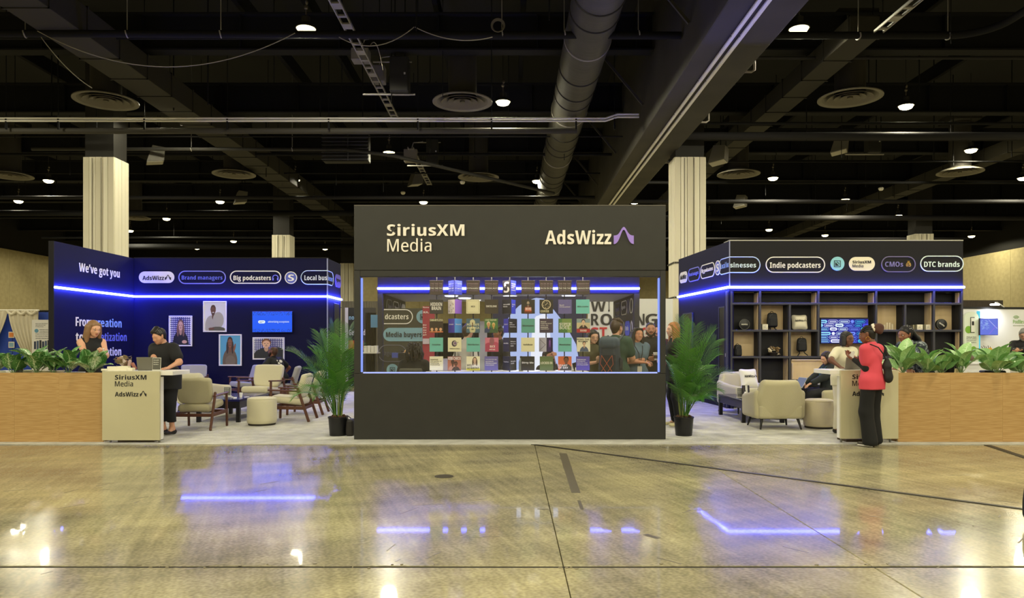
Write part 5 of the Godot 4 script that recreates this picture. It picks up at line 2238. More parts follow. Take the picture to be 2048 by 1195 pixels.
func side_print(face_o: Node3D, s: Array, f: int, side: float, hgt: float) -> void:
	var key := "%d%d" % [s[0], s[1]]
	var ink: Material = s[7]
	var z := 0.0022
	if key == "40" and f == 1:
		lettering(face_o, "print", "S", Vector3(-0.065, -0.08, z), Vector3.RIGHT, Vector3.UP, 0.14, 0.17, ink, 0.002)
		var m := MB.new()
		m.prism(star_poly(0.05, 0.02), 0.0, 0.002, Transform3D(Basis.IDENTITY, Vector3(0.005, 0.005, z + 0.001)))
		obj("star_emblem", m, M("2b2b38", 0.5), face_o)
	elif key == "11" and f == 1:
		var im := blank(48, 48, Color("e6dcd2"))
		for k in 22:
			ellipse(im, rng.randf_range(0.1, 0.9), rng.randf_range(0.08, 0.92), 0.035, 0.05, [Color("8a7a78"), Color("b0a05a"), Color("9a86a8")][k % 3])
		plate(face_o, im, side - 0.006, hgt - 0.004, 0.0)
	elif key == "63" and f == 2:
		var im := blank(48, 48, Color("2e2044"))
		bust(im, 0.5, 0.15, 1.1, Color("b07ab0"), Color("7a3a9a"), Color("40285e"), true)
		plate(face_o, im, side - 0.006, hgt - 0.004, 0.0)
	elif key == "63" and f == 1:
		var m := MB.new()
		m.bar(Vector3(-0.08, 0.08, z), Vector3(0.08, 0.0, z), 0.006, 0.002)
		m.bar(Vector3(0.08, 0.0, z), Vector3(-0.07, -0.08, z), 0.006, 0.002)
		obj("print", m, M("4a4450"), face_o)
	elif key == "10":
		for k in 4:
			lettering(face_o, "print", "MOST MO" if f == 1 else "ST MOST", Vector3(-0.09, 0.045 - 0.035 * k, z), Vector3.RIGHT, Vector3.UP, 0.18, 0.022, M("8f9aff") if k != 2 else M("dfe4ff"), 0.002)
	else:
		var words: Array = {"41": [["SiriusXM", "Media"], ["Media", "go"]], "12": [["Streams"], ["Reach"]], "42": [["Siri"], ["Much", "podcasts", "outperform"]], "43": [["media"], ["Making the", "impression", "matter"]], "44": [["Tryiton"], ["brands", "said"]], "40": [[], ["Media", "means", "more", "reach"]]}.get(key, [[], []])[f - 1]
		if words.size():
			lines_of(face_o, "print", words, Vector3(-side * 0.36, 0.02 + 0.012 * words.size(), z), Vector3.RIGHT, Vector3.UP, side * 0.7, 0.02, 0.012, white_ink(), 0.002)


func white_ink() -> Material:
	return M("e8e8f2", 0.5)


# ---------------------------------------------------------------- lounge furniture
func weave(hex_a: String, hex_b: String) -> StandardMaterial3D:
	var m := tri_mat("woven_cloth", ramp_tex(hex_a.hash() % 900, 0.25, Color(hex_a), Color(hex_b), 128, 2), 0.9, 3.0)
	m.rim_enabled = true
	m.rim = 0.25
	m.rim_tint = 0.6
	return m


func wood_chair(label: String, at: Vector3, turn: float, cloth: Material, s := 1.0) -> Node3D:
	var t := thing("lounge_chair", label, "chair", at, turn, "wood framed lounge chairs in the left lounge")
	t.scale = Vector3.ONE * s
	var wood := M("5a3626", 0.45)
	var m := MB.new()
	m.cushion(Vector3(0, 0.385, 0.03), Vector3(0.56, 0.13, 0.62), 0.055, Basis(Vector3.RIGHT, -0.1), func(p: Vector3) -> Vector3: return p + Vector3(0, 0.02 * cos(p.x * 5.0) * cos(p.z * 4.5), 0))
	obj("seat_cushion", m, cloth, t)
	m = MB.new()
	m.cushion(Vector3(0, 0.655, -0.26), Vector3(0.62, 0.47, 0.11), 0.05, Basis(Vector3.RIGHT, -0.3), func(p: Vector3) -> Vector3:
		var k := p.y / 0.235
		var nar := 1.0 - 0.16 * maxf(0.0, -k) * maxf(0.0, -k)
		return Vector3(p.x * nar, p.y * (1.0 - 0.10 * pow(absf(p.x) / 0.31, 4)), p.z + 0.25 * p.x * p.x))
	obj("back_cushion", m, cloth, t)
	for sx in [-1.0, 1.0]:
		var x: float = sx * 0.335
		m = MB.new()
		m.bar(Vector3(x, 0, -0.40), Vector3(x, 0.63, -0.19), 0.034, 0.05, 0.008)
		obj("rear_leg", m, wood, t)
		m = MB.new()
		m.bar(Vector3(x, 0, 0.31), Vector3(x, 0.575, 0.29), 0.034, 0.045, 0.008)
		obj("front_leg", m, wood, t)
		m = MB.new()
		m.bar(Vector3(x, 0.565, -0.25), Vector3(x, 0.59, 0.35), 0.055, 0.028, 0.01, Vector3.UP)
		obj("armrest", m, wood, t)
		m = MB.new()
		m.bar(Vector3(x, 0.255, -0.31), Vector3(x, 0.27, 0.30), 0.03, 0.06, 0.006, Vector3.UP)
		obj("side_rail", m, wood, t)
	for q in [[0.25, -0.31], [0.27, 0.29]]:
		m = MB.new()
		m.bar(Vector3(-0.33, q[0], q[1]), Vector3(0.33, q[0], q[1]), 0.05, 0.028, 0.006)
		obj("cross_rail", m, wood, t)
	return t


func armchair(label: String, at: Vector3, turn: float, cloth: Material, group: String) -> Node3D:
	var t := thing("armchair", label, "armchair", at, turn, group)
	var m := MB.new()
	m.cushion(Vector3(0, 0.30, 0.0), Vector3(0.74, 0.24, 0.70), 0.05)
	obj("seat_base", m, cloth, t)
	m = MB.new()
	m.cushion(Vector3(0, 0.505, -0.30), Vector3(0.84, 0.66, 0.19), 0.085, Basis(Vector3.RIGHT, -0.13), func(p: Vector3) -> Vector3:
		var k := (p.y + 0.33) / 0.66
		var w := 0.86 + 0.16 * sin(clampf(k * 1.9, 0, PI)) - 0.26 * smoothstep(0.45, 1.0, k)
		return Vector3(p.x * w, p.y, p.z + 0.35 * p.x * p.x), 3, 8)
	obj("backrest", m, cloth, t)
	for sx in [-1.0, 1.0]:
		m = MB.new()
		m.cushion(Vector3(sx * 0.365, 0.385, 0.05), Vector3(0.13, 0.42, 0.72), 0.06, Basis.IDENTITY, func(p: Vector3) -> Vector3:
			var k := (p.z + 0.36) / 0.72
			var up := clampf((p.y + 0.21) / 0.42, 0, 1)
			return Vector3(p.x + sx * 0.035 * sin(k * PI) * up, p.y + up * (0.08 * (1.0 - k) * (1.0 - k) - 0.03 * k), p.z), 3, 6)
		obj("arm", m, cloth, t)
	m = MB.new()
	m.cushion(Vector3(0, 0.46, 0.07), Vector3(0.56, 0.13, 0.58), 0.05)
	obj("seat_cushion", m, cloth, t)
	for sx in [-1.0, 1.0]:
		for sz in [-1.0, 1.0]:
			m = MB.new()
			m.tube([Vector3(sx * 0.30, 0.2, sz * 0.27), Vector3(sx * 0.345, 0.0, sz * 0.33)], [0.026, 0.014], 10)
			obj("leg", m, M("1c1816", 0.5), t)
	return t


func pouf(label: String, at: Vector3, cloth: Material) -> void:
	var t := thing("pouf", label, "pouf", at, 0, "round cloth poufs")
	var m := MB.new()
	m.lathe([Vector2(0.24, 0.035), Vector2(0.252, 0.05), Vector2(0.255, 0.1), Vector2(0.255, 0.43), Vector2(0.25, 0.46), Vector2(0.235, 0.48), Vector2(0.2, 0.492), Vector2(0.1, 0.5), Vector2(0, 0.502)], 40)
	obj("cushion_body", m, cloth, t)
	m = MB.new()
	m.lathe([Vector2(0.225, 0.0), Vector2(0.235, 0.005), Vector2(0.235, 0.04), Vector2(0.0, 0.04)], 32)
	obj("base_ring", m, M("2a241d", 0.7), t)
	m = MB.new()
	var pts := []
	for k in 41:
		pts.append(Vector3(cos(TAU * k / 40) * 0.247, 0.468, sin(TAU * k / 40) * 0.247))
	m.tube(pts, 0.006, 6, false)
	obj("piping", m, cloth, t)


func coffee_table(label: String, at: Vector3, size: Vector3, top: Material, leg: Material) -> void:
	var t := thing("coffee_table", label, "coffee table", at, 0)
	var m := MB.new()
	m.box(Vector3(0, size.y - 0.02, 0), Vector3(size.x, 0.04, size.z), 0.004)
	obj("table_top", m, top, t)
	for sx in [-1, 1]:
		m = MB.new()
		m.box(Vector3(sx * (size.x / 2 - 0.02), size.y - 0.10, 0), Vector3(0.022, 0.13, size.z - 0.1), 0.003)
		obj("apron", m, leg, t)
		for sz in [-1, 1]:
			m = MB.new()
			m.box(Vector3(sx * (size.x / 2 - 0.036), (size.y - 0.04) / 2, sz * (size.z / 2 - 0.036)), Vector3(0.07, size.y - 0.04, 0.07), 0.004)
			obj("leg", m, leg, t)
	for sz in [-1, 1]:
		m = MB.new()
		m.box(Vector3(0, size.y - 0.10, sz * (size.z / 2 - 0.02)), Vector3(size.x - 0.1, 0.13, 0.022), 0.003)
		obj("apron", m, leg, t)


func card_stand(label: String, at: Vector3, w: float, h: float, m: Material, turn := 0.0, rows := ["SiriusXM", "Media", "AdsWizz"]) -> void:
	var t := thing("card_stand", label, "card stand", at, turn)
	var b = MB.new()
	b.box(Vector3(0, 0.006, -0.02), Vector3(w, 0.012, 0.07), 0.003)
	obj("foot", b, M("d8d6cc", 0.4), t)
	b = MB.new()
	var lean := Basis(Vector3.RIGHT, -0.08)
	b.box(lean * Vector3(0, h / 2 + 0.01, 0), Vector3(w, h, 0.008), 0.002, lean)
	obj("holder", b, M("cfcdc3", 0.35), t)
	b = MB.new()
	b.box(lean * Vector3(0, h / 2 + 0.01, 0.005), Vector3(w * 0.9, h * 0.9, 0.003), 0.0, lean)
	var c = obj("card", b, m, t)
	for k in rows.size():
		lettering(c, "print", rows[k], lean * Vector3(-w * 0.36, h * (0.82 - 0.17 * k), 0.0068), Vector3.RIGHT, lean * Vector3.UP, w * 0.6, h * 0.07, M("dcdcd4"), 0.001)


func throw_pillow(label: String, at: Vector3, size: float, turn: float, lean: float, m: Material) -> void:
	var t := thing("throw_pillow", label, "pillow", at, turn)
	var b = MB.new()
	var tilt := Basis(Vector3.RIGHT, lean)
	b.cushion(tilt * Vector3(0, size / 2, 0), Vector3(size, size, 0.16), 0.075, tilt, func(p: Vector3) -> Vector3:
		var e := maxf(absf(p.x), absf(p.y)) / (size / 2)
		var cx := absf(p.x) / (size / 2)
		var cy := absf(p.y) / (size / 2)
		var pinch := 1.0 - 0.1 * (1.0 - cx * cx) * cy * cy - 0.0
		return Vector3(p.x * (1.0 - 0.09 * (1.0 - cy * cy) * cx), p.y * pinch, p.z * (1.0 - 0.75 * pow(e, 3.0))), 3, 8)
	var o := obj("cover", b, m, t)
	lettering(o, "print", "AdsWizz", tilt * Vector3(-size * 0.34, size * 0.5, 0.083), Vector3.RIGHT, tilt * Vector3.UP, size * 0.5, size * 0.13, M("1b1a20"), 0.004)
	b = MB.new()
	b.prism(peak_mark(size * 0.15, size * 0.13), 0, 0.004, Transform3D(tilt, tilt * Vector3(size * 0.27, size * 0.5, 0.08)))
	obj("print", b, M("1b1a20"), o)


func backpack(label: String, at: Vector3, s: float, turn: float, m: Material, strap: Material, dangling := true) -> Node3D:
	var t := thing("backpack", label, "backpack", at, turn)
	var b = MB.new()
	b.cushion(Vector3(0, 0.28, 0) * s, Vector3(0.30, 0.42, 0.15) * s, 0.07 * s, Basis.IDENTITY, func(p: Vector3) -> Vector3: return Vector3(p.x * (1.0 - 0.12 * clampf(p.y / (0.21 * s), -0.2, 1)), p.y, p.z * (1.0 - 0.25 * clampf(p.y / (0.21 * s), 0, 1))))
	obj("body", b, m, t)
	b = MB.new()
	b.cushion(Vector3(0, 0.22, 0.075) * s, Vector3(0.23, 0.24, 0.07) * s, 0.03 * s)
	obj("front_pocket", b, m, t)
	b = MB.new()
	var pts := []
	for k in 9:
		var a = PI * k / 8
		pts.append(Vector3(cos(a) * 0.045, 0.485 + sin(a) * 0.045, -0.03) * s)
	b.tube(pts, 0.009 * s, 6)
	obj("handle", b, strap, t)
	b = MB.new()
	b.tube([Vector3(-0.10, 0.33, 0.112) * s, Vector3(0.10, 0.33, 0.112) * s], 0.004 * s, 5)
	b.tube([Vector3(0.0, 0.46, 0.06) * s, Vector3(-0.10, 0.40, 0.085) * s, Vector3(-0.125, 0.2, 0.075) * s], 0.004 * s, 5)
	obj("zip", b, M("4a4a50", 0.4), t)
	if dangling:
		for q in [[-0.08, -0.13, 0.0], [0.06, 0.17, 0.02]]:
			b = MB.new()
			b.tube([Vector3(q[0], 0.12, -0.06) * s, Vector3(q[0] + 0.02, 0.03, 0.02) * s, Vector3(q[1], -0.07 + q[2], 0.05) * s], 0.016 * s, 6)
			obj("strap", b, strap, t)
	return t


func framed_picture(label: String, x0: float, x1: float, y0: float, y1: float, im: Image) -> void:
	var d := 19.385
	var a = W(x0, y1, d)
	var b = W(x1, y0, d)
	var w: float = b.x - a.x
	var h: float = b.y - a.y
	var t := thing("framed_portrait", label, "picture", (a + b) / 2, 0, "framed portraits on the navy wall")
	var f := 0.035
	var white := M("e9e6ee", 0.45)
	for q in [[0, h / 2 - f / 2, w, f], [0, -h / 2 + f / 2, w, f], [-w / 2 + f / 2, 0, f, h - 2 * f], [w / 2 - f / 2, 0, f, h - 2 * f]]:
		var m := MB.new()
		m.box(Vector3(q[0], q[1], 0.02), Vector3(q[2], q[3], 0.04), 0.006)
		obj("frame_side", m, white, t)
	var p = obj("print", print_plate(w - 1.6 * f, h - 1.6 * f, 0.012), print_mat(im), t)
	p.position = Vector3(0, 0, 0.01)


func screen_thing(label: String, x0: float, x1: float, y0: float, y1: float, d: float, im: Image, glow_k: float, bezel: float) -> Node3D:
	var a = W(x0, y1, d)
	var b = W(x1, y0, d)
	var w: float = b.x - a.x
	var h: float = b.y - a.y
	var t := thing("wall_screen", label, "screen", (a + b) / 2)
	var m := MB.new()
	m.box(Vector3(0, 0, -0.03), Vector3(w, h, 0.06), 0.008)
	obj("housing", m, M("0c0c10", 0.35), t)
	m = MB.new()
	m.box(Vector3(0, 0, -0.075), Vector3(w * 0.4, h * 0.5, 0.05))
	obj("wall_mount", m, M("1a1a1c", 0.6), t)
	var g := StandardMaterial3D.new()
	g.resource_name = "screen_picture"
	g.albedo_color = Color(0.02, 0.02, 0.02)
	g.roughness = 0.25
	g.emission_enabled = true
	g.emission_operator = BaseMaterial3D.EMISSION_OP_MULTIPLY
	g.emission = Color.WHITE
	g.emission_texture = ImageTexture.create_from_image(im)
	g.emission_energy_multiplier = glow_k
	var p = obj("display", print_plate(w - 2 * bezel, h - 2 * bezel, 0.004), g, t)
	p.position.z = 0.001
	var al := AreaLight3D.new()
	al.name = "display_light"
	al.area_size = Vector2(w - 2 * bezel, h - 2 * bezel)
	al.position = Vector3(0, 0, 0.02)
	al.rotation.y = PI
	al.light_color = Color("3a56ff")
	al.light_energy = 0.12
	al.area_range = 10.0
	al.shadow_enabled = true
	t.add_child(al)
	return t


func pill_px(im: Image, x: int, y: int, w: int, h: int, c: Color, fill: bool) -> void:
	var r := h / 2.0
	for j in range(y, y + h):
		for i in range(x, x + w):
			if i < 0 or i >= im.get_width() or j < 0 or j >= im.get_height():
				continue
			var cx := clampf(i + 0.5, x + r, x + w - r)
			var dd = Vector2(i + 0.5 - cx, j + 0.5 - (y + r)).length()
			if dd <= r and (fill or dd > r - 1.8):
				im.set_pixel(i, j, c)


func lounge_things() -> void:
	var cream := weave("d5cfb6", "c6bf9f")
	var greige := weave("a9a08a", "988f78")
	var grey := weave("a7a6a8", "98979a")
	var stone := weave("d0c5aa", "c0b596")

	wood_chair("greige lounge chair turned back to us, nearest the left podium", Vector3(-5.32, 0.014, -12.46), PI, weave("b9b294", "a59d7e"))
	armchair("cream tub armchair seen from behind at the left of the low dark table", Vector3(-6.45, 0.014, -15.2), deg_to_rad(150), cream, "tub armchairs")
	wood_chair("grey lounge chair against the navy wall behind the woman in black", Vector3(-8.05, 0.014, -18.4), 0.3, grey)
	wood_chair("grey lounge chair by the navy wall left of the seated man", Vector3(-6.62, 0.014, -18.2), deg_to_rad(-52), grey)
	wood_chair("cream lounge chair facing us behind the low dark table", Vector3(-5.36, 0.014, -15.7), deg_to_rad(-10), cream, 1.1)
	wood_chair("cream lounge chair seen from the side, the nearer of the pair by the left palm", Vector3(-4.12, 0.014, -13.69), deg_to_rad(-88), cream)
	wood_chair("cream lounge chair seen from the side, the farther of the pair by the left palm", Vector3(-4.2, 0.014, -14.95), deg_to_rad(-86), cream)
	wood_chair("lounge chair under the man bending forward at the navy wall", Vector3(-5.45, 0.014, -17.6), deg_to_rad(-80), grey)
	pouf("round cream pouf in the left lounge before the low dark table", Vector3(X(524, 12.95), 0.014, -12.95), cream)
	coffee_table("low glossy dark table with a blue reflection painted on its top, left lounge", Vector3(-5.36, 0.014, -14.1), Vector3(0.8, 0.42, 1.6), M("1b1d4e", 0.18), M("14131a", 0.3))  # blue reflection painted into the colour of the dark top
	card_stand("grey card stand on the low dark table", Vector3(-5.5, 0.434, -14.1), 0.14, 0.17, M("6a6a66", 0.5))
	cup("small white cup on the low dark table", Vector3(-5.12, 0.434, -13.8), 0.09, M("efeeea", 0.5), null)
	for k in 4:
		var m := MB.new()
		m.box(Vector3.ZERO, Vector3(0.09, 0.01, 0.055), 0.003, Basis(Vector3.UP, 0.9 * k) * Basis(Vector3.RIGHT, 0.0))
		var o := solo("tea_sachet", m, M("f0efec", 0.6), ["white sachet on the dark table just left of the cup", "white sachet on the dark table just right of the cup", "white sachet nearest the front edge of the dark table", "white sachet beside the card stand on the dark table"][k], "sachet", "sachets on the blue table")
		o.position = [Vector3(-5.22, 0.44, -13.72), Vector3(-5.02, 0.44, -13.82), Vector3(-5.14, 0.44, -13.55), Vector3(-5.36, 0.44, -13.9)][k]

	var im := blank(96, 128, Color("2a2a78"))
	dots(im, 11, Color("e8e8f6"), 0.16)
	bust(im, 0.5, 0.12, 1.1, Color("d9a98e"), Color("7a5648"), Color("15151c"), true)
	ellipse(im, 0.68, 0.88, 0.12, 0.06, Color("d9a98e"))
	framed_picture("framed portrait of a person with long brown hair on blue dots", 338.5, 385, 631, 692, im)
	im = blank(96, 128, Color("dcdcf0"))
	bust(im, 0.42, 0.12, 1.0, Color("6a4434"), Color("4a2e24"), Color("aaa6a0"), false, true, 0.1)
	ellipse(im, 0.66, 0.62, 0.26, 0.28, Color("aaa6a0"))
	ellipse(im, 0.62, 0.97, 0.4, 0.12, Color("5a5848"))
	ellipse(im, 0.34, 0.92, 0.14, 0.04, Color("6a4434"), -0.4)
	ellipse(im, 0.42, 0.345, 0.03, 0.008, Color("f4f0ec"))
	framed_picture("framed portrait of a bald smiling person in a grey sweater", 407, 453.5, 602, 663.5, im)
	im = blank(96, 128, Color("58a6cc"))
	bust(im, 0.48, 0.08, 1.05, Color("8a5a44"), Color("3a2620"), Color("6a5a4a"), true)
	ellipse(im, 0.5, 0.88, 0.24, 0.2, Color("75695a"))
	ellipse(im, 0.7, 0.42, 0.05, 0.14, Color("8a5a44"), -0.3)
	framed_picture("framed portrait of a person with long dark hair on light blue", 438.5, 484, 668, 731, im)
	im = blank(128, 96, Color("34347a"))
	dots(im, 14, Color("e8e8f6"), 0.14)
	bust(im, 0.42, 0.06, 1.25, Color("e4b498"), Color("7a4a2c"), Color("1a1e26"), false, false, 0.06)
	ellipse(im, 0.75, 0.78, 0.3, 0.36, Color("1a1e26"))
	framed_picture("wide framed portrait of a person in a dark jacket, behind the seated man", 506, 569.5, 674, 718.5, im)
	im = blank(192, 108, Color("0d56ee"))
	for k in 240:
		var x := rng.randi_range(0, 47) * 4
		var y = (rng.randi_range(0, 4) if k % 2 else 26 - rng.randi_range(0, 3)) * 4
		im.fill_rect(Rect2i(x, y, 3, 3), Color("0a3fae") if k % 3 else Color("0c2f80"))
	pill_px(im, 28, 46, 34, 16, Color("e6f4ff"), true)
	im.fill_rect(Rect2i(33, 52, 24, 2), Color("2a3a6a"))
	im.fill_rect(Rect2i(33, 56, 14, 2), Color("6a7aa8"))
	var sc = screen_thing("bright blue wall screen on the navy wall", 504, 585, 622, 664.5, 19.28, im, 1.0, 0.012)
	var wht := glow("cfe2ff", 0.8)
	var aa = W(536, 646, 19.28) - sc.position
	lettering(sc, "screen_text", "advertising ecosystem", Vector3(aa.x, aa.y, 0.004), Vector3.RIGHT, Vector3.UP, 0.56, 0.07, wht, 0.001)

	var sand := weave("c6bf9f", "b7ae8c")
	armchair("beige tub armchair turned back to us in the right lounge", Vector3(4.57, 0.014, -12.56), PI, sand, "tub armchairs")
	armchair("cream tub armchair facing us beside the shelf wall", Vector3(4.88, 0.014, -15.25), 0.35, cream, "tub armchairs")
	armchair("cream tub armchair under the woman with the laptop", Vector3(6.3, 0.014, -13.95), deg_to_rad(-95), sand, "tub armchairs")
	pouf("round stone coloured pouf beside the right podium", Vector3(X(1638, 12.5), 0.014, -12.5), stone)
	coffee_table("low black table in the right lounge", Vector3(4.62, 0.014, -13.97), Vector3(0.78, 0.42, 1.5), M("19171a", 0.22), M("131214", 0.35))
	throw_pillow("white pillow with a word mark on the cream armchair by the shelves", Vector3(4.98, 0.53, -15.02), 0.42, 0.25, -0.3, M("f0eee8", 0.85))
	throw_pillow("white pillow behind the woman with the laptop", Vector3(6.58, 0.53, -13.8), 0.38, deg_to_rad(-95), -0.25, M("efe9da", 0.85))
	card_stand("grey card stand on the low black table", Vector3(X(1480, 13.7), 0.434, -13.7), 0.11, 0.18, M("77766f", 0.5))
	var t := thing("brochure_rack", "black brochure rack on the low black table", "rack", Vector3(X(1493, 13.6), 0.434, -13.6))
	var m := MB.new()
	m.box(Vector3(0, 0.005, 0), Vector3(0.14, 0.01, 0.1), 0.002)
	m.box(Vector3(0, 0.12, -0.04), Vector3(0.14, 0.24, 0.008), 0.002, Basis(Vector3.RIGHT, -0.12))
	obj("frame", m, M("18181a", 0.4), t)
	for k in 3:
		m = MB.new()
		m.box(Vector3(-0.045 + 0.045 * k, 0.12 + 0.02 * (k % 2), -0.02 + 0.02 * (k % 2)), Vector3(0.04, 0.2, 0.006), 0.0, Basis(Vector3.RIGHT, -0.15))
		obj("brochure", m, [M("3a3438"), M("d9d8d2"), M("2c2a33")][k], t)
	bottle("small white bottle before the brochure rack on the low black table", Vector3(X(1491, 13.4), 0.434, -13.42), 0.16, M("ece9e2", 0.4))
	var pts := []
	for k in 17:
		pts.append(Vector3(4.55 + 0.17 * cos(k * 0.4) + 0.03 * k, 0.022, -14.1 + 0.12 * sin(k * 0.4) + 0.03 * k))
	m = MB.new()
	m.tube(pts, 0.007, 6)
	solo("power_cord", m, M("14141a", 0.5), "black power cord looped on the carpet under the low black table", "cord")

	im = blank(256, 132, Color("10148c"))
	im.fill_rect(Rect2i(0, 0, 256, 4), Color("080a30"))
	var cols := [Color("8fd6f0"), Color("4048e0"), Color("dff4ff"), Color("7fc8ee"), Color("35b8d8"), Color("e8ecff"), Color("5a3ae8"), Color("6f8cf4")]
	var row := 0
	for y in [8, 28, 48, 72, 92, 112]:
		var x := -8
		var k := row * 3
		while x < 256:
			var w: int = [40, 54, 60, 18, 56, 46, 50][k % 7]
			pill_px(im, x, y, w, 17, cols[(k * 5 + row) % 8], (k + row) % 3 == 0 or w == 18)
			if w > 18:
				im.fill_rect(Rect2i(maxi(0, x + 8), y + 7, w - 16, 4), Color("10148c") if (k + row) % 3 == 0 else cols[(k * 5 + row) % 8])
			x += w + 5
			k += 1
		row += 1
	screen_thing("dark framed wall screen full of blue badges in the shelf wall", 1640.5, 1738, 634.5, 687.5, 16.1, im, 1.0, 0.02)
	shelf_goods()


func shelf_goods() -> void:
	var d := 16.12
	var y2 := Y(661, 16.0) + 0.024
	var y3 := Y(714, 16.0) + 0.024
	var black := M("131317", 0.7)
	var strap := M("0e0e11", 0.7)
	var white := M("ece4cf", 0.55)
	var m: MB
	for q in [[1488, 0.12, 0.0, "black round case with a pale word on the left end of the shelves"], [1882, 0.12, -0.6, "black round case standing askew at the right end of the shelves"]]:
		var t := thing("round_case", q[3], "case", Vector3(X(q[0], d), y2, -d))
		m = MB.new()
		m.lathe([Vector2(0, -0.03), Vector2(0.11, -0.03), Vector2(0.12, -0.02), Vector2(0.12, 0.02), Vector2(0.11, 0.03), Vector2(0, 0.03)], 32, Transform3D(Basis(Vector3.RIGHT, PI / 2), Vector3(0, 0.12, 0)))
		obj("case_body", m, M("1c1c20", 0.4), t)
		m = MB.new()
		m.hoop(disc(0.118, 32), disc(0.108, 32), 0.03, 0.036, Transform3D(Basis.IDENTITY, Vector3(0, 0.12, 0)))
		obj("rim", m, M("55554f", 0.4), t)
		var r := Vector3(cos(q[2]), sin(q[2]), 0)
		var u := Vector3(-sin(q[2]), cos(q[2]), 0)
		lettering(t, "word_mark", "AdsWizz", Vector3(0, 0.12, 0.034) - r * 0.07 - u * 0.015, r, u, 0.14, 0.032, M("e4dfd0"), 0.002)

	for q in [[1529.5, 0.125, 0.125, white, "small white carton beside the hanging backpack on the shelf"], [1826, 0.04, 0.11, M("8d8468"), "narrow olive carton, leftmost of the carton row at right"], [1831, 0.04, 0.115, M("5d5a44"), "narrow dark carton, second of the carton row at right"], [1838.5, 0.125, 0.115, white, "wide cream carton, third of the carton row at right"], [1848, 0.04, 0.11, M("6d6850"), "narrow olive carton between the two wide cream cartons"], [1856, 0.125, 0.115, white, "wide cream carton at the right end of the carton row"]]:
		var t := thing("carton", q[4], "carton", Vector3(X(q[0], d), y2, -d - 0.02), 0, "cartons on the shelves")
		m = MB.new()
		m.box(Vector3(0, q[2] / 2, 0), Vector3(q[1], q[2], 0.1), 0.003)
		obj("box", m, q[3], t)
		if q[1] > 0.1:
			lettering(t, "print", "AdsWizz", Vector3(-0.035, q[2] * 0.45, 0.0502), Vector3.RIGHT, Vector3.UP, 0.05, 0.014, M("2a2624"), 0.001)
			lettering(t, "print", "gift", Vector3(-0.01, q[2] * 0.72, 0.0502), Vector3.RIGHT, Vector3.UP, 0.03, 0.012, M("77715f"), 0.001)
			m = MB.new()
			m.box(Vector3(0, q[2] * 0.25, 0.0502), Vector3(q[1] * 0.8, 0.006, 0.001))
			obj("print", m, M("9a927a"), t)
	backpack("black backpack hanging by its handle in the upper oak niche", Vector3(X(1545, d), Y(648.5, d) - 0.12, -d - 0.02), 0.78, 0.1, black, strap)
	backpack("black backpack standing with loose straps in the middle oak niche", Vector3(X(1604, d), y3 + 0.05, -d - 0.02), 0.72, -0.15, black, strap)
	backpack("black bag standing in the left oak niche", Vector3(X(1476, d), y3 - 0.05, -d - 0.02), 0.62, 0.2, black, strap, false)
	throw_pillow("white pillow with a word mark standing in the dark niche", Vector3(X(1600, d), y2 - 0.01, -d), 0.36, -0.05, -0.2, M("d9d2bd", 0.85))

	var t := thing("paper_basket", "basket of crumpled gold and white paper in the dark niche", "basket", Vector3(X(1547, d), y3, -d - 0.02))
	m = MB.new()
	m.lathe([Vector2(0, 0.0), Vector2(0.06, 0.0), Vector2(0.12, 0.08), Vector2(0.115, 0.085), Vector2(0.055, 0.01), Vector2(0, 0.01)], 20)
	obj("bowl", m, M("2c2620", 0.6), t)
	for k in 18:
		m = MB.new()
		var p = Vector3(rng.randf_range(-0.11, 0.11), rng.randf_range(0.05, 0.2), rng.randf_range(-0.07, 0.07))
		p.x *= 1.3 - p.y * 2.0
		var q = Basis(Vector3(rng.randf(), rng.randf(), rng.randf()).normalized(), rng.randf() * TAU)
		m.tri(p + q * Vector3(0.05, 0, 0), p + q * Vector3(-0.03, 0.04, 0.01), p + q * Vector3(-0.02, -0.04, -0.02))
		m.tri(p + q * Vector3(0.05, 0, 0), p + q * Vector3(-0.02, -0.04, -0.02), p + q * Vector3(0.0, -0.02, 0.05))
		m.tri(p + q * Vector3(0.05, 0, 0), p + q * Vector3(0.0, -0.02, 0.05), p + q * Vector3(-0.03, 0.04, 0.01))
		m.tri(p + q * Vector3(-0.02, -0.04, -0.02), p + q * Vector3(-0.03, 0.04, 0.01), p + q * Vector3(0.0, -0.02, 0.05))
		obj("paper_scrap", m, [M("8d7452", 0.5), M("5d4a36", 0.5), M("d9cdb2", 0.5)][k % 3], t)

	t = thing("cap", "black cap with a pale word lying on the oak cupboard", "cap", Vector3(X(1656, 15.95), Y(714, 16.0) - 0.02, -15.93))
	m = MB.new()
	m.lathe([Vector2(0.1, 0.0), Vector2(0.105, 0.05), Vector2(0.09, 0.1), Vector2(0.05, 0.13), Vector2(0, 0.138)], 20)
	obj("crown", m, M("17171a", 0.8), t)
	m = MB.new()
	m.cushion(Vector3(0, 0.012, 0.12), Vector3(0.17, 0.014, 0.13), 0.007)
	obj("brim", m, M("17171a", 0.8), t)
	lettering(t, "word_mark", "AdsWizz", Vector3(-0.06, 0.045, 0.107), Vector3.RIGHT, Vector3.UP, 0.12, 0.025, M("e8e4d8"), 0.004)

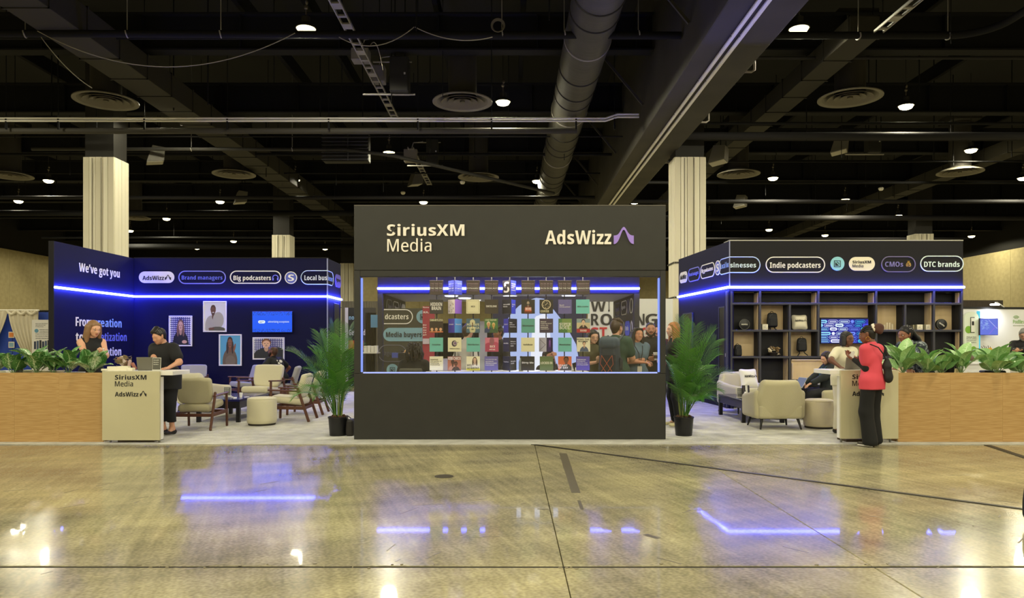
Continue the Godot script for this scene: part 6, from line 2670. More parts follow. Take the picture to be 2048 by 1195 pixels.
	for k in 4:
		m = MB.new()
		var h: float = [0.11, 0.15, 0.15, 0.12][k]
		m.box(Vector3(0, h / 2 + 0.01, 0), Vector3(0.035, h, 0.02), 0.004)
		m.box(Vector3(0, 0.006, 0), Vector3(0.05, 0.012, 0.04), 0.002)
		var g := StandardMaterial3D.new()
		g.albedo_color = Color(0.98, 0.95, 0.88, 0.25)
		g.roughness = 0.05
		g.transparency = BaseMaterial3D.TRANSPARENCY_ALPHA
		var o := solo("glass_award", m, g, ["clear glass award, leftmost of four in the oak niche", "clear glass award, second of four in the oak niche", "clear glass award, third of four in the oak niche", "clear glass award, rightmost of four in the oak niche"][k], "award", "glass awards in the oak niche")
		o.position = Vector3(X(1769 + 5.2 * k, d), y2, -d)

	backpack("dark bag on the floor of the lower niche, left of two", Vector3(X(1539, 16.1), 0.0, -16.1), 0.9, 0.2, M("22221f", 0.8), strap, false)
	backpack("dark bag on the floor of the lower niche, right of two", Vector3(X(1563, 16.1), 0.0, -16.12), 0.85, -0.2, M("1c1c22", 0.8), strap, false)
	backpack("dark bag on the floor behind the cream armchair", Vector3(X(1507, 16.1), 0.0, -16.1), 0.8, 0.1, M("201d19", 0.8), strap, false)

	m = MB.new()
	var bones := []
	for k in 7:
		var a = Vector3(X(1578 + 9 * k, 15.2), 0.60 + 0.04 * sin(k * 2.1), -15.2)
		bones.append([a, a + Vector3(0.12, -0.05 + 0.06 * (k % 2), 0.05), 0.07, 0.05])
	Flesh.build(m, bones, 0.014, 40)
	solo("coat_heap", m, M("1a1a1d", 0.85), "heap of black coats and bags behind the woman with the laptop", "coats")
	t = thing("bench", "low dark bench under the heap of coats", "bench", Vector3(X(1606, 15.2), 0.014, -15.2))
	m = MB.new()
	m.box(Vector3(0, 0.5, 0), Vector3(0.8, 0.05, 0.4), 0.008)
	obj("seat", m, M("1c1a1a", 0.5), t)
	for sx in [-0.36, 0.36]:
		for sz in [-0.16, 0.16]:
			m = MB.new()
			m.box(Vector3(sx, 0.24, sz), Vector3(0.04, 0.48, 0.04))
			obj("leg", m, M("1c1a1a", 0.5), t)

	t = thing("tote_bag", "dark tote bag on the carpet between the left palm and the kiosk", "bag", Vector3(X(702, 11.5), 0.014, -11.5))
	m = MB.new()
	m.cushion(Vector3(0, 0.13, 0), Vector3(0.13, 0.26, 0.24), 0.04, Basis.IDENTITY, func(p: Vector3) -> Vector3: return Vector3(p.x * (1.0 - 1.6 * maxf(0, p.y)), p.y, p.z))
	obj("body", m, M("1d1816", 0.6), t)
	m = MB.new()
	pts_handle(m, 0.26)
	obj("handle", m, M("1d1816", 0.6), t)
	backpack("black backpack standing on the concrete at the right edge of the view", Vector3(X(2069, 5.95), 0.0, -5.95), 0.74, 0.5, M("17171c", 0.75), strap)


func pts_handle(m: MB, y: float) -> void:
	var pts := []
	for k in 11:
		var a = PI * k / 10
		pts.append(Vector3(-0.02 - 0.05 * sin(a), y + 0.05 * sin(a), 0.09 * cos(a)))
	m.tube(pts, 0.008, 6)


# ---------------------------------------------------------------- planters and podiums along the front
func counters() -> void:
	var oak := ramp_tex(91, 0.2, Color("a67f4a"), Color("c6a470"), 256, 4, Vector2i(16, 1))
	var oak_m := tex_mat("oak_veneer", oak, 0.5, 0.9)
	for side in [-1, 1]:
		var d := 10.75
		var x0 = X(-60, d) if side < 0 else X(1796, d)
		var x1 = X(207, d) if side < 0 else X(2110, d)
		var top := Y(745.5, d)
		var t := thing("planter_counter", "long oak fronted planter counter at the %s of the stand" % ("left" if side < 0 else "right"), "counter")
		var n := 3
		for k in n:
			var w: float = (x1 - x0) / n
			var m := MB.new()
			m.box(Vector3(x0 + w * (k + 0.5), top / 2 + 0.01, -d - 0.015), Vector3(w - 0.001, top - 0.01, 0.03), 0.001)
			obj("front_panel", m, oak_m, t)
		var m := MB.new()
		m.box(Vector3((x0 + x1) / 2, top / 2 - 0.03, -d - 0.48), Vector3(x1 - x0, 0.02, 0.86))
		m.box(Vector3(x0 + 0.012, top / 2 - 0.02, -d - 0.47), Vector3(0.024, top - 0.06, 0.86))
		m.box(Vector3(x1 - 0.012, top / 2 - 0.02, -d - 0.47), Vector3(0.024, top - 0.06, 0.86))
		obj("carcass", m, M("8a6a3a", 0.6), t)
		m = MB.new()
		m.box(Vector3((x0 + x1) / 2, top - 0.05, -d - 0.62), Vector3(x1 - x0, 0.03, 0.6), 0.004)
		obj("worktop", m, M("e6e0cf", 0.4), t)
		m = MB.new()
		m.box(Vector3((x0 + x1) / 2, top - 0.09, -d - 0.18), Vector3(x1 - x0 - 0.05, 0.12, 0.28))
		obj("soil", m, tri_mat("soil", ramp_tex(95, 0.2, Color("241a12"), Color("4a3826"), 64, 2), 0.95, 4.0), t)
		m = MB.new()
		m.box(Vector3((x0 + x1) / 2, 0.02, -d - 0.03), Vector3(x1 - x0, 0.012, 0.03))
		obj("plinth_strip", m, M("d9d5c6", 0.6), t)
	podium(-1)
	podium(1)
	var d := 10.85

	laptop("grey laptop on the left podium", Vector3(X(291, d), 1.068, -d - 0.05), 0.05, M("77756c", 0.4, 0.3), 0.85, 0.2)
	card_stand("dark card stand beside the laptop on the left podium", Vector3(X(313, 10.74), 1.068, -10.74), 0.125, 0.185, M("55544c", 0.5))
	for k in 4:
		var m := MB.new()
		m.box(Vector3(0, 0.0, 0), Vector3([0.1, 0.16, 0.15, 0.08][k], [0.03, 0.065, 0.07, 0.045][k], 0.09), 0.004)
		var o := solo("card_pile", m, M("ece6cf", 0.6), ["thin pile of pale cards at the left podium's left edge", "taller pile of pale cards, second on the left podium", "taller pile of pale cards, third on the left podium", "small pile of pale cards beside the laptop on the left podium"][k], "cards", "piles of cards on the left podium")
		o.position = Vector3(X([212, 228, 248, 262][k], 10.75), 1.068 + [0.015, 0.0325, 0.035, 0.0225][k], -10.75)
	var t := thing("wire_basket", "round wire basket of snacks on the left podium", "basket", Vector3(X(245, 11.05), 1.068, -11.05))
	var m := MB.new()
	for k in 30:
		var a = rng.randf() * TAU
		var b = a + rng.randf_range(0.6, 2.0)
		var y = rng.randf_range(0.03, 0.17)
		var r = 0.065 + y * 0.35
		m.tube([Vector3(cos(a) * r, y, sin(a) * r), Vector3(cos((a + b) / 2) * r * 1.05, y + 0.03, sin((a + b) / 2) * r * 1.05), Vector3(cos(b) * r, y + rng.randf_range(-0.02, 0.05), sin(b) * r)], 0.004, 5)
	obj("wire_weave", m, M("8a7a5a", 0.4, 0.4), t)
	for k in 6:
		m = MB.new()
		m.cushion(Vector3(cos(k) * 0.04, 0.10 + 0.015 * k, sin(k) * 0.04), Vector3(0.07, 0.1, 0.03), 0.014, Basis(Vector3.FORWARD, k * 0.7))
		obj("snack_packet", m, [M("9a7060"), M("c9b8b0"), M("6d5a3a")][k % 3], t)
	for k in 2:
		m = MB.new()
		m.cushion(Vector3.ZERO, Vector3(0.05, [0.15, 0.12][k], 0.04), 0.018, Basis(Vector3.FORWARD, [0.15, -0.5][k]))
		var o := solo("snack_pouch", m, M(["b89a98", "9a5f50"][k], 0.35), ["pale upright pouch right of the wire basket", "brown slanted pouch behind the laptop on the left podium"][k], "pouch")
		o.position = Vector3(X([259, 268][k], 11.0), 1.068 + [0.08, 0.06][k], -11.0)

	laptop("grey laptop on the right podium before the woman in cream", Vector3(X(1708, d), 1.068, -d - 0.02), 0.1, M("85837a", 0.4, 0.3), 0.85, 0.2)

	var y = Y(745.5, 10.75) - 0.035
	card_stand("grey card stand between the leaves on the left planter", Vector3(X(38, 11.2), y, -11.2), 0.13, 0.19, M("6d6f68", 0.5))
	for q in [[12, 0.14, 0.05, "ecead9", "folded white cloth on the far left of the left planter"], [60, 0.2, 0.06, "e8e2cc", "stack of pale leaflets right of the card stand on the left planter"], [100, 0.34, 0.05, "dccfa8", "long stack of cream folders on the left planter"], [150, 0.22, 0.03, "cdd0d8", "pale tray on the left planter before the woman with the cup"]]:
		m = MB.new()
		var n := maxi(2, int(q[2] / 0.014))
		for k in n:
			m.box(Vector3(rng.randf_range(-0.008, 0.008), q[2] * (k + 0.5) / n, 0), Vector3(q[1], q[2] / n - 0.002, 0.2), 0.002, Basis(Vector3.UP, rng.randf_range(-0.05, 0.05)))
		var o := solo("leaflet_stack", m, M(q[3], 0.6), q[4], "leaflets")
		o.position = Vector3(X(q[0], 11.3), y, -11.3)

	cup("clear plastic cup with a straw behind the leaves on the right planter", Vector3(X(1881, 11.2), y, -11.25), 0.16, M("d9d6c2", 0.25), M("e8e6da", 0.3), true)
	cup("tall black tumbler on the right planter", Vector3(X(1902, 11.0), y, -11.05), 0.24, M("17171b", 0.35), M("17171b", 0.35))
	for q in [[1886, 0.1, 0.08, "cfc08e", "cream box left of the black tumbler"], [1912, 0.08, 0.08, "d8c99a", "cream box right of the black tumbler"], [1965, 0.4, 0.03, "e9e4d4", "white papers on the right planter behind the leaves"], [2035, 0.14, 0.1, "e6dfc4", "cream box at the right end of the right planter"]]:
		m = MB.new()
		m.box(Vector3(0, q[2] / 2, 0), Vector3(q[1], q[2], 0.14), 0.004)
		var o := solo("paper_box", m, M(q[3], 0.6), q[4], "box")
		o.position = Vector3(X(q[0], 11.25), y, -11.25)
	m = MB.new()
	m.cushion(Vector3(0, 0.03, 0), Vector3(0.34, 0.06, 0.16), 0.028)
	var o := solo("dark_pouch", m, M("1b1c20", 0.6), "flat dark pouch under the leaves on the right planter", "pouch")
	o.position = Vector3(X(1985, 11.15), y, -11.15)
	m = MB.new()
	m.box(Vector3(0, 0.09, 0), Vector3(0.05, 0.18, 0.03), 0.004, Basis(Vector3.FORWARD, 0.1))
	o = solo("white_tube", m, M("e9e7f0", 0.4), "slim white carton right of the black tumbler", "carton")
	o.position = Vector3(X(1919, 11.2), y, -11.2)


func podium(side: int) -> void:
	var d := 10.6
	var a = 204.0 if side < 0 else 1681.5
	var b = 319.0 if side < 0 else 1797.0
	var y0 := Y(880 if side < 0 else 877, d)
	var y1 := Y(742 if side < 0 else 740, d)
	var t := thing("podium", "pale laminate podium with dark word marks at the %s front" % ("left" if side < 0 else "right"), "podium")
	var lam := tri_mat("laminate", ramp_tex(97, 0.02, Color("bfb898"), Color("c7c0a1"), 64, 2), 0.45, 0.6)
	var edge := M("e9e7e2", 0.4)
	var xa := X(a, d)
	var xb := X(b, d)
	var m := MB.new()
	m.box(Vector3((xa + xb) / 2, (y0 + y1) / 2, -d - 0.02), Vector3(xb - xa, y1 - y0, 0.04), 0.003)
	obj("front_panel", m, lam, t)
	m = MB.new()
	var inner = xb if side < 0 else xa
	m.box(Vector3(inner + side * 0.02, (y0 + y1) / 2 - 0.04, -d - 0.085), Vector3(0.04, y1 - y0 - 0.09, 0.09), 0.003)
	obj("side_panel", m, edge, t)
	m = MB.new()
	var ext = X(352, 10.75) if side < 0 else X(1653.5, 10.75)
	var far_x = xa if side < 0 else xb
	m.box(Vector3((ext + far_x) / 2, y1 - 0.031, -d - 0.33), Vector3(absf(ext - far_x), 0.062, 0.57), 0.004)
	obj("desk_slab", m, edge, t)
	m = MB.new()
	m.box(Vector3((xa + xb) / 2, 0.03, -d - 0.3), Vector3(xb - xa - 0.3, 0.045, 0.3))
	obj("plinth", m, M("4a3c2a", 0.7), t)
	for x in [xa + 0.06, xb - 0.06]:
		m = MB.new()
		m.tube([Vector3(x, 0.0, -d - 0.12), Vector3(x, 0.07, -d - 0.12)], 0.016, 10)
		obj("foot", m, M("8a8a8a", 0.3, 0.8), t)
	var ink := M("1b1a20", 0.5)
	var o := 0.0 if side < 0 else 1474.5
	var v := 0.0 if side < 0 else -1.0
	px_text(t, "word_mark", "SiriusXM", 230 + o, 293 + o, 749 + v, 758.7 + v, d, ink, 0.004)
	px_text(t, "word_mark", "Media", 230 + o, 266 + o, 761 + v, 772.5 + v, d, ink, 0.004, plain_font)
	px_text(t, "word_mark", "AdsWizz", 230 + o, 277 + o, 783 + v, 792.3 + v, d, ink, 0.004)
	mark(t, 280 + o, 293 + o, 781 + v, 792.3 + v, d, ink, 0.004)


# ---------------------------------------------------------------- plants
func leaf_tex(seed_: int, base: Color, pale: Color, vein: Color, amount: float) -> StandardMaterial3D:

	var w := 64
	var h := 128
	var im := Image.create(w, h, false, Image.FORMAT_RGB8)
	var n := FastNoiseLite.new()
	n.seed = seed_
	n.frequency = 0.09
	n.fractal_octaves = 3
	for y in h:
		for x in w:
			var u := absf(x / 31.5 - 1.0)
			var v := float(y) / h
			var c = base
			var f := n.get_noise_2d(x * 1.0, y * 1.0) * 0.6 + 0.35 - u * 0.35
			if f > 1.0 - amount - 0.4:
				c = base.lerp(pale, clampf((f - 0.6 + amount) * 3.0, 0, 1))
			var s := fposmod(v * 11.0 - u * 2.2, 1.0)
			if s < 0.10:
				c = c.lerp(vein, 0.45)
			if u < 0.05:
				c = vein
			if u > 0.93:
				c = base
			im.set_pixel(x, y, c)
	var m := tex_mat("leaf", ImageTexture.create_from_image(im), 0.38)
	m.backlight_enabled = true
	m.backlight = Color(0.25, 0.3, 0.15)
	return m


func leaf_mesh(l: float, w: float, arch: float, fold: float, wave: float) -> MB:

	var m := MB.new()
	var rows := []
	var n := 9
	var th := 0.0
	var p = Vector3.ZERO
	for i in n + 1:
		var t := float(i) / n
		var half := w * 0.5 * pow(sin(PI * pow(t, 0.72)), 0.85) if i > 0 and i < n else 0.002
		var row := []
		for k in 7:
			var u := k / 3.0 - 1.0
			var side := Vector3(u * half, 0, 0)
			var lift := fold * absf(u) * half + wave * half * sin(t * 9.0 + (2.0 if u > 0 else 0.0)) * u * u
			row.append(p + side + Vector3(0, lift * sin(th), lift * cos(th)))
		rows.append(row)
		th += arch / n
		p += Vector3(0, cos(th), -sin(th)) * (l / n)
	m.smooth_grid(rows)
	for k in m.uv.size():
		m.uv[k].y = 1.0 - m.uv[k].y
	return m


func broad_plant(label: String, at: Vector3, seed_: int, leaf_mats: Array, n: int, size: float, spread: float) -> void:
	var t := thing("leafy_plant", label, "plant", at, 0, "broad leaved plants in the planters")
	var r := RandomNumberGenerator.new()
	r.seed = seed_
	var stem := M("7a9466", 0.5)
	for k in n:
		var az := TAU * k * 0.382 + r.randf_range(-0.3, 0.3)
		var inner = float(k) / n
		var lean = lerpf(0.12, 0.95, inner) * spread * r.randf_range(0.85, 1.15)
		var sl = size * r.randf_range(0.35, 0.55) * lerpf(1.1, 0.6, inner)
		var dir = Vector3(cos(az) * sin(lean), cos(lean), sin(az) * sin(lean))
		var foot := Vector3(cos(az), 0, sin(az)) * 0.015
		var tip = foot + (Vector3.UP * 0.5 + dir * 0.5).normalized() * sl * 0.5 + dir * sl * 0.5
		var st := MB.new()
		st.tube([foot - Vector3(0, 0.05, 0), foot + Vector3.UP * sl * 0.35, tip], [0.008, 0.006, 0.004], 6)
		var so := obj("stem", st, stem, t)
		var l = size * r.randf_range(0.85, 1.15)
		var lf := leaf_mesh(l, l * r.randf_range(0.46, 0.58), r.randf_range(0.5, 1.3), 0.35, 0.18)
		var y = (dir * 0.8 + Vector3.UP * 0.25).normalized()
		var back := Vector3(cos(az), 0, sin(az))
		var z = (Vector3.UP - y * y.y)
		if z.length() < 0.2:
			z = -back - y * (-back).dot(y)
		z = (z.normalized() * 0.6 - back * 0.4)
		z = (z - y * z.dot(y)).normalized().rotated(y, r.randf_range(-0.9, 0.9))
		var o := obj("leaf", lf, leaf_mats[r.randi() % leaf_mats.size()], t)
		o.transform = Transform3D(Basis(y.cross(z), y, z), tip)


func frond(m: MB, base: Vector3, tip: Vector3, arch: float, ll: float, pairs: int, r: RandomNumberGenerator, roll: float) -> void:

	var mid = (base + tip) / 2 + Vector3.UP * arch
	var at := func(t: float) -> Vector3: return base * (1 - t) * (1 - t) + mid * 2 * t * (1 - t) + tip * t * t
	var pts := []
	for k in 13:
		pts.append(at.call(k / 12.0))
	var rr := []
	for k in 13:
		rr.append(lerpf(0.0065, 0.0016, k / 12.0))
	m.tube(pts, rr, 5)
	for k in pairs:
		var t := lerpf(0.24, 0.99, float(k) / (pairs - 1))
		var p: Vector3 = at.call(t)
		var fwd: Vector3 = ((at.call(minf(t + 0.02, 1.0)) as Vector3) - (at.call(t - 0.02) as Vector3)).normalized()
		var side := fwd.cross(Vector3.UP)
		side = side.normalized() if side.length() > 0.05 else Vector3.RIGHT
		side = side.rotated(fwd, roll)
		var up := side.cross(fwd).normalized()
		var prof := sin(clampf((t - 0.28) / 0.74, 0.02, 1) * PI * 0.94 + 0.12)
		var l = ll * (0.30 + 0.70 * prof) * r.randf_range(0.9, 1.1)
		for s in [-1.0, 1.0]:
			var d = (side * s * 0.78 + fwd * (0.55 + 0.7 * (t - 0.3)) + up * 0.28).normalized()
			var wdt := 0.0045 + 0.0028 * prof
			var q = p
			var a = []
			var b = []
			for j in 4:
				var wj: float = wdt * [0.55, 1.0, 0.8, 0.05][j]
				a.append(q + fwd * wj)
				b.append(q - fwd * wj)
				q += d * (l / 3)
				d = (d - Vector3.UP * r.randf_range(0.10, 0.24)).normalized()
			m.smooth_grid([a, b])


func palm(label: String, at: Vector3, tips: Array, seed_: int) -> void:
	var t := thing("palm", label, "potted palm", at)
	var r := RandomNumberGenerator.new()
	r.seed = seed_
	var m := MB.new()
	m.lathe([Vector2(0, 0), Vector2(0.125, 0), Vector2(0.13, 0.01), Vector2(0.15, 0.27), Vector2(0.158, 0.275), Vector2(0.158, 0.3), Vector2(0.145, 0.3), Vector2(0.14, 0.24), Vector2(0, 0.24)], 32)
	obj("pot", m, M("17171a", 0.4), t)
	m = MB.new()
	for k in 60:
		var a = r.randf() * TAU
		var d := sqrt(r.randf()) * 0.13
		m.ball(Vector3(cos(a) * d, 0.25 + r.randf_range(0.0, 0.06), sin(a) * d), Vector3(r.randf_range(0.015, 0.035), r.randf_range(0.01, 0.03), r.randf_range(0.015, 0.03)), 7, 5)
	var so := obj("bark_mulch", m, M("4c3524", 0.95), t)
	so.set_meta("kind", "stuff")
	var greens := []
	for h in ["2f5f22", "3b7029", "284f20", "487f33"]:
		var g := M(h, 0.42).duplicate()
		g.backlight_enabled = true
		g.backlight = Color(0.3, 0.45, 0.12)
		greens.append(g)
	for k in 7:
		m = MB.new()
		var a = TAU * k / 7 + 0.3
		var b = Vector3(cos(a) * 0.05, 0.24, sin(a) * 0.05)
		m.tube([b, b + Vector3(cos(a) * 0.03, 0.25, sin(a) * 0.03), b + Vector3(cos(a) * 0.06, 0.5, sin(a) * 0.06)], [0.014, 0.011, 0.006], 7)
		obj("cane", m, M("7a8a4a", 0.5), t)
	for k in tips.size():
		m = MB.new()
		var q: Vector3 = tips[k]
		var a = atan2(q.z, q.x)
		var b = Vector3(cos(a) * 0.05, 0.30, sin(a) * 0.05)
		var l = (q - b).length()
		frond(m, b, q, clampf(0.55 * l - 0.35 * q.y + 0.25, 0.05, 0.6), 0.27 + 0.08 * r.randf(), 27, r, r.randf_range(-0.5, 0.5))
		obj("frond", m, greens[k % 4], t)


func plants() -> void:

	palm("tall potted palm left of the kiosk", Vector3(X(676, 11.5), 0.014, -11.5), [
		Vector3(-0.10, 1.78, -0.1), Vector3(-0.22, 1.6, 0.2), Vector3(0.12, 1.72, -0.3), Vector3(0.14, 1.45, -0.5), Vector3(-0.78, 1.34, 0.1), Vector3(-0.52, 1.42, -0.3), Vector3(-0.42, 1.2, 0.35),
		Vector3(0.1, 1.15, 0.15), Vector3(0.16, 1.35, -0.62), Vector3(-0.65, 0.62, 0.15), Vector3(-0.35, 0.95, 0.45), Vector3(-0.5, 0.75, -0.3), Vector3(0.14, 0.85, 0.1), Vector3(0.05, 1.0, 0.35), Vector3(-0.1, 1.3, 0.4), Vector3(0.05, 1.55, 0.1), Vector3(-0.36, 1.62, -0.25), Vector3(-0.25, 0.8, 0.4), Vector3(0.15, 0.72, -0.4), Vector3(-0.3, 1.35, 0.3), Vector3(-0.05, 1.1, -0.5), Vector3(-0.45, 1.05, 0.0), Vector3(0.12, 1.3, 0.2), Vector3(-0.15, 0.9, 0.5), Vector3(-0.3, 0.62, 0.35)], 5)
	palm("potted palm right of the kiosk", Vector3(X(1369, 11.45), 0.014, -11.5), [
		Vector3(-0.04, 1.86, -0.1), Vector3(0.08, 1.78, 0.15), Vector3(0.24, 1.74, -0.2), Vector3(0.48, 1.66, 0.05), Vector3(0.55, 1.5, -0.15), Vector3(0.5, 1.28, 0.25), Vector3(0.75, 0.98, 0.05), Vector3(0.5, 0.72, 0.25),
		Vector3(-0.02, 1.35, 0.4), Vector3(0.48, 0.55, -0.1), Vector3(-0.14, 0.75, 0.25), Vector3(0.15, 0.8, 0.45), Vector3(0.3, 1.0, 0.45), Vector3(-0.12, 1.1, -0.5), Vector3(0.1, 1.2, 0.42), Vector3(0.4, 1.1, -0.4), Vector3(-0.14, 1.2, 0.12), Vector3(0.22, 0.62, 0.4), Vector3(0.3, 1.4, 0.2), Vector3(0.38, 0.85, 0.3), Vector3(0.15, 1.55, -0.3), Vector3(-0.05, 0.95, 0.35), Vector3(0.4, 0.65, 0.2), Vector3(0.05, 0.6, 0.45)], 9)
	var dark := [leaf_tex(1, Color("4f8440"), Color("dcebc4"), Color("d6e6c0"), 0.42), leaf_tex(2, Color("447438"), Color("b5d496"), Color("b9d6a0"), 0.25), leaf_tex(3, Color("6a9a56"), Color("eaf2dc"), Color("eef4e0"), 0.6)]
	var light := [leaf_tex(4, Color("86b070"), Color("b9dba0"), Color("c2dcaa"), 0.35), leaf_tex(5, Color("6f9c5c"), Color("a4ca8a"), Color("b0d098"), 0.3), leaf_tex(6, Color("9cc480"), Color("c4e2aa"), Color("d0e6bc"), 0.4)]
	var y = Y(745.5, 10.75) - 0.04
	var names_l := ["at the left edge of the picture", "left of the grey card stand", "right of the grey card stand", "before the wall's dark end", "before the person with the cup", "next to the left podium"]
	var ls := [[-10, 0.29, 12, 1.0], [27, 0.29, 11, 0.9], [72, 0.37, 14, 1.05], [106, 0.29, 9, 0.9], [137, 0.33, 11, 0.9], [182, 0.31, 15, 1.0]]
	for k in ls.size():
		broad_plant("variegated leafy plant in the left planter, " + names_l[k], Vector3(X(ls[k][0], 10.92), y, -10.92), 40 + k, dark, ls[k][2], ls[k][1], ls[k][3])
	var names_r := ["before the floral blouse", "second from the right podium", "third, left of the black tumbler", "right of the black tumbler", "under the lilac screen", "at the right edge of the picture"]
	var rs := [[1806, 0.38, 14, 0.9], [1852, 0.30, 12, 1.15], [1882, 0.28, 10, 1.0], [1922, 0.38, 10, 0.75], [1994, 0.37, 18, 1.1], [2043, 0.28, 11, 1.1]]
	for k in rs.size():
		broad_plant("light green leafy plant in the right planter, " + names_r[k], Vector3(X(rs[k][0], 10.92), y, -10.92), 60 + k, light, rs[k][2], rs[k][1], rs[k][3])


# ---------------------------------------------------------------- the booths behind
func curtain(m: MB, x0: float, x1: float, y0: float, y1: float, z: float, folds: float, depth: float, pull := 0.0) -> void:

	var rows := []
	for j in 13:
		var v := j / 12.0
		var row := []
		for i in 61:
			var u := i / 60.0
			var x := lerpf(x0, x1, u)
			var k := pow(v, 1.6) * absf(pull)
			var target := x1 if pull > 0 else x0
			x = lerpf(x, target, k * 0.75)
			row.append(Vector3(x, lerpf(y1, y0, v), z + depth * sin(u * folds * TAU + 0.6 * sin(v * 3.0)) * (0.35 + 0.65 * v)))
		rows.append(row)
	m.smooth_grid(rows)
	var back := []
	for r in rows:
		var b = []
		for p in r:
			b.append(p - Vector3(0, 0, 0.012))
		back.append(b)
	m.smooth_grid(back, false, false, true)


func neighbours() -> void:
	var m := MB.new()

	var d := 20.0
	var t := thing("draped_booth", "blue booth panel with cream curtains tied back at the far left", "booth")
	m.box(Vector3(X(20, d), 1.15, -d - 0.2), Vector3(X(110, d) - X(-70, d), 2.3, 0.08), 0.005)
	obj("blue_panel", m, M("1f3f9e", 0.7), t)
	m = MB.new()
	m.box(Vector3(X(17, d), 1.15, -d - 0.155), Vector3(0.015, 2.3, 0.01))
	obj("panel_joint", m, M("14296a", 0.7), t)
	var cloth := M("cfc6b0", 0.85).duplicate()
	m = MB.new()
	curtain(m, X(19, d), X(79, d), 0.9, Y(621, d), -d + 0.05, 7, 0.05, 0.95)
	obj("curtain", m, cloth, t)
	m = MB.new()
	curtain(m, X(-60, d), X(17, d), 0.9, Y(621, d), -d + 0.05, 8, 0.05, -0.9)
	obj("curtain", m, cloth, t)
	m = MB.new()
	for k in 3:
		var a = X(19 + 20 * k, d)
		var b = X(39 + 20 * k, d)
		var pts := []
		for j in 9:
			pts.append(Vector3(lerpf(a, b, j / 8.0), Y(621, d) - 0.10 * sin(PI * j / 8.0), -d + 0.12))
		m.tube(pts, 0.035, 7)
	obj("swag", m, cloth, t)
	m = MB.new()
	m.tube([Vector3(X(-70, d), Y(620, d), -d + 0.04), Vector3(X(80, d), Y(620, d), -d + 0.04)], 0.022, 8)
	obj("rod", m, M("d8d2c2", 0.5), t)
	for q in [[16.5, 669, "d8813c", "orange square card pinned on the blue panel"], [16.5, 689, "7fa2b8", "grey blue square card pinned on the blue panel"]]:
		var c = thing("wall_card", q[3], "card", W(q[0], q[1], d - 0.02) + Vector3(0, 0, -0.13))
		m = MB.new()
		m.box(Vector3.ZERO, Vector3(0.165, 0.17, 0.012), 0.003)
		obj("border", m, M("d9d2c4", 0.6), c)
		m = MB.new()
		m.box(Vector3(0, 0, 0.008), Vector3(0.125, 0.12, 0.006), 0.002)
		obj("print", m, M(q[2], 0.6), c)

	m = MB.new()
	curtain(m, X(76, 20.8), X(106, 20.8), 0.0, Y(620, 20.8), -20.8, 9, 0.05)
	solo("black_drape", m, M("17171b", 0.9), "black pleated drape behind the white banner at the far left", "drape")

	d = 18.6
	t = thing("rollup_banner", "white roll up banner with grey text beside the left booth wall's end", "banner")
	var bx = (X(64, d) + X(103, d)) / 2
	var bw = X(103, d) - X(64, d)
	m = MB.new()
	m.box(Vector3(bx, (Y(639, d) + 0.1) / 2, -d), Vector3(bw, Y(639, d) - 0.1, 0.012), 0.002)
	var ban := obj("sheet", m, M("dcd8d2", 0.6), t)
	m = MB.new()
	m.box(Vector3(bx, 0.05, -d), Vector3(bw + 0.04, 0.1, 0.16), 0.02)
	obj("base", m, M("9a9a98", 0.4, 0.5), t)
	var grey := M("77767a", 0.6)
	for k in 3:
		px_text(ban, "print", ["Make your voice heard", "with a story that lands", "in every stream"][k], 71, 95 - k * 4, 646 + 3 * k, 648 + 3 * k, d - 0.01, grey, 0.002)
	m = MB.new()
	m.prism(disc(0.05, 20), 0, 0.004, on_wall(W(73, 661, d - 0.01), Vector3.RIGHT))
	obj("print", m, M("5f93b0", 0.5), ban)
	for k in 5:
		px_text(ban, "print", ["Audio that reaches", "more listeners", "Programmatic buys", "for every budget", "and team"][k], 79 - 8 * int(k > 1), 97, 658 + 4.2 * k, 660 + 4.2 * k, d - 0.01, grey, 0.002)
	for k in 6:
		m = MB.new()
		m.box(W(70 + 5.4 * k, 690, d - 0.01), Vector3(0.05, 0.2 + 0.03 * (k % 3), 0.006))
		obj("print", m, [M("2c3550"), M("4a5a78"), M("20242c")][k % 3], ban)


	d = 24.0
	t = thing("display_wall", "dark display wall with pale edge seen in the gap left of the kiosk", "display panel")
	m = MB.new()
	m.box(Vector3(X(722, d), Y(615, d) / 2, -d), Vector3(X(752, d) - X(692, d), Y(615, d), 0.1), 0.004)
	obj("panel", m, M("2a2a30", 0.6), t)
	m = MB.new()
	m.box(Vector3(X(694, d), Y(615, d) / 2, -d + 0.02), Vector3(0.1, Y(615, d), 0.12), 0.004)
	obj("edge_post", m, M("c9c6e8", 0.5), t)
	px_text(t, "display_text", "Get Inside", 698, 735, 658, 670, d - 0.055, M("d9d6ee", 0.5))
	px_text(t, "display_text", "now", 698, 716, 632, 639, d - 0.055, M("8fb8e8", 0.5))
	m = MB.new()
	m.box(W(712, 690, d - 0.055), Vector3(0.5, 0.32, 0.01))
	obj("display_print", m, M("c0562f", 0.6), t)
	m = MB.new()
	curtain(m, X(683, 28.0), X(764, 28.0), 0.0, Y(602, 28.0), -28.0, 16, 0.05)
	solo("grey_drape", m, M("5f5b55", 0.9), "grey pleated drape behind the gap left of the kiosk", "drape")

	d = 17.2
	t = thing("side_booth", "small black draped booth with a blue sign, seen through the left end of the glass", "booth")
	m = MB.new()
	curtain(m, X(731, d), X(752, d), 0.0, Y(625, d), -d, 7, 0.03)
	obj("black_drape", m, M("141418", 0.9), t)
	m = MB.new()
	m.box(W(751, 642, d) + Vector3(0, 0, 0.06), Vector3(0.2, 0.3, 0.03), 0.004)
	obj("blue_sign", m, M("5f9ccc", 0.5), t)
	t = thing("booth_table", "small table with pale cartons behind the left end of the glass", "table", Vector3(X(741, 15.0), 0, -15.0))
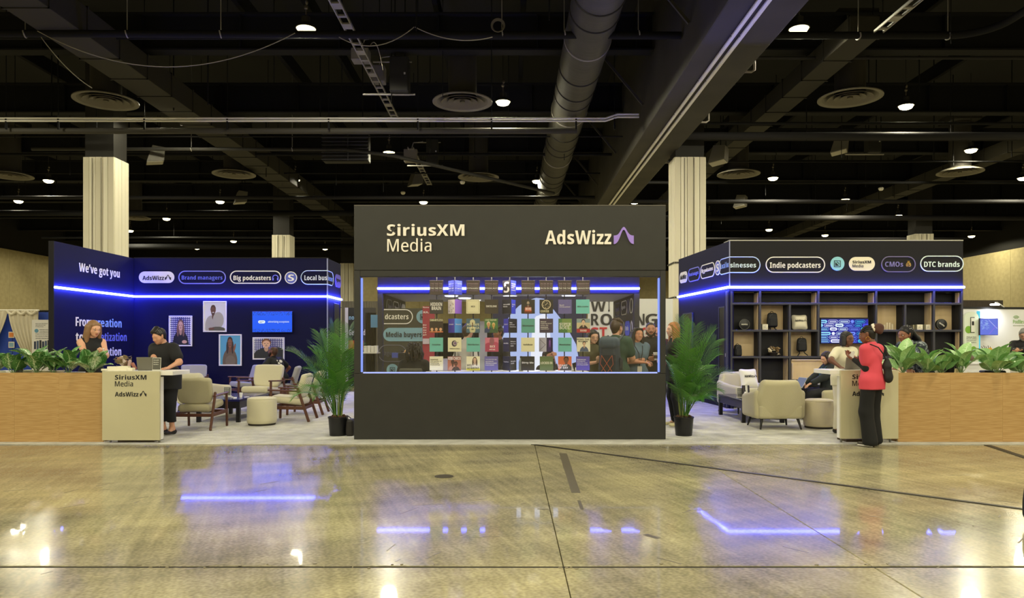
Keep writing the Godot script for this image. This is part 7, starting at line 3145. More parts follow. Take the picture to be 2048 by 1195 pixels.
	m = MB.new()
	m.box(Vector3(0, Y(705, 15.0), 0), Vector3(0.34, 0.025, 0.4), 0.004)
	obj("table_top", m, M("c9c7c0", 0.5), t)
	for sx in [-0.14, 0.14]:
		for sz in [-0.16, 0.16]:
			m = MB.new()
			m.box(Vector3(sx, Y(705, 15.0) / 2, sz), Vector3(0.025, Y(705, 15.0), 0.025))
			obj("leg", m, M("1c1c1f", 0.5), t)
	for k in 4:
		m = MB.new()
		m.box(Vector3(0, 0.065, 0), Vector3(0.065, 0.13 + 0.01 * (k % 2), 0.1), 0.003)
		var o := solo("carton", m, M("d2d0cb", 0.6), ["pale carton, leftmost on the small table", "pale carton, second on the small table", "pale carton, third on the small table", "pale carton, rightmost on the small table"][k] + " behind the glass", "carton", "cartons on the small table")
		o.position = Vector3(X(732.5 + 7 * k, 15.0), Y(705, 15.0) + 0.014, -14.95)
	t = thing("folding_chair", "grey folding chair below the cartons behind the left end of the glass", "chair", Vector3(X(738, 13.6), 0, -13.6), 0.7)
	m = MB.new()
	m.box(Vector3(0, 0.45, 0), Vector3(0.38, 0.025, 0.36), 0.008)
	obj("seat", m, M("5a5d63", 0.4), t)
	m = MB.new()
	m.box(Vector3(0, 0.75, -0.2), Vector3(0.36, 0.16, 0.02), 0.008)
	obj("backrest", m, M("5a5d63", 0.4), t)
	for sx in [-0.18, 0.18]:
		m = MB.new()
		m.tube([Vector3(sx, 0, 0.24), Vector3(sx, 0.45, 0.0), Vector3(sx, 0.84, -0.2)], 0.012, 7)
		m.tube([Vector3(sx, 0, -0.24), Vector3(sx, 0.45, 0.1)], 0.012, 7)
		obj("leg", m, M("8a8d92", 0.35, 0.6), t)


	d = 24.0
	t = thing("letter_sign", "huge white sign with black and red letters behind the right of the glass", "sign")
	m = MB.new()
	m.box(Vector3((X(1176, d) + X(1346, d)) / 2, Y(597, d) / 2, -d - 0.06), Vector3(X(1346, d) - X(1176, d), Y(597, d), 0.1), 0.005)
	obj("board", m, M("dadad8", 0.6), t)
	var blk := M("22222a", 0.6)
	var red := M("c02a34", 0.6)
	for q in [["W", 1181, 1212, 600, 622.5, blk], ["I", 1216.5, 1219.5, 600, 622.5, blk], ["R", 1182, 1198, 627, 650, blk], ["O", 1201, 1224, 627, 650, blk], ["N", 1272, 1289, 627, 650, blk], ["G", 1291, 1315, 627, 650, blk], ["S", 1181, 1197, 654, 677, red], ["T", 1199, 1214, 654, 677, red], ["G", 1279, 1303, 654, 677, red]]:
		px_text(t, "sign_letter", q[0], q[1], q[2], q[3], q[4], d - 0.005, q[5], 0.01)


	d = 22.0
	t = thing("white_booth_wall", "white booth wall with a green hill print beyond the right planter", "booth wall", Vector3(X(1990, d), 0, -d))
	var yaw := 0.14
	t.rotation.y = yaw
	var wl := -1.15
	var wr := 2.4
	var h := 2.47
	m = MB.new()
	m.box(Vector3((wl + wr) / 2, h / 2, -0.05), Vector3(wr - wl, h, 0.08), 0.005)
	obj("panel", m, M("e3e3e6", 0.55), t)
	m = MB.new()
	m.box(Vector3((wl + wr) / 2, h + 0.03, -0.05), Vector3(wr - wl, 0.06, 0.12))
	obj("top_rail", m, M("1d1d1f", 0.5), t)
	var poly := PackedVector2Array()
	for k in 17:
		var u := k / 16.0
		poly.append(Vector2(lerpf(0.15, 2.3, u), 0.7 + 1.05 * sin(u * PI * 0.55)))
	for k in 17:
		var u := 1.0 - k / 16.0
		poly.append(Vector2(lerpf(0.35, 2.3, u), 0.62 + 0.72 * sin(u * PI * 0.55)))
	m = MB.new()
	m.prism(poly, 0.0, 0.006, Transform3D(Basis.IDENTITY, Vector3(0, 0, -0.01)))
	obj("hill_print", m, M("7db03c", 0.55), t)
	poly = PackedVector2Array()
	for k in 17:
		var u := k / 16.0
		poly.append(Vector2(lerpf(0.45, 2.3, u), 0.6 + 0.7 * sin(u * PI * 0.55)))
	poly.append(Vector2(2.3, 0.2))
	poly.append(Vector2(0.45, 0.2))
	m = MB.new()
	m.prism(poly, 0.0, 0.004, Transform3D(Basis.IDENTITY, Vector3(0, 0, -0.01)))
	obj("hill_print", m, M("33363a", 0.6), t)

	m = MB.new()
	poly = PackedVector2Array([Vector2(-1.1, 0.05), Vector2(-0.62, 0.05)])
	for k in 17:
		var a = PI * k / 16
		poly.append(Vector2(-0.86 + 0.24 * cos(a), 2.18 + 0.2 * sin(a)))
	m.prism(poly, 0.0, 0.06, Transform3D(Basis.IDENTITY, Vector3(0, 0, 0.03)))
	var ap := obj("arch_panel", m, M("e2ecdf", 0.55), t)
	m = MB.new()
	m.box(Vector3(-0.56, 1.25, 0.0), Vector3(0.1, 2.3, 0.02))
	obj("cyan_light", m, glow("4fd0e8", 0.9), t)
	m = MB.new()
	m.prism(disc(0.11, 20), 0, 0.006, Transform3D(Basis.IDENTITY, Vector3(-0.97, 1.84, 0.09)))
	m.prism(disc(0.09, 20), 0, 0.006, Transform3D(Basis.IDENTITY, Vector3(-0.80, 1.25, 0.09)))
	obj("dot_print", m, M("7db03c", 0.6), ap)
	m = MB.new()
	m.box(Vector3(-0.84, 1.98, 0.10), Vector3(0.14, 0.47, 0.02), 0.01)
	obj("phone_print", m, M("24262a", 0.4), ap)
	m = MB.new()
	m.box(Vector3(-0.84, 1.98, 0.112), Vector3(0.12, 0.43, 0.004), 0.002)
	obj("phone_screen_print", m, M("e6e8e0", 0.4), ap)
	m = MB.new()
	m.box(Vector3(-0.84, 2.03, 0.115), Vector3(0.07, 0.12, 0.004))
	obj("phone_screen_print", m, M("1a1c1f", 0.4), ap)
	for k in 4:
		lettering(ap, "print", ["Podcast Host", "Record, publish", "and share your", "show anywhere"][k], Vector3(-1.03, 1.60 - 0.055 * k, 0.092), Vector3.RIGHT, Vector3.UP, 0.32, 0.032, M("55585a") if k else M("2a2c2e"), 0.002)
	m = MB.new()
	m.ball(Vector3(-0.93, 1.02, 0.2), Vector3(0.15, 0.12, 0.1), 16, 10)
	obj("microphone_print", m, M("7a6a5f", 0.6), ap)
	lettering(t, "word_mark", "PodBean", Vector3(0.62, 2.03, -0.008), Vector3.RIGHT, Vector3.UP, 0.46, 0.12, M("7fae5c", 0.5), 0.006, plain_font)
	lettering(t, "word_mark", "Podcast Hosting & Monetizing", Vector3(0.62, 1.95, -0.008), Vector3.RIGHT, Vector3.UP, 0.46, 0.03, M("8a9a7a", 0.5), 0.004)
	for k in 3:
		m = MB.new()
		var pts := []
		for j in 9:
			var a = deg_to_rad(35 + 110.0 * j / 8)
			pts.append(Vector3(0.72 + cos(a) * (0.05 + 0.035 * k), 2.15 + sin(a) * (0.05 + 0.035 * k), 0.0))
		m.tube(pts, 0.007, 5)
		obj("signal_emblem", m, M("7fae5c", 0.5), t)

	var al := thing("arm_light", "bright white arm light on top of the white booth wall", "lamp", t.transform * Vector3(-0.05, h + 0.06, 0))
	m = MB.new()
	m.tube([Vector3(0.35, 0.0, -0.05), Vector3(0.05, 0.13, 0.1), Vector3(-0.08, 0.12, 0.2)], 0.018, 8)
	obj("arm", m, M("d9d9d6", 0.4), al)
	m = MB.new()
	m.box(Vector3(-0.12, 0.06, 0.24), Vector3(0.24, 0.05, 0.12), 0.015)
	obj("glowing_head", m, glow("f4f8ff", 6.0), al)
	var s := SpotLight3D.new()
	s.name = "arm_light_beam"
	s.position = Vector3(-0.12, 0.03, 0.26)
	s.rotation = Vector3(-1.25, 0, 0)
	s.light_color = Color("f4f8ff")
	s.light_energy = 2.2
	s.light_size = 0.08
	s.spot_angle = 75
	s.spot_range = 20
	s.spot_attenuation = 2.0
	s.shadow_enabled = true
	al.add_child(s)
	var im := blank(96, 80, Color("6a7ae0"))
	for k in 30:
		im.fill_rect(Rect2i(rng.randi_range(0, 40), rng.randi_range(8, 50), rng.randi_range(4, 14), 2), Color("9fc0f4"))
	for k in 26:
		ellipse(im, 0.5 + k * 0.018, 0.1 + k * 0.02, 0.02, 0.02, Color("b0b8f8"))
		ellipse(im, 0.5 + k * 0.016, 0.95 - k * 0.02, 0.02, 0.02, Color("8a70e8"))
	screen_thing("tilted lilac blue screen on the white booth wall", 1959.5, 1996.5, 636, 670, 21.75, im, 0.9, 0.012)

	m = MB.new()
	curtain(m, X(1926, 26.0), X(2006, 26.0), 0.0, Y(600, 26.0), -26.0, 20, 0.05)
	solo("brown_drape", m, M("3d352d", 0.9), "brown pleated drape rising behind the white booth wall", "drape")
	m = MB.new()
	m.box(Vector3(X(1975, 16.5), 1.0, -16.5), Vector3(1.6, 0.04, 0.5), 0.006)
	m.box(Vector3(X(1975, 16.5), 0.5, -16.5), Vector3(1.5, 1.0, 0.4), 0.006)
	solo("white_bar", m, M("dcdcd8", 0.45), "white bar counter beyond the right planter", "counter")
	t = thing("flower_vase", "small vase with dry twigs and a yellow flower on the white bar", "vase", Vector3(X(1974, 16.4), 1.02, -16.4))
	m = MB.new()
	m.lathe([Vector2(0, 0), Vector2(0.05, 0), Vector2(0.07, 0.08), Vector2(0.04, 0.16), Vector2(0.05, 0.18), Vector2(0, 0.18)], 16)
	obj("vase_body", m, M("c9c2b2", 0.5), t)
	for k in 5:
		m = MB.new()
		m.tube([Vector3(0, 0.16, 0), Vector3(-0.05 + 0.03 * k, 0.27, 0), Vector3(-0.14 + 0.05 * k, 0.36 + 0.02 * (k % 2), 0.02)], 0.006, 5)
		obj("twig", m, M("4a3426", 0.8), t)
	for k in 5:
		m = MB.new()
		m.ball(Vector3(0.05 + 0.03 * cos(k * 1.3), 0.29 + 0.03 * sin(k * 1.3), 0.03), Vector3(0.03, 0.02, 0.02), 8, 6)
		obj("petal", m, M("d9a93a", 0.6), t)


# ---------------------------------------------------------------- people
func ik(a: Vector3, b: Vector3, l1: float, l2: float, pole: Vector3) -> Array:

	var d = b - a
	var l = clampf(d.length(), 0.05, l1 + l2 - 0.005)
	var u := d.normalized()
	var x = (l1 * l1 - l2 * l2 + l * l) / (2.0 * l)
	var hh := sqrt(maxf(l1 * l1 - x * x, 0.0))
	var p := (pole - u * pole.dot(u)).normalized()
	return [a + u * x + p * hh, a + u * l]


func hand_bones(wrist: Vector3, f: Vector3, palm: Vector3, side: float, s: float, curl: float) -> Array:
	var n := (palm - f * palm.dot(f)).normalized()
	var th := n.cross(f) * side          # toward the thumb
	var out := []
	for k in 4:
		var o := (1.5 - k) * 0.0195 * s
		var kn: Vector3 = wrist + f * (0.088 - 0.004 * absf(k - 1.2)) * s + th * o
		out.append([wrist + f * 0.012 * s + th * o * 0.6, kn, 0.0145 * s, 0.0115 * s])
		var d = f
		var p := kn
		var ang := curl * (0.55 + 0.08 * k)
		for j in 3:
			d = d.rotated(f.cross(n).normalized(), ang)
			var l: float = [0.040, 0.026, 0.021][j] * [0.95, 1.05, 1.0, 0.8][k] * s
			out.append([p, p + d * l, (0.0098 - 0.0008 * j) * s, (0.0092 - 0.0010 * j) * s])
			p += d * l
	var tb := wrist + f * 0.028 * s + th * 0.026 * s
	var t1 := tb + (f * 0.6 + th * 0.75 + n * 0.25).normalized() * 0.042 * s
	var t2 := t1 + (f * 0.85 + th * 0.25 + n * 0.4 * curl).normalized() * 0.03 * s
	out.append([wrist + f * 0.012 * s + th * 0.012 * s, tb, 0.0145 * s, 0.0135 * s])
	out.append([tb, t1, 0.0130 * s, 0.0110 * s])
	out.append([t1, t2, 0.0108 * s, 0.0090 * s])
	return out


func head_bones(s: float, round_: float) -> Array:

	var b = []
	b.append([Vector3(0, 0.036, -0.028) * s, Vector3(0, 0.030, 0.008) * s, 0.078 * s, 0.078 * s, Vector3.RIGHT, 1.04])
	b.append([Vector3(0, -0.012, 0.030) * s, Vector3(0, -0.072, 0.048) * s, 0.060 * s * round_, 0.040 * s * round_])
	for sx in [-1.0, 1.0]:
		b.append([Vector3(sx * 0.040, -0.030, 0.046) * s, Vector3(sx * 0.030, -0.062, 0.044) * s, 0.032 * s * round_, 0.028 * s * round_])
		b.append([Vector3(sx * 0.014, 0.022, 0.083) * s, Vector3(sx * 0.042, 0.024, 0.072) * s, 0.0125 * s, 0.0115 * s])
		b.append([Vector3(sx * 0.079, 0.014, -0.010) * s, Vector3(sx * 0.077, -0.028, -0.004) * s, 0.013 * s, 0.009 * s])
	b.append([Vector3(0, 0.012, 0.088) * s, Vector3(0, -0.026, 0.106) * s, 0.0085 * s, 0.0125 * s])
	b.append([Vector3(-0.011, -0.029, 0.094) * s, Vector3(0.011, -0.029, 0.094) * s, 0.0095 * s, 0.0095 * s])
	b.append([Vector3(0, -0.060, 0.080) * s, Vector3(0, -0.058, 0.080) * s, 0.016 * s, 0.016 * s])
	b.append([Vector3(0, -0.092, 0.068) * s, Vector3(0, -0.094, 0.066) * s, 0.020 * s, 0.018 * s])
	b.append([Vector3(0, -0.04, -0.015) * s, Vector3(0, -0.16, -0.03) * s, 0.052 * s, 0.054 * s])
	return b


func hair_on(t: Node3D, style: String, hb: Basis, hc: Vector3, s: float, m: Material, sd: int, o: Dictionary) -> void:
	var bones := []
	var cuts := []
	var r := RandomNumberGenerator.new()
	r.seed = sd
	var hp := func(x: float, y: float, z: float) -> Vector3: return hc + hb * (Vector3(x, y, z) * s)
	var cap_r := 0.089 if style != "buzz" else 0.0805
	var back := 0.0
	bones.append([hp.call(0, 0.040, -0.030), hp.call(0, 0.036, 0.004), cap_r * s, (cap_r - 0.002) * s])
	bones.append([hp.call(0, 0.0, -0.045), hp.call(0, -0.05, -0.042), 0.070 * s, 0.055 * s])

	cuts.append([hb * Vector3(0, -0.62, 0.78).normalized(), hp.call(0, 0.072, 0.072)])
	var cell := 0.0085
	var k := 90.0
	var extra := []
	match style:
		"buzz", "short":
			if style == "short":
				for q in 10:
					var a = r.randf_range(-1.0, 1.0)
					extra.append([hp.call(a * 0.06, 0.10 - 0.3 * a * a * 0.05, 0.055), hp.call(a * 0.05, 0.125, -0.02), 0.014 * s, 0.02 * s])
		"long", "longpart":
			var down: float = o.get("hair_len", 0.34)
			for sx in [-1.0, 1.0]:
				extra.append([hp.call(sx * 0.066, 0.07, 0.03), hp.call(sx * 0.088, -0.06, 0.012), 0.024 * s, 0.026 * s])
				extra.append([hp.call(sx * 0.088, -0.06, 0.012), hp.call(sx * 0.098, -down * 0.75, 0.03), 0.028 * s, 0.030 * s])
				extra.append([hp.call(sx * 0.098, -down * 0.75, 0.03), hp.call(sx * 0.085, -down, 0.035), 0.030 * s, 0.012 * s])
				for q in 5:
					var z = 0.02 - 0.02 * q
					extra.append([hp.call(sx * (0.08 - 0.004 * q), 0.02, z - 0.01), hp.call(sx * (0.10 + r.randf_range(-0.01, 0.012)), -down * r.randf_range(0.8, 1.05), z + 0.01), 0.022 * s, 0.011 * s])
			for q in 7:
				var a = (q - 3) / 3.0
				extra.append([hp.call(a * 0.07, 0.02, -0.07 + 0.02 * absf(a)), hp.call(a * 0.095, -down * r.randf_range(0.85, 1.05), -0.085 + 0.03 * absf(a)), 0.034 * s, 0.016 * s])
			if style == "long":
				extra.append([hp.call(-0.045, 0.095, 0.058), hp.call(0.045, 0.095, 0.058), 0.018 * s, 0.018 * s])
		"bob":
			for q in 14:
				var a = TAU * q / 14
				if sin(a) > 0.62:
					continue
				extra.append([hp.call(cos(a) * 0.07, 0.03, sin(a) * 0.065 - 0.02), hp.call(cos(a) * 0.096, -0.10 + r.randf_range(-0.012, 0.012), sin(a) * 0.085 - 0.012), 0.028 * s, 0.02 * s])
		"bun":
			for q in 12:
				var a = Vector3(r.randf_range(-1, 1), r.randf_range(-1, 1), r.randf_range(-1, 1)).normalized() * 0.026
				extra.append([hp.call(a.x, 0.05 + a.y, -0.135 + a.z), hp.call(a.x * 1.9, 0.04 + a.y * 1.9, -0.155 + a.z * 1.9), 0.026 * s, 0.020 * s])
		"back":
			for q in 8:
				var a = (q - 3.5) / 3.5
				extra.append([hp.call(a * 0.05, 0.03, -0.085), hp.call(a * 0.06 + r.randf_range(-0.02, 0.02), -0.10 + r.randf_range(-0.04, 0.02), -0.18), 0.030 * s, 0.020 * s])
				extra.append([hp.call(a * 0.06, -0.08, -0.17), hp.call(a * 0.07, -0.20 + r.randf_range(-0.04, 0.03), -0.20), 0.022 * s, 0.012 * s])
		"locs":
			cell = 0.008
			k = 160.0
			for q in 34:
				var a = TAU * q * 0.382
				var up := lerpf(0.09, 0.0, q / 33.0)
				var rad := 0.03 + 0.055 * q / 33.0
				var p0: Vector3 = hp.call(cos(a) * rad, 0.035 + up, sin(a) * rad - 0.02)
				if sin(a) > 0.5 and q > 12:
					continue
				var p1: Vector3 = p0 + hb * Vector3(cos(a) * 0.045, 0.015, sin(a) * 0.045) * s
				var p2: Vector3 = p1 + hb * Vector3(cos(a) * 0.03, -0.11, sin(a) * 0.02) * s
				var p3: Vector3 = p2 + hb * Vector3(r.randf_range(-0.02, 0.02), -0.10 - r.randf() * 0.05, r.randf_range(-0.02, 0.02)) * s
				for e in [[p0, p1], [p1, p2], [p2, p3]]:
					extra.append([e[0], e[1], 0.0105 * s, 0.0095 * s])
	var mb := MB.new()
	Flesh.build(mb, bones, cell, k, cuts)
	if not extra.is_empty():
		Flesh.build(mb, extra, cell, k)
	obj("hair", mb, m, t)
	if o.has("beard"):
		mb = MB.new()
		var bb := []
		for sx in [-1.0, 1.0]:
			bb.append([hp.call(sx * 0.070, -0.030, 0.020), hp.call(sx * 0.052, -0.072, 0.045), 0.017 * s, 0.024 * s])
			bb.append([hp.call(sx * 0.052, -0.072, 0.045), hp.call(sx * 0.016, -0.105, 0.068), 0.024 * s, 0.026 * s])
			bb.append([hp.call(0, -0.042, 0.097), hp.call(sx * 0.026, -0.052, 0.086), 0.0075 * s, 0.0065 * s])
		Flesh.build(mb, bb, 0.006, 110.0)
		obj("beard", mb, o.beard, t)


func face_on(t: Node3D, hb: Basis, hc: Vector3, s: float, hair: Material, skin_hex: String, o: Dictionary) -> void:
	var hp := func(x: float, y: float, z: float) -> Vector3: return hc + hb * (Vector3(x, y, z) * s)
	var dark := M("1d1512", 0.3)
	for sx in [-1.0, 1.0]:
		var m := MB.new()
		m.ball(hp.call(sx * 0.032, 0.006, 0.0800), Vector3(0.0155, 0.0105, 0.0105) * s, 10, 7, hb)
		var e := obj("eye", m, M("e9e4de", 0.2), t)
		m = MB.new()
		m.ball(hp.call(sx * 0.032, 0.005, 0.0888), Vector3(0.0078, 0.0088, 0.0036) * s, 9, 6, hb)
		obj("iris", m, dark, e)
		m = MB.new()
		m.tube([hp.call(sx * 0.014, 0.026, 0.0945), hp.call(sx * 0.032, 0.032, 0.089), hp.call(sx * 0.051, 0.027, 0.073)], [0.0044 * s, 0.0052 * s, 0.003 * s], 6)
		obj("eyebrow", m, o.get("brow", hair), t)
		m = MB.new()
		m.tube([hp.call(sx * 0.018, 0.0115, 0.0870), hp.call(sx * 0.032, 0.0170, 0.0895), hp.call(sx * 0.049, 0.0115, 0.0795)], [0.0032 * s, 0.0046 * s, 0.0026 * s], 6)
		obj("eyelid", m, M(Color(skin_hex).darkened(0.6).to_html(false), 0.6), t)
	var lip := M(o.get("lips", Color(skin_hex).lerp(Color("8a3434"), 0.5).to_html(false)), 0.45)
	var m := MB.new()
	var smile: float = o.get("smile", 0.0)
	m.tube([hp.call(-0.025, -0.060 + 0.007 * smile, 0.0925), hp.call(-0.009, -0.0585, 0.1015), hp.call(0.009, -0.0585, 0.1015), hp.call(0.025, -0.060 + 0.007 * smile, 0.0925)], [0.0022 * s, 0.0044 * s, 0.0044 * s, 0.0022 * s], 7)
	m.tube([hp.call(-0.021, -0.064 + 0.006 * smile, 0.0925), hp.call(0, -0.0675, 0.1005), hp.call(0.021, -0.064 + 0.006 * smile, 0.0925)], [0.0024 * s, 0.0055 * s, 0.0024 * s], 7)
	obj("mouth", m, lip, t)
	if smile > 0.5:
		m = MB.new()
		m.tube([hp.call(-0.016, -0.0608, 0.1005), hp.call(0, -0.0625, 0.1045), hp.call(0.016, -0.0608, 0.1005)], 0.0024 * s, 6)
		obj("teeth", m, M("f2eee8", 0.3), t)
	if o.get("glasses", false):
		m = MB.new()
		for sx in [-1.0, 1.0]:
			var ring := []
			for k in 17:
				ring.append(hp.call(sx * 0.033 + cos(TAU * k / 16) * 0.024, 0.004 + sin(TAU * k / 16) * 0.018, 0.098 - 0.004 * absf(cos(TAU * k / 16))))
			m.tube(ring, 0.0022 * s, 5, false)
			m.tube([hp.call(sx * 0.057, 0.008, 0.094), hp.call(sx * 0.080, 0.012, 0.0)], 0.002 * s, 5)
		m.tube([hp.call(-0.010, 0.007, 0.1), hp.call(0.010, 0.007, 0.1)], 0.002 * s, 5)
		obj("glasses", m, M("1b1b1f", 0.3), t)


func person(label: String, at: Vector3, yaw: float, h: float, o: Dictionary) -> Node3D:
	var t := thing("person", label, "person", at, yaw)
	var inv := t.transform.affine_inverse()
	var s := h / 1.74
	var bw: float = o.get("build", 1.0)
	var skin_hex: String = o.get("skin", "d9a582")
	var skin := M(skin_hex, 0.5).duplicate() as StandardMaterial3D
	skin.subsurf_scatter_enabled = true
	skin.subsurf_scatter_strength = 0.08
	var hair: Material = M(o.get("hair", "2a1d16"), 0.5)
	var lean: float = o.get("lean", 0.04)
	var sit: bool = o.get("sit", false)
	var pel := Vector3(0, (0.952 if not sit else o.get("seat", 0.52)) * (s if not sit else 1.0), 0)
	if o.has("pelvis"):
		pel = o.pelvis
	var sb := Basis(Vector3.RIGHT, lean) * Basis(Vector3.BACK, o.get("tilt", 0.0))
	sb = Basis(Vector3.UP, o.get("twist", 0.0)) * sb
	var waist := pel + sb * Vector3(0, 0.15, 0.0) * s
	var chest := pel + sb * Vector3(0, 0.33, 0.005) * s
	var neck := pel + sb * Vector3(0, 0.505, -0.012) * s
	var hb := Basis(Vector3.UP, o.get("head_yaw", 0.0)) * Basis(Vector3.RIGHT, lean * 0.35 + o.get("head_pitch", 0.0)) * Basis(Vector3.BACK, o.get("head_roll", 0.0))
	var hc := neck + sb * Vector3(0, 0.03, 0.0) * s + hb * Vector3(0, 0.125, 0.022) * s
	var fz := sb * Vector3.BACK
	var sx_ax := sb * Vector3.RIGHT

	var skinb := []
	var topb := []
	var botb := []
	var loose: float = o.get("loose", 0.014)
	var feet := []
	var flare: float = o.get("flare", 0.0)
	for side in [-1.0, 1.0]:
		var hip: Vector3 = pel + Vector3(side * 0.088 * bw, -0.03, 0) * s
		var ank: Vector3 = Vector3(side * 0.095, 0.085, -0.03) * s
		if sit:
			ank = pel + Vector3(side * 0.11, 0, o.get("reach", 0.42)) * s
			ank.y = 0.085
		var key := "foot_r" if side < 0 else "foot_l"
		if o.has(key):
			ank = inv * (o[key] as Vector3) + Vector3(0, 0.085 * s, 0)
		var kn := ik(hip, ank, (0.43 if sit else 0.4235) * s, (0.42 if sit else 0.4165) * s, Vector3(side * 0.12, 0.3 if sit else 0.0, 1))
		var knee: Vector3 = kn[0]
		ank = kn[1]
		skinb.append([hip, knee, 0.080 * s * bw, 0.054 * s])
		skinb.append([knee, ank, 0.052 * s, 0.036 * s])
		botb.append([hip, knee, (0.083 * bw + loose) * s, (0.058 + loose + flare * 0.4) * s])
		botb.append([knee, ank - Vector3(0, 0.01, 0) * s, (0.056 + loose + flare * 0.4) * s, (0.040 + loose + flare) * s])
		var toe: Vector3 = ank + Vector3(side * 0.02, -0.05, 0.15) * s
		var heel: Vector3 = ank + Vector3(0, -0.045, -0.03) * s
		skinb.append([ank, ank + Vector3(side * 0.012, -0.045, 0.08) * s, 0.034 * s, 0.028 * s])
		feet.append([heel, toe, ank])

	skinb.append([pel + sx_ax * -0.055 * s * bw, pel + sx_ax * 0.055 * s * bw, 0.108 * s * bw, 0.108 * s * bw])
	skinb.append([pel, waist, 0.115 * s * bw, 0.108 * s * bw])
	skinb.append([waist, chest, 0.108 * s * bw, 0.118 * s * bw])
	skinb.append([chest - sx_ax * 0.062 * s * bw, chest + sx_ax * 0.062 * s * bw, 0.105 * s * bw, 0.105 * s * bw, fz, 1.12])
	var shy := pel + sb * Vector3(0, 0.445, -0.012) * s
	skinb.append([shy - sx_ax * 0.125 * s * bw, shy + sx_ax * 0.125 * s * bw, 0.058 * s, 0.058 * s])
	skinb.append([pel + sb * Vector3(0, 0.45, -0.012) * s, neck + sb * Vector3(0, 0.06, 0.005) * s, 0.062 * s, 0.052 * s])
	var g := loose
	var belly: float = o.get("belly", 0.0)
	topb.append([pel + sx_ax * -0.058 * s * bw, pel + sx_ax * 0.058 * s * bw, (0.112 * bw + g) * s, (0.112 * bw + g) * s])
	topb.append([pel + fz * belly * 0.5, waist + fz * belly, (0.118 * bw + g) * s, (0.114 * bw + g + belly * 0.5) * s])
	topb.append([waist + fz * belly, chest, (0.112 * bw + g) * s, (0.120 * bw + g) * s])
	topb.append([chest - sx_ax * 0.064 * s * bw, chest + sx_ax * 0.064 * s * bw, (0.108 * bw + g) * s, (0.108 * bw + g) * s, fz, 1.1])
	topb.append([pel + sb * Vector3(0, 0.44, -0.012) * s, neck + sb * Vector3(0, 0.01, 0.0) * s, 0.075 * s, 0.066 * s])
	var hy: float = o.get("hem", -0.10)
	if not sit:
		for side in [-1.0, 1.0]:
			topb.append([pel + Vector3(side * 0.052 * bw, -0.02, 0) * s, pel + Vector3(side * 0.052 * bw, hy + 0.01, 0) * s, (0.122 * bw + g) * s, (0.126 * bw + g) * s])
	if o.get("bust", false):
		for side in [-1.0, 1.0]:
			topb.append([chest + sx_ax * side * 0.065 * s + fz * 0.075 * s + sb * Vector3(0, -0.01, 0), chest + sx_ax * side * 0.07 * s + fz * 0.07 * s, 0.062 * s * bw, 0.06 * s * bw])
	topb.append([shy - sx_ax * 0.120 * s * bw, shy + sx_ax * 0.120 * s * bw, (0.060 + g * 0.8) * s, (0.060 + g * 0.8) * s])

	var body := MB.new()
	var sleeve: String = o.get("sleeve", "short")
	for side in [-1.0, 1.0]:
		var sh: Vector3 = pel + sb * Vector3(side * 0.165 * bw, 0.440, -0.012) * s
		var hk := "hand_r" if side < 0 else "hand_l"
		var target: Vector3 = sh + Vector3(side * 0.06, -0.50, 0.06) * s
		if o.has(hk):
			target = inv * (o[hk] as Vector3)
		var pole := Vector3(side * 0.55, -0.35, -0.8)
		if o.has(hk.replace("hand", "pole")):
			pole = o[hk.replace("hand", "pole")]
		var el := ik(sh, target, 0.285 * s, 0.250 * s, pole)
		var elbow: Vector3 = el[0]
		var wrist: Vector3 = el[1]
		var aw: float = o.get("arm", 1.0)
		skinb.append([sh, elbow, 0.049 * s * aw, 0.040 * s * aw])
		skinb.append([elbow, wrist, 0.039 * s * aw, 0.026 * s])
		var f := (wrist - elbow).normalized()
		var palm := Vector3(-side, 0, 0) if not o.has(hk) else (o.get("palm", Vector3(0, -1, 0)) as Vector3)
		if o.has(hk.replace("hand", "palm")):
			palm = o[hk.replace("hand", "palm")]
		if o.has(hk):
			f = (f + (o.get(hk.replace("hand", "aim"), Vector3.ZERO) as Vector3)).normalized()
		Flesh.build(body, hand_bones(wrist, f, palm, side, s, o.get(hk.replace("hand", "curl"), 0.45)), 0.0048, 190.0)
		if sleeve == "short":
			topb.append([sh, sh.lerp(elbow, 0.62), (0.055 + g) * s * aw, (0.052 + g) * s * aw])
		elif sleeve == "long":
			topb.append([sh, elbow, (0.053 + g) * s, (0.044 + g) * s])
			topb.append([elbow, elbow.lerp(wrist, 0.93), (0.043 + g) * s, (0.030 + g) * s])
		if o.has("undersleeve"):
			var us := MB.new()
			Flesh.build(us, [[sh.lerp(elbow, 0.4), elbow, 0.052 * s, 0.046 * s], [elbow, elbow.lerp(wrist, 0.95), 0.045 * s, 0.033 * s]], 0.01, 60)
			obj("long_sleeve", us, o.undersleeve, t)
	Flesh.build(body, skinb, 0.0125, 62.0)
	var hd := MB.new()
	Flesh.build(hd, head_bones(s, o.get("round", 1.0)), 0.0056, 105.0)
	body.append(hd, Transform3D(hb, hc))
	obj("body", body, skin, t)
	var tm := MB.new()
	var hem: float = o.get("hem", -0.10)
	Flesh.build(tm, topb, 0.0125, 60.0, [[Vector3.DOWN, pel + Vector3(0, hem, 0) * s], [sb * Vector3(0, 1, 0.25).normalized(), neck + sb * Vector3(0, o.get("collar", 0.035), 0) * s]])
	var top_o := obj(o.get("top_name", "shirt"), tm, o.top, t)
	botb.append([pel + sx_ax * -0.056 * s * bw, pel + sx_ax * 0.056 * s * bw, (0.110 * bw + loose * 0.6) * s, (0.110 * bw + loose * 0.6) * s])
	var bm := MB.new()
	Flesh.build(bm, botb, 0.0135, 60.0, [[Vector3.UP, pel + Vector3(0, 0.10, 0) * s], [Vector3.DOWN, Vector3(0, o.get("cuff", 0.07), 0)]])
	obj("trousers", bm, o.get("bottom", M("15151a", 0.85)), t)
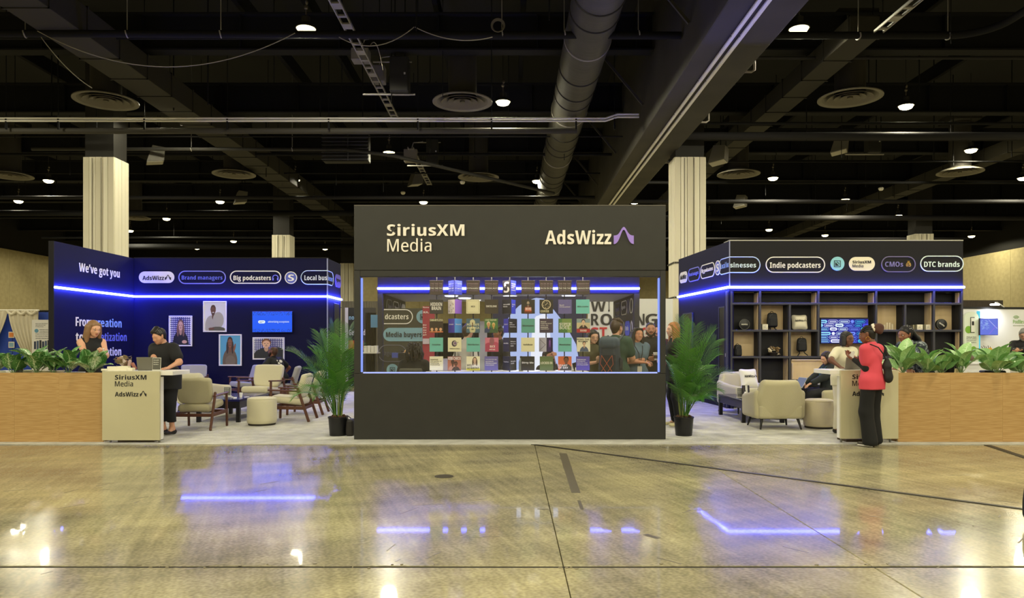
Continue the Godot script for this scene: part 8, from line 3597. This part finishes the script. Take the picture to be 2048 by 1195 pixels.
	for f in feet:
		var sm := MB.new()
		Flesh.build(sm, [[f[0], f[1], 0.036 * s, 0.030 * s, Vector3.UP, 1.15], [f[0], f[2] + Vector3(0, -0.02, 0), 0.036 * s, 0.036 * s]], 0.009, 80.0, [[Vector3.DOWN, Vector3(0, 0.004, 0)]])
		var so := obj("shoe", sm, o.get("shoe", M("161618", 0.5)), t)
		if o.has("sole"):
			sm = MB.new()
			sm.bar(f[0] + Vector3(0, -0.028, -0.02) * s, f[1] + Vector3(0, -0.0175, 0.02) * s, 0.068 * s, 0.018 * s, 0.006, Vector3.UP)
			obj("sole", sm, o.sole, so)
	hair_on(t, o.get("style", "short"), hb, hc, s, hair, label.hash() % 1000, o)
	face_on(t, hb, hc, s, hair, skin_hex, o)
	t.set_meta("neck", neck)
	t.set_meta("head", Transform3D(hb, hc))
	t.set_meta("spine", Transform3D(sb, pel))
	t.set_meta("size", s)
	return t


func lanyard(t: Node3D, m: Material, badge: Material, drop: float, off := 0.0) -> void:
	var sp: Transform3D = t.get_meta("spine")
	var s: float = t.get_meta("size")
	var b = MB.new()
	var e := sp * (Vector3(off, 0.445 - drop, 0.185) * s)
	for sx in [-1.0, 1.0]:
		b.tube([sp * (Vector3(sx * 0.075, 0.505, -0.02) * s), sp * (Vector3(sx * 0.07, 0.46, 0.10) * s), sp * (Vector3(sx * 0.03, 0.34, 0.182) * s), e], 0.0062 * s, 6)
	var lo := obj("lanyard", b, m, t)
	b = MB.new()
	b.box(e + sp.basis * Vector3(0, -0.065, 0.01) * s, Vector3(0.085, 0.13, 0.006) * s, 0.003, sp.basis)
	obj("name_badge", b, badge, lo)


func people() -> void:
	var black := M("141417", 0.85)

	var p := person("person with long brown hair holding a white cup behind the left planter", Vector3(X(183, 11.75), 0.014, -11.75), deg_to_rad(46), 1.84, {
		"skin": "dca88a", "hair": "8a6848", "style": "longpart", "hair_len": 0.40, "top": black, "sleeve": "none", "loose": 0.008, "bust": true, "head_pitch": 0.28, "head_yaw": 0.25, "build": 0.94, "top_name": "sleeveless_top",
		"hand_l": W(203, 706, 11.45), "hand_r": W(196, 712, 11.4), "curl_l": 0.9, "curl_r": 0.8, "palm": Vector3(0, 1, 0.3), "collar": 0.02})
	cup("white cup held by the person with long brown hair", W(204, 708, 11.38), 0.085, M("efece4", 0.5), M("f4f2ec", 0.4))

	p = person("person in a loose black top typing at the left podium", Vector3(X(333, 11.62), 0.014, -11.62), deg_to_rad(-22), 1.72, {
		"skin": "cf9a7c", "hair": "17120f", "style": "short", "top": black, "build": 1.22, "arm": 1.12, "loose": 0.030, "lean": 0.14, "head_pitch": 0.36, "head_yaw": -0.2, "round": 1.1, "hem": -0.22, "bust": true, "belly": 0.03,
		"hand_l": W(336, 738, 11.16) + Vector3(0, 0.02, 0), "hand_r": W(304, 733, 11.05), "palm": Vector3(0, -1, 0), "curl_l": 0.35, "aim_l": Vector3(0, 0.25, 0), "flare": -0.004, "cuff": 0.2, "shoe": M("17140f", 0.4)})
	lanyard(p, M("2c3a5e", 0.6), M("d9d6ce", 0.5), 0.26)
	var hd: Transform3D = p.get_meta("head")
	var m := MB.new()
	for k in 16:
		var a = PI * (k + 0.5) / 16
		for r in 2:
			m.ball(hd * Vector3(cos(a) * 0.089, 0.05 + sin(a) * 0.082 - 0.01 * r, 0.012 - 0.026 * r), Vector3(0.006, 0.006, 0.006), 6, 4)
	obj("beaded_headband", m, M("8f9096", 0.3, 0.4), p)

	p = person("seated person in a black tee with a white back print by the navy wall", Vector3(X(560, 17.5), 0.014, -17.5), deg_to_rad(-118), 1.80, {
		"skin": "7c4f38", "hair": "4a3020", "style": "buzz", "beard": M("2a1a12", 0.8), "sit": true, "seat": 0.60, "lean": 0.46, "top": black, "build": 1.15, "loose": 0.022, "head_yaw": 0.35, "head_pitch": -0.35, "glasses": true,
		"hand_l": W(530, 752, 17.3), "hand_r": W(565, 752, 17.9), "pole_l": Vector3(0.9, 0.1, -0.5), "pole_r": Vector3(-0.9, 0.1, -0.5)})
	var sp: Transform3D = p.get_meta("spine")
	m = MB.new()
	for q in [[-0.03, 0.36, 0.05, 0.04], [0.05, 0.31, 0.035, 0.03], [0.0, 0.27, 0.03, 0.025], [0.075, 0.38, 0.02, 0.02], [0.04, 0.24, 0.018, 0.018]]:
		m.ball(sp * (Vector3(q[0], q[1], -0.172)), Vector3(q[2], q[3], 0.006), 9, 6, sp.basis)
	obj("back_print", m, M("d9d6d0", 0.7), p)

	person("person with long dark locs seen from behind through the kiosk glass", Vector3(X(828, 12.1), 0.014, -12.1), PI, 1.76, {
		"skin": "5a3a2a", "hair": "151110", "style": "locs", "sit": true, "seat": 0.66, "lean": 0.05, "top": M("1b1b1e", 0.85), "build": 1.12, "loose": 0.02, "sleeve": "long", "reach": 0.3})
	person("blonde person in a cream top half hidden behind the person with locs", Vector3(X(814, 13.6), 0.014, -13.6), deg_to_rad(70), 1.7, {
		"skin": "dcae92", "hair": "b8935a", "style": "bob", "sit": true, "seat": 0.56, "top": M("dccfa6", 0.8), "sleeve": "long", "bottom": M("3a3a40", 0.8)})
	p = person("person with glasses and long black hair in an olive shirt behind the right tiles", Vector3(X(1184, 12.6), 0.014, -12.6), deg_to_rad(12), 1.70, {
		"skin": "d8a888", "hair": "14100f", "style": "longpart", "hair_len": 0.24, "glasses": true, "smile": 0.6, "top": M("59573f", 0.8), "loose": 0.026, "head_pitch": 0.22, "head_yaw": 0.1, "bust": true, "hem": -0.2,
		"hand_l": W(1199, 721, 12.25), "hand_r": W(1192, 724, 12.3), "palm": Vector3(0, 1, 0.2), "curl_l": 0.8, "curl_r": 0.8})
	p = person("person in a dark green tee with a big backpack, seen from behind in the kiosk", Vector3(X(1231, 12.1), 0.014, -12.1), deg_to_rad(152), 1.85, {
		"skin": "d09c7c", "hair": "3a2a1c", "style": "short", "glasses": true, "top": M("2f4a3c", 0.8), "build": 1.14, "arm": 1.1, "loose": 0.024, "head_yaw": -0.3, "hand_r": W(1262, 722, 12.35), "hand_l": W(1212, 728, 12.6), "bottom": M("2a2c34", 0.8)})
	sp = p.transform * (p.get_meta("spine") as Transform3D)
	var navy_cloth := M("333f4a", 0.75)
	var bp := thing("backpack", "big blue grey backpack with orange cords worn by the person in the dark green tee", "backpack", sp * Vector3(0.0, 0.0, -0.26), p.rotation.y + PI)
	m = MB.new()
	m.cushion(Vector3(0, 0.22, 0), Vector3(0.34, 0.60, 0.22), 0.09, Basis.IDENTITY, func(q: Vector3) -> Vector3: return Vector3(q.x * (1.0 - 0.15 * clampf(q.y / 0.3, -1, 1)), q.y, q.z * (1.0 - 0.2 * clampf(q.y / 0.3, -1, 1))))
	obj("body", m, navy_cloth, bp)
	m = MB.new()
	m.cushion(Vector3(0, 0.44, 0.02), Vector3(0.32, 0.2, 0.24), 0.08)
	obj("top_lid", m, M("465661", 0.75), bp)
	m = MB.new()
	m.cushion(Vector3(0, 0.1, 0.11), Vector3(0.26, 0.34, 0.08), 0.035)
	obj("front_pocket", m, M("27303a", 0.75), bp)
	m = MB.new()
	for q in [[-0.09, 0.24, 0.09, -0.02], [0.09, 0.24, -0.09, -0.02], [-0.09, 0.24, -0.11, 0.1], [0.09, 0.24, 0.11, 0.1], [-0.11, 0.1, 0.0, -0.05], [0.11, 0.1, 0.0, -0.05]]:
		m.tube([Vector3(q[0], q[1], 0.155), Vector3(q[2], q[3], 0.158)], 0.005, 5)
	obj("orange_cord", m, M("c9684a", 0.6), bp)
	for sx in [-1.0, 1.0]:
		m = MB.new()
		m.tube([Vector3(sx * 0.10, 0.46, -0.09), Vector3(sx * 0.125, 0.55, -0.24), Vector3(sx * 0.135, 0.40, -0.40), Vector3(sx * 0.15, 0.12, -0.36), Vector3(sx * 0.14, 0.02, -0.1)], 0.022, 8)
		obj("shoulder_strap", m, navy_cloth, bp)
	m = MB.new()
	m.lathe([Vector2(0, 0), Vector2(0.035, 0), Vector2(0.035, 0.17), Vector2(0.02, 0.2), Vector2(0, 0.2)], 12, Transform3D(Basis.IDENTITY, Vector3(0.19, 0.0, 0.02)))
	obj("side_pocket_bottle", m, M("20262c", 0.5), bp)
	p = person("smiling person with dark fringe in a blue grey shirt in the kiosk", Vector3(X(1272, 12.5), 0.014, -12.5), deg_to_rad(14), 1.735, {
		"skin": "c98f70", "hair": "14100f", "style": "long", "hair_len": 0.26, "smile": 1.0, "top": M("5a7080", 0.8), "loose": 0.026, "bust": true, "build": 1.05, "head_yaw": 0.15, "head_roll": -0.08, "hem": -0.18,
		"hand_l": W(1262, 722, 12.25), "hand_r": W(1284, 724, 12.22), "pole_l": Vector3(0.8, -0.6, 0), "pole_r": Vector3(-0.8, -0.6, 0), "curl_l": 0.7, "curl_r": 0.7})
	lanyard(p, M("1d1d22", 0.6), M("e6e0d2", 0.5), 0.32, -0.02)
	p = person("bearded person in a black tee near the right end of the glass", Vector3(X(1301, 13.4), 0.014, -13.4), deg_to_rad(-6), 1.845, {
		"skin": "b98468", "hair": "2a2422", "style": "buzz", "beard": M("2b2320", 0.85), "top": M("161619", 0.85), "build": 1.16, "loose": 0.024, "hand_l": W(1311, 716, 13.05), "palm_l": Vector3(-1, 0, 0.2), "curl_l": 0.7, "hand_r": W(1293, 722, 13.1)})
	cup("white lidded coffee cup held at the right end of the glass", W(1312, 720, 12.95), 0.13, M("e9e4d8", 0.5), M("f2efe8", 0.4), false, M("5a4a3a", 0.7))
	person("bearded person in a dark red shirt behind the bearded person in black", Vector3(X(1314, 14.3), 0.014, -14.3), deg_to_rad(-10), 1.82, {
		"skin": "c08c70", "hair": "1d1917", "style": "short", "beard": M("231c1a", 0.85), "top": M("4a2028", 0.8), "build": 1.1, "sleeve": "long"})
	person("seated person in a dark top behind the olive tile", Vector3(X(1094, 13.0), 0.014, -13.0), deg_to_rad(35), 1.74, {
		"skin": "b98468", "hair": "231a14", "style": "short", "sit": true, "seat": 0.55, "top": M("39373a", 0.85), "sleeve": "long", "hand_l": W(1107, 706, 12.8)})
	person("person in a pale grey shirt standing behind the left tiles", Vector3(X(933, 13.8), 0.014, -13.8), deg_to_rad(140), 1.8, {
		"skin": "d2a084", "hair": "3a2a20", "style": "short", "top": M("b9b6b0", 0.8), "sleeve": "long", "bottom": M("2c2c33", 0.8)})
	person("dark haired person in black standing behind the green tile with two heads", Vector3(X(1000, 14.2), 0.014, -14.2), deg_to_rad(-60), 1.78, {
		"skin": "8a5a44", "hair": "171210", "style": "short", "top": M("1d1d24", 0.85), "sleeve": "long"})

	p = person("blonde person in a dark patterned top behind the right palm", Vector3(X(1350, 12.7), 0.014, -12.7), deg_to_rad(-82), 1.83, {
		"skin": "dcae92", "hair": "a06a3a", "style": "longpart", "hair_len": 0.36, "top": tri_mat("dark_knit", ramp_tex(201, 0.2, Color("1d1f18"), Color("3a3c2e"), 64, 2), 0.9, 6.0), "sleeve": "long", "build": 0.98, "bust": true, "hem": -0.2, "bottom": M("17171b", 0.85), "shoe": M("d9d0a0", 0.6),
		"hand_l": W(1332, 716, 12.45), "hand_r": W(1331, 718, 12.8), "curl_l": 0.8})

	p = person("seated person with dark hair and a lanyard typing on a laptop in the right lounge", Vector3(X(1656, 13.95), 0.014, -13.95), deg_to_rad(-84), 1.68, {
		"skin": "d8a688", "hair": "241714", "style": "longpart", "hair_len": 0.22, "sit": true, "seat": 0.55, "lean": -0.04, "top": M("23292a", 0.85), "sleeve": "long", "loose": 0.026, "head_pitch": 0.42, "top_name": "jacket", "reach": 0.5,
		"hand_l": W(1614, 772, 13.75), "hand_r": W(1610, 766, 14.05), "curl_l": 0.35, "curl_r": 0.35, "bottom": M("1b1b20", 0.8)})
	lanyard(p, M("2f6a80", 0.6), M("efeef0", 0.5), 0.22)
	var lt := laptop("silver laptop on the lap of the seated person in the right lounge", W(1596, 775, 13.9), deg_to_rad(96), M("a9abb0", 0.35, 0.4), 0.95, 0.5)
	lt.position.y += 0.0

	p = person("person in a cream polo leaning on the right podium", Vector3(X(1685, 11.75), 0.014, -11.75), deg_to_rad(16), 1.66, {
		"skin": "6a4332", "hair": "120e0d", "style": "bob", "glasses": true, "top": tri_mat("cream_knit", ramp_tex(203, 0.2, Color("d6cfb4"), Color("e4dec6"), 64, 2), 0.85, 6.0), "lean": 0.16, "build": 1.02, "bust": true, "loose": 0.018, "head_yaw": 0.25, "hem": -0.14, "bottom": M("d9d2c2", 0.8),
		"hand_r": W(1681, 734, 11.28), "hand_l": W(1700, 734, 11.2), "palm": Vector3(0, -1, 0), "curl_l": 0.4, "curl_r": 0.4, "pole_r": Vector3(-1, -0.2, -0.3)})
	lanyard(p, M("1b1b20", 0.6), M("e9e6dc", 0.5), 0.25)
	p = person("person in a coral tee and wide black trousers standing before the right podium", Vector3(X(1744, 10.36), 0.0, -10.36), deg_to_rad(-148), 1.74, {
		"skin": "7a4c38", "hair": "15100f", "style": "buzz", "top": M("d8485a", 0.75), "undersleeve": black, "build": 1.0, "loose": 0.017, "hem": -0.13, "head_yaw": 0.5, "head_pitch": 0.25, "flare": 0.045, "bottom": M("121215", 0.85), "cuff": 0.03, "shoe": M("3a3430", 0.5), "sole": M("e9e6de", 0.5),
		"hand_l": W(1707, 718, 10.50), "hand_r": W(1716, 716, 10.75), "pole_l": Vector3(0.1, -0.5, -1), "palm": Vector3(0, 1, 0), "curl_l": 0.7, "curl_r": 0.7,
		"foot_l": Vector3(X(1739, 10.35), 0.0, -10.33), "foot_r": Vector3(X(1750, 10.5), 0.0, -10.50)})
	hd = p.get_meta("head")
	m = MB.new()
	Flesh.build(m, [[hd * Vector3(0, 0.06, -0.13), hd * Vector3(0, 0.06, -0.17), 0.05, 0.055], [hd * Vector3(0.03, 0.02, -0.15), hd * Vector3(0.02, 0.0, -0.17), 0.04, 0.04], [hd * Vector3(-0.03, 0.08, -0.14), hd * Vector3(-0.02, 0.05, -0.19), 0.035, 0.04]], 0.009, 70)
	obj("hair_puff", m, M("4a2a22", 0.8), p)
	m = MB.new()
	var pts := []
	for k in 21:
		pts.append(hd * Vector3(cos(TAU * k / 20) * 0.052, 0.065 + sin(TAU * k / 20) * 0.052, -0.105 + 0.01 * sin(k * 2.3)))
	m.tube(pts, 0.017, 7, false)
	obj("scrunchie", m, M("e6dccb", 0.85), p)
	m = MB.new()
	for k in 9:
		var a = (k - 4) / 4.0
		var line := []
		for j in 8:
			var u := j / 7.0
			line.append(hd * Vector3(a * 0.078 * cos(u * 0.5), 0.035 + 0.088 * sin(0.25 + u * 2.3) * sqrt(maxf(0.05, 1.0 - a * a * 0.8)), 0.075 - 0.17 * u))
		m.tube(line, 0.0085, 6)
	obj("braids", m, M("15100f", 0.7), p)
	for sx in [-1.0, 1.0]:
		m = MB.new()
		pts = []
		for k in 17:
			pts.append(hd * Vector3(sx * 0.088, -0.062 + 0.028 * cos(TAU * k / 16), 0.0 + 0.028 * sin(TAU * k / 16)))
		m.tube(pts, 0.0035, 6, false)
		obj("hoop_earring", m, M("c9a050", 0.25, 0.9), p)

	m = MB.new()
	m.box(Vector3.ZERO, Vector3(0.075, 0.15, 0.009), 0.003, Basis(Vector3.UP, -0.6) * Basis(Vector3.RIGHT, -0.9))
	var ph := solo("phone", m, M("d9d6d0", 0.3), "white phone in the hands of the person in the coral tee", "phone")
	ph.position = W(1703, 709, 10.55)
	sp = p.transform * (p.get_meta("spine") as Transform3D)
	var bag := thing("shoulder_bag", "black shoulder bag on the back of the person in the coral tee", "bag", sp * Vector3(-0.09, 0.06, -0.17), p.rotation.y + PI)
	m = MB.new()
	Flesh.build(m, [[Vector3(0, 0.14, 0), Vector3(0.02, -0.02, 0.02), 0.06, 0.085, Vector3(0, 0, 1), 1.7], [Vector3(0.0, 0.22, 0.0), Vector3(0, 0.14, 0), 0.03, 0.06]], 0.012, 60)
	obj("pouch", m, M("151417", 0.7), bag)
	m = MB.new()
	m.tube([Vector3(0.0, 0.18, 0.0), Vector3(-0.08, 0.30, 0.0), Vector3(-0.16, 0.40, -0.03), Vector3(-0.2, 0.445, -0.12), Vector3(-0.2, 0.42, -0.22)], 0.009, 7)
	m.tube([Vector3(0.04, 0.16, 0.0), Vector3(0.07, 0.3, -0.03), Vector3(0.1, 0.38, -0.08)], 0.007, 7)
	obj("strap", m, M("151417", 0.7), bag)
	var fl := blank(128, 128, Color("1a222c"))
	for k in 70:
		var cx := rng.randf()
		var cy := rng.randf()
		var rr := rng.randf_range(0.025, 0.045)
		for q in [[0, 0], [1, 0], [-1, 0], [0, 1], [0, -1]]:
			ellipse(fl, cx + q[0], cy + q[1], rr, rr, [Color("b9c4c9"), Color("8fa39a"), Color("d6dce0")][k % 3])
			ellipse(fl, cx + q[0], cy + q[1], rr * 0.5, rr * 0.5, Color("243240"))
	p = person("person in a dark floral blouse bending over the right planter", Vector3(X(1852, 11.95), 0.014, -11.95), deg_to_rad(-74), 1.88, {
		"skin": "8a5a42", "hair": "110d0d", "style": "back", "top": tri_mat("floral_cloth", ImageTexture.create_from_image(fl), 0.85, 2.6), "sleeve": "long", "lean": 0.72, "loose": 0.034, "build": 1.1, "bust": true, "head_pitch": -0.05, "top_name": "blouse",
		"hand_l": W(1796, 733, 11.42), "hand_r": W(1818, 738, 11.6)})
	hd = p.get_meta("head")
	m = MB.new()
	Flesh.build(m, [[hd * Vector3(0, 0.05, -0.02), hd * Vector3(0, 0.045, -0.05), 0.098, 0.098]], 0.009, 80, [[hd.basis * Vector3(0, -0.55, 0.83).normalized(), hd * Vector3(0, 0.085, 0.055)], [hd.basis * Vector3(0, -1, -0.2).normalized(), hd * Vector3(0, 0.0, 0)]])
	var wrap := obj("head_wrap", m, M("17141a", 0.8), p)
	m = MB.new()
	for k in 14:
		var a = PI * 0.15 + PI * 0.7 * (k % 5) / 4.0
		var b = [-0.25, 0.35, 0.95][k / 5]
		var dirv := Vector3(cos(a), sin(a) * cos(b), -sin(a) * sin(b))
		m.ball(hd * (Vector3(0, 0.047, -0.035) + dirv * 0.1), Vector3(0.006, 0.006, 0.006), 6, 4)
	obj("bead", m, M("e9e6e0", 0.4), wrap)

	p = person("grey haired bearded person in black looking at a phone at the far right", Vector3(X(2046, 17.3), 0.0, -17.3), deg_to_rad(-28), 1.80, {
		"skin": "c99a80", "hair": "8a8884", "style": "short", "beard": M("7a7672", 0.85), "brow": M("6a6864"), "glasses": true, "top": M("17171a", 0.85), "sleeve": "long", "build": 1.2, "head_pitch": 0.4,
		"hand_l": W(2040, 700, 16.95), "hand_r": W(2030, 701, 16.95), "palm": Vector3(0, 1, 0), "curl_l": 0.8, "curl_r": 0.8})
	m = MB.new()
	m.box(Vector3.ZERO, Vector3(0.15, 0.08, 0.01), 0.003, Basis(Vector3.RIGHT, -0.9))
	ph = solo("phone", m, M("1b1b1f", 0.3), "black phone in the hands of the grey haired person", "phone")
	ph.position = W(2034, 697, 16.9)
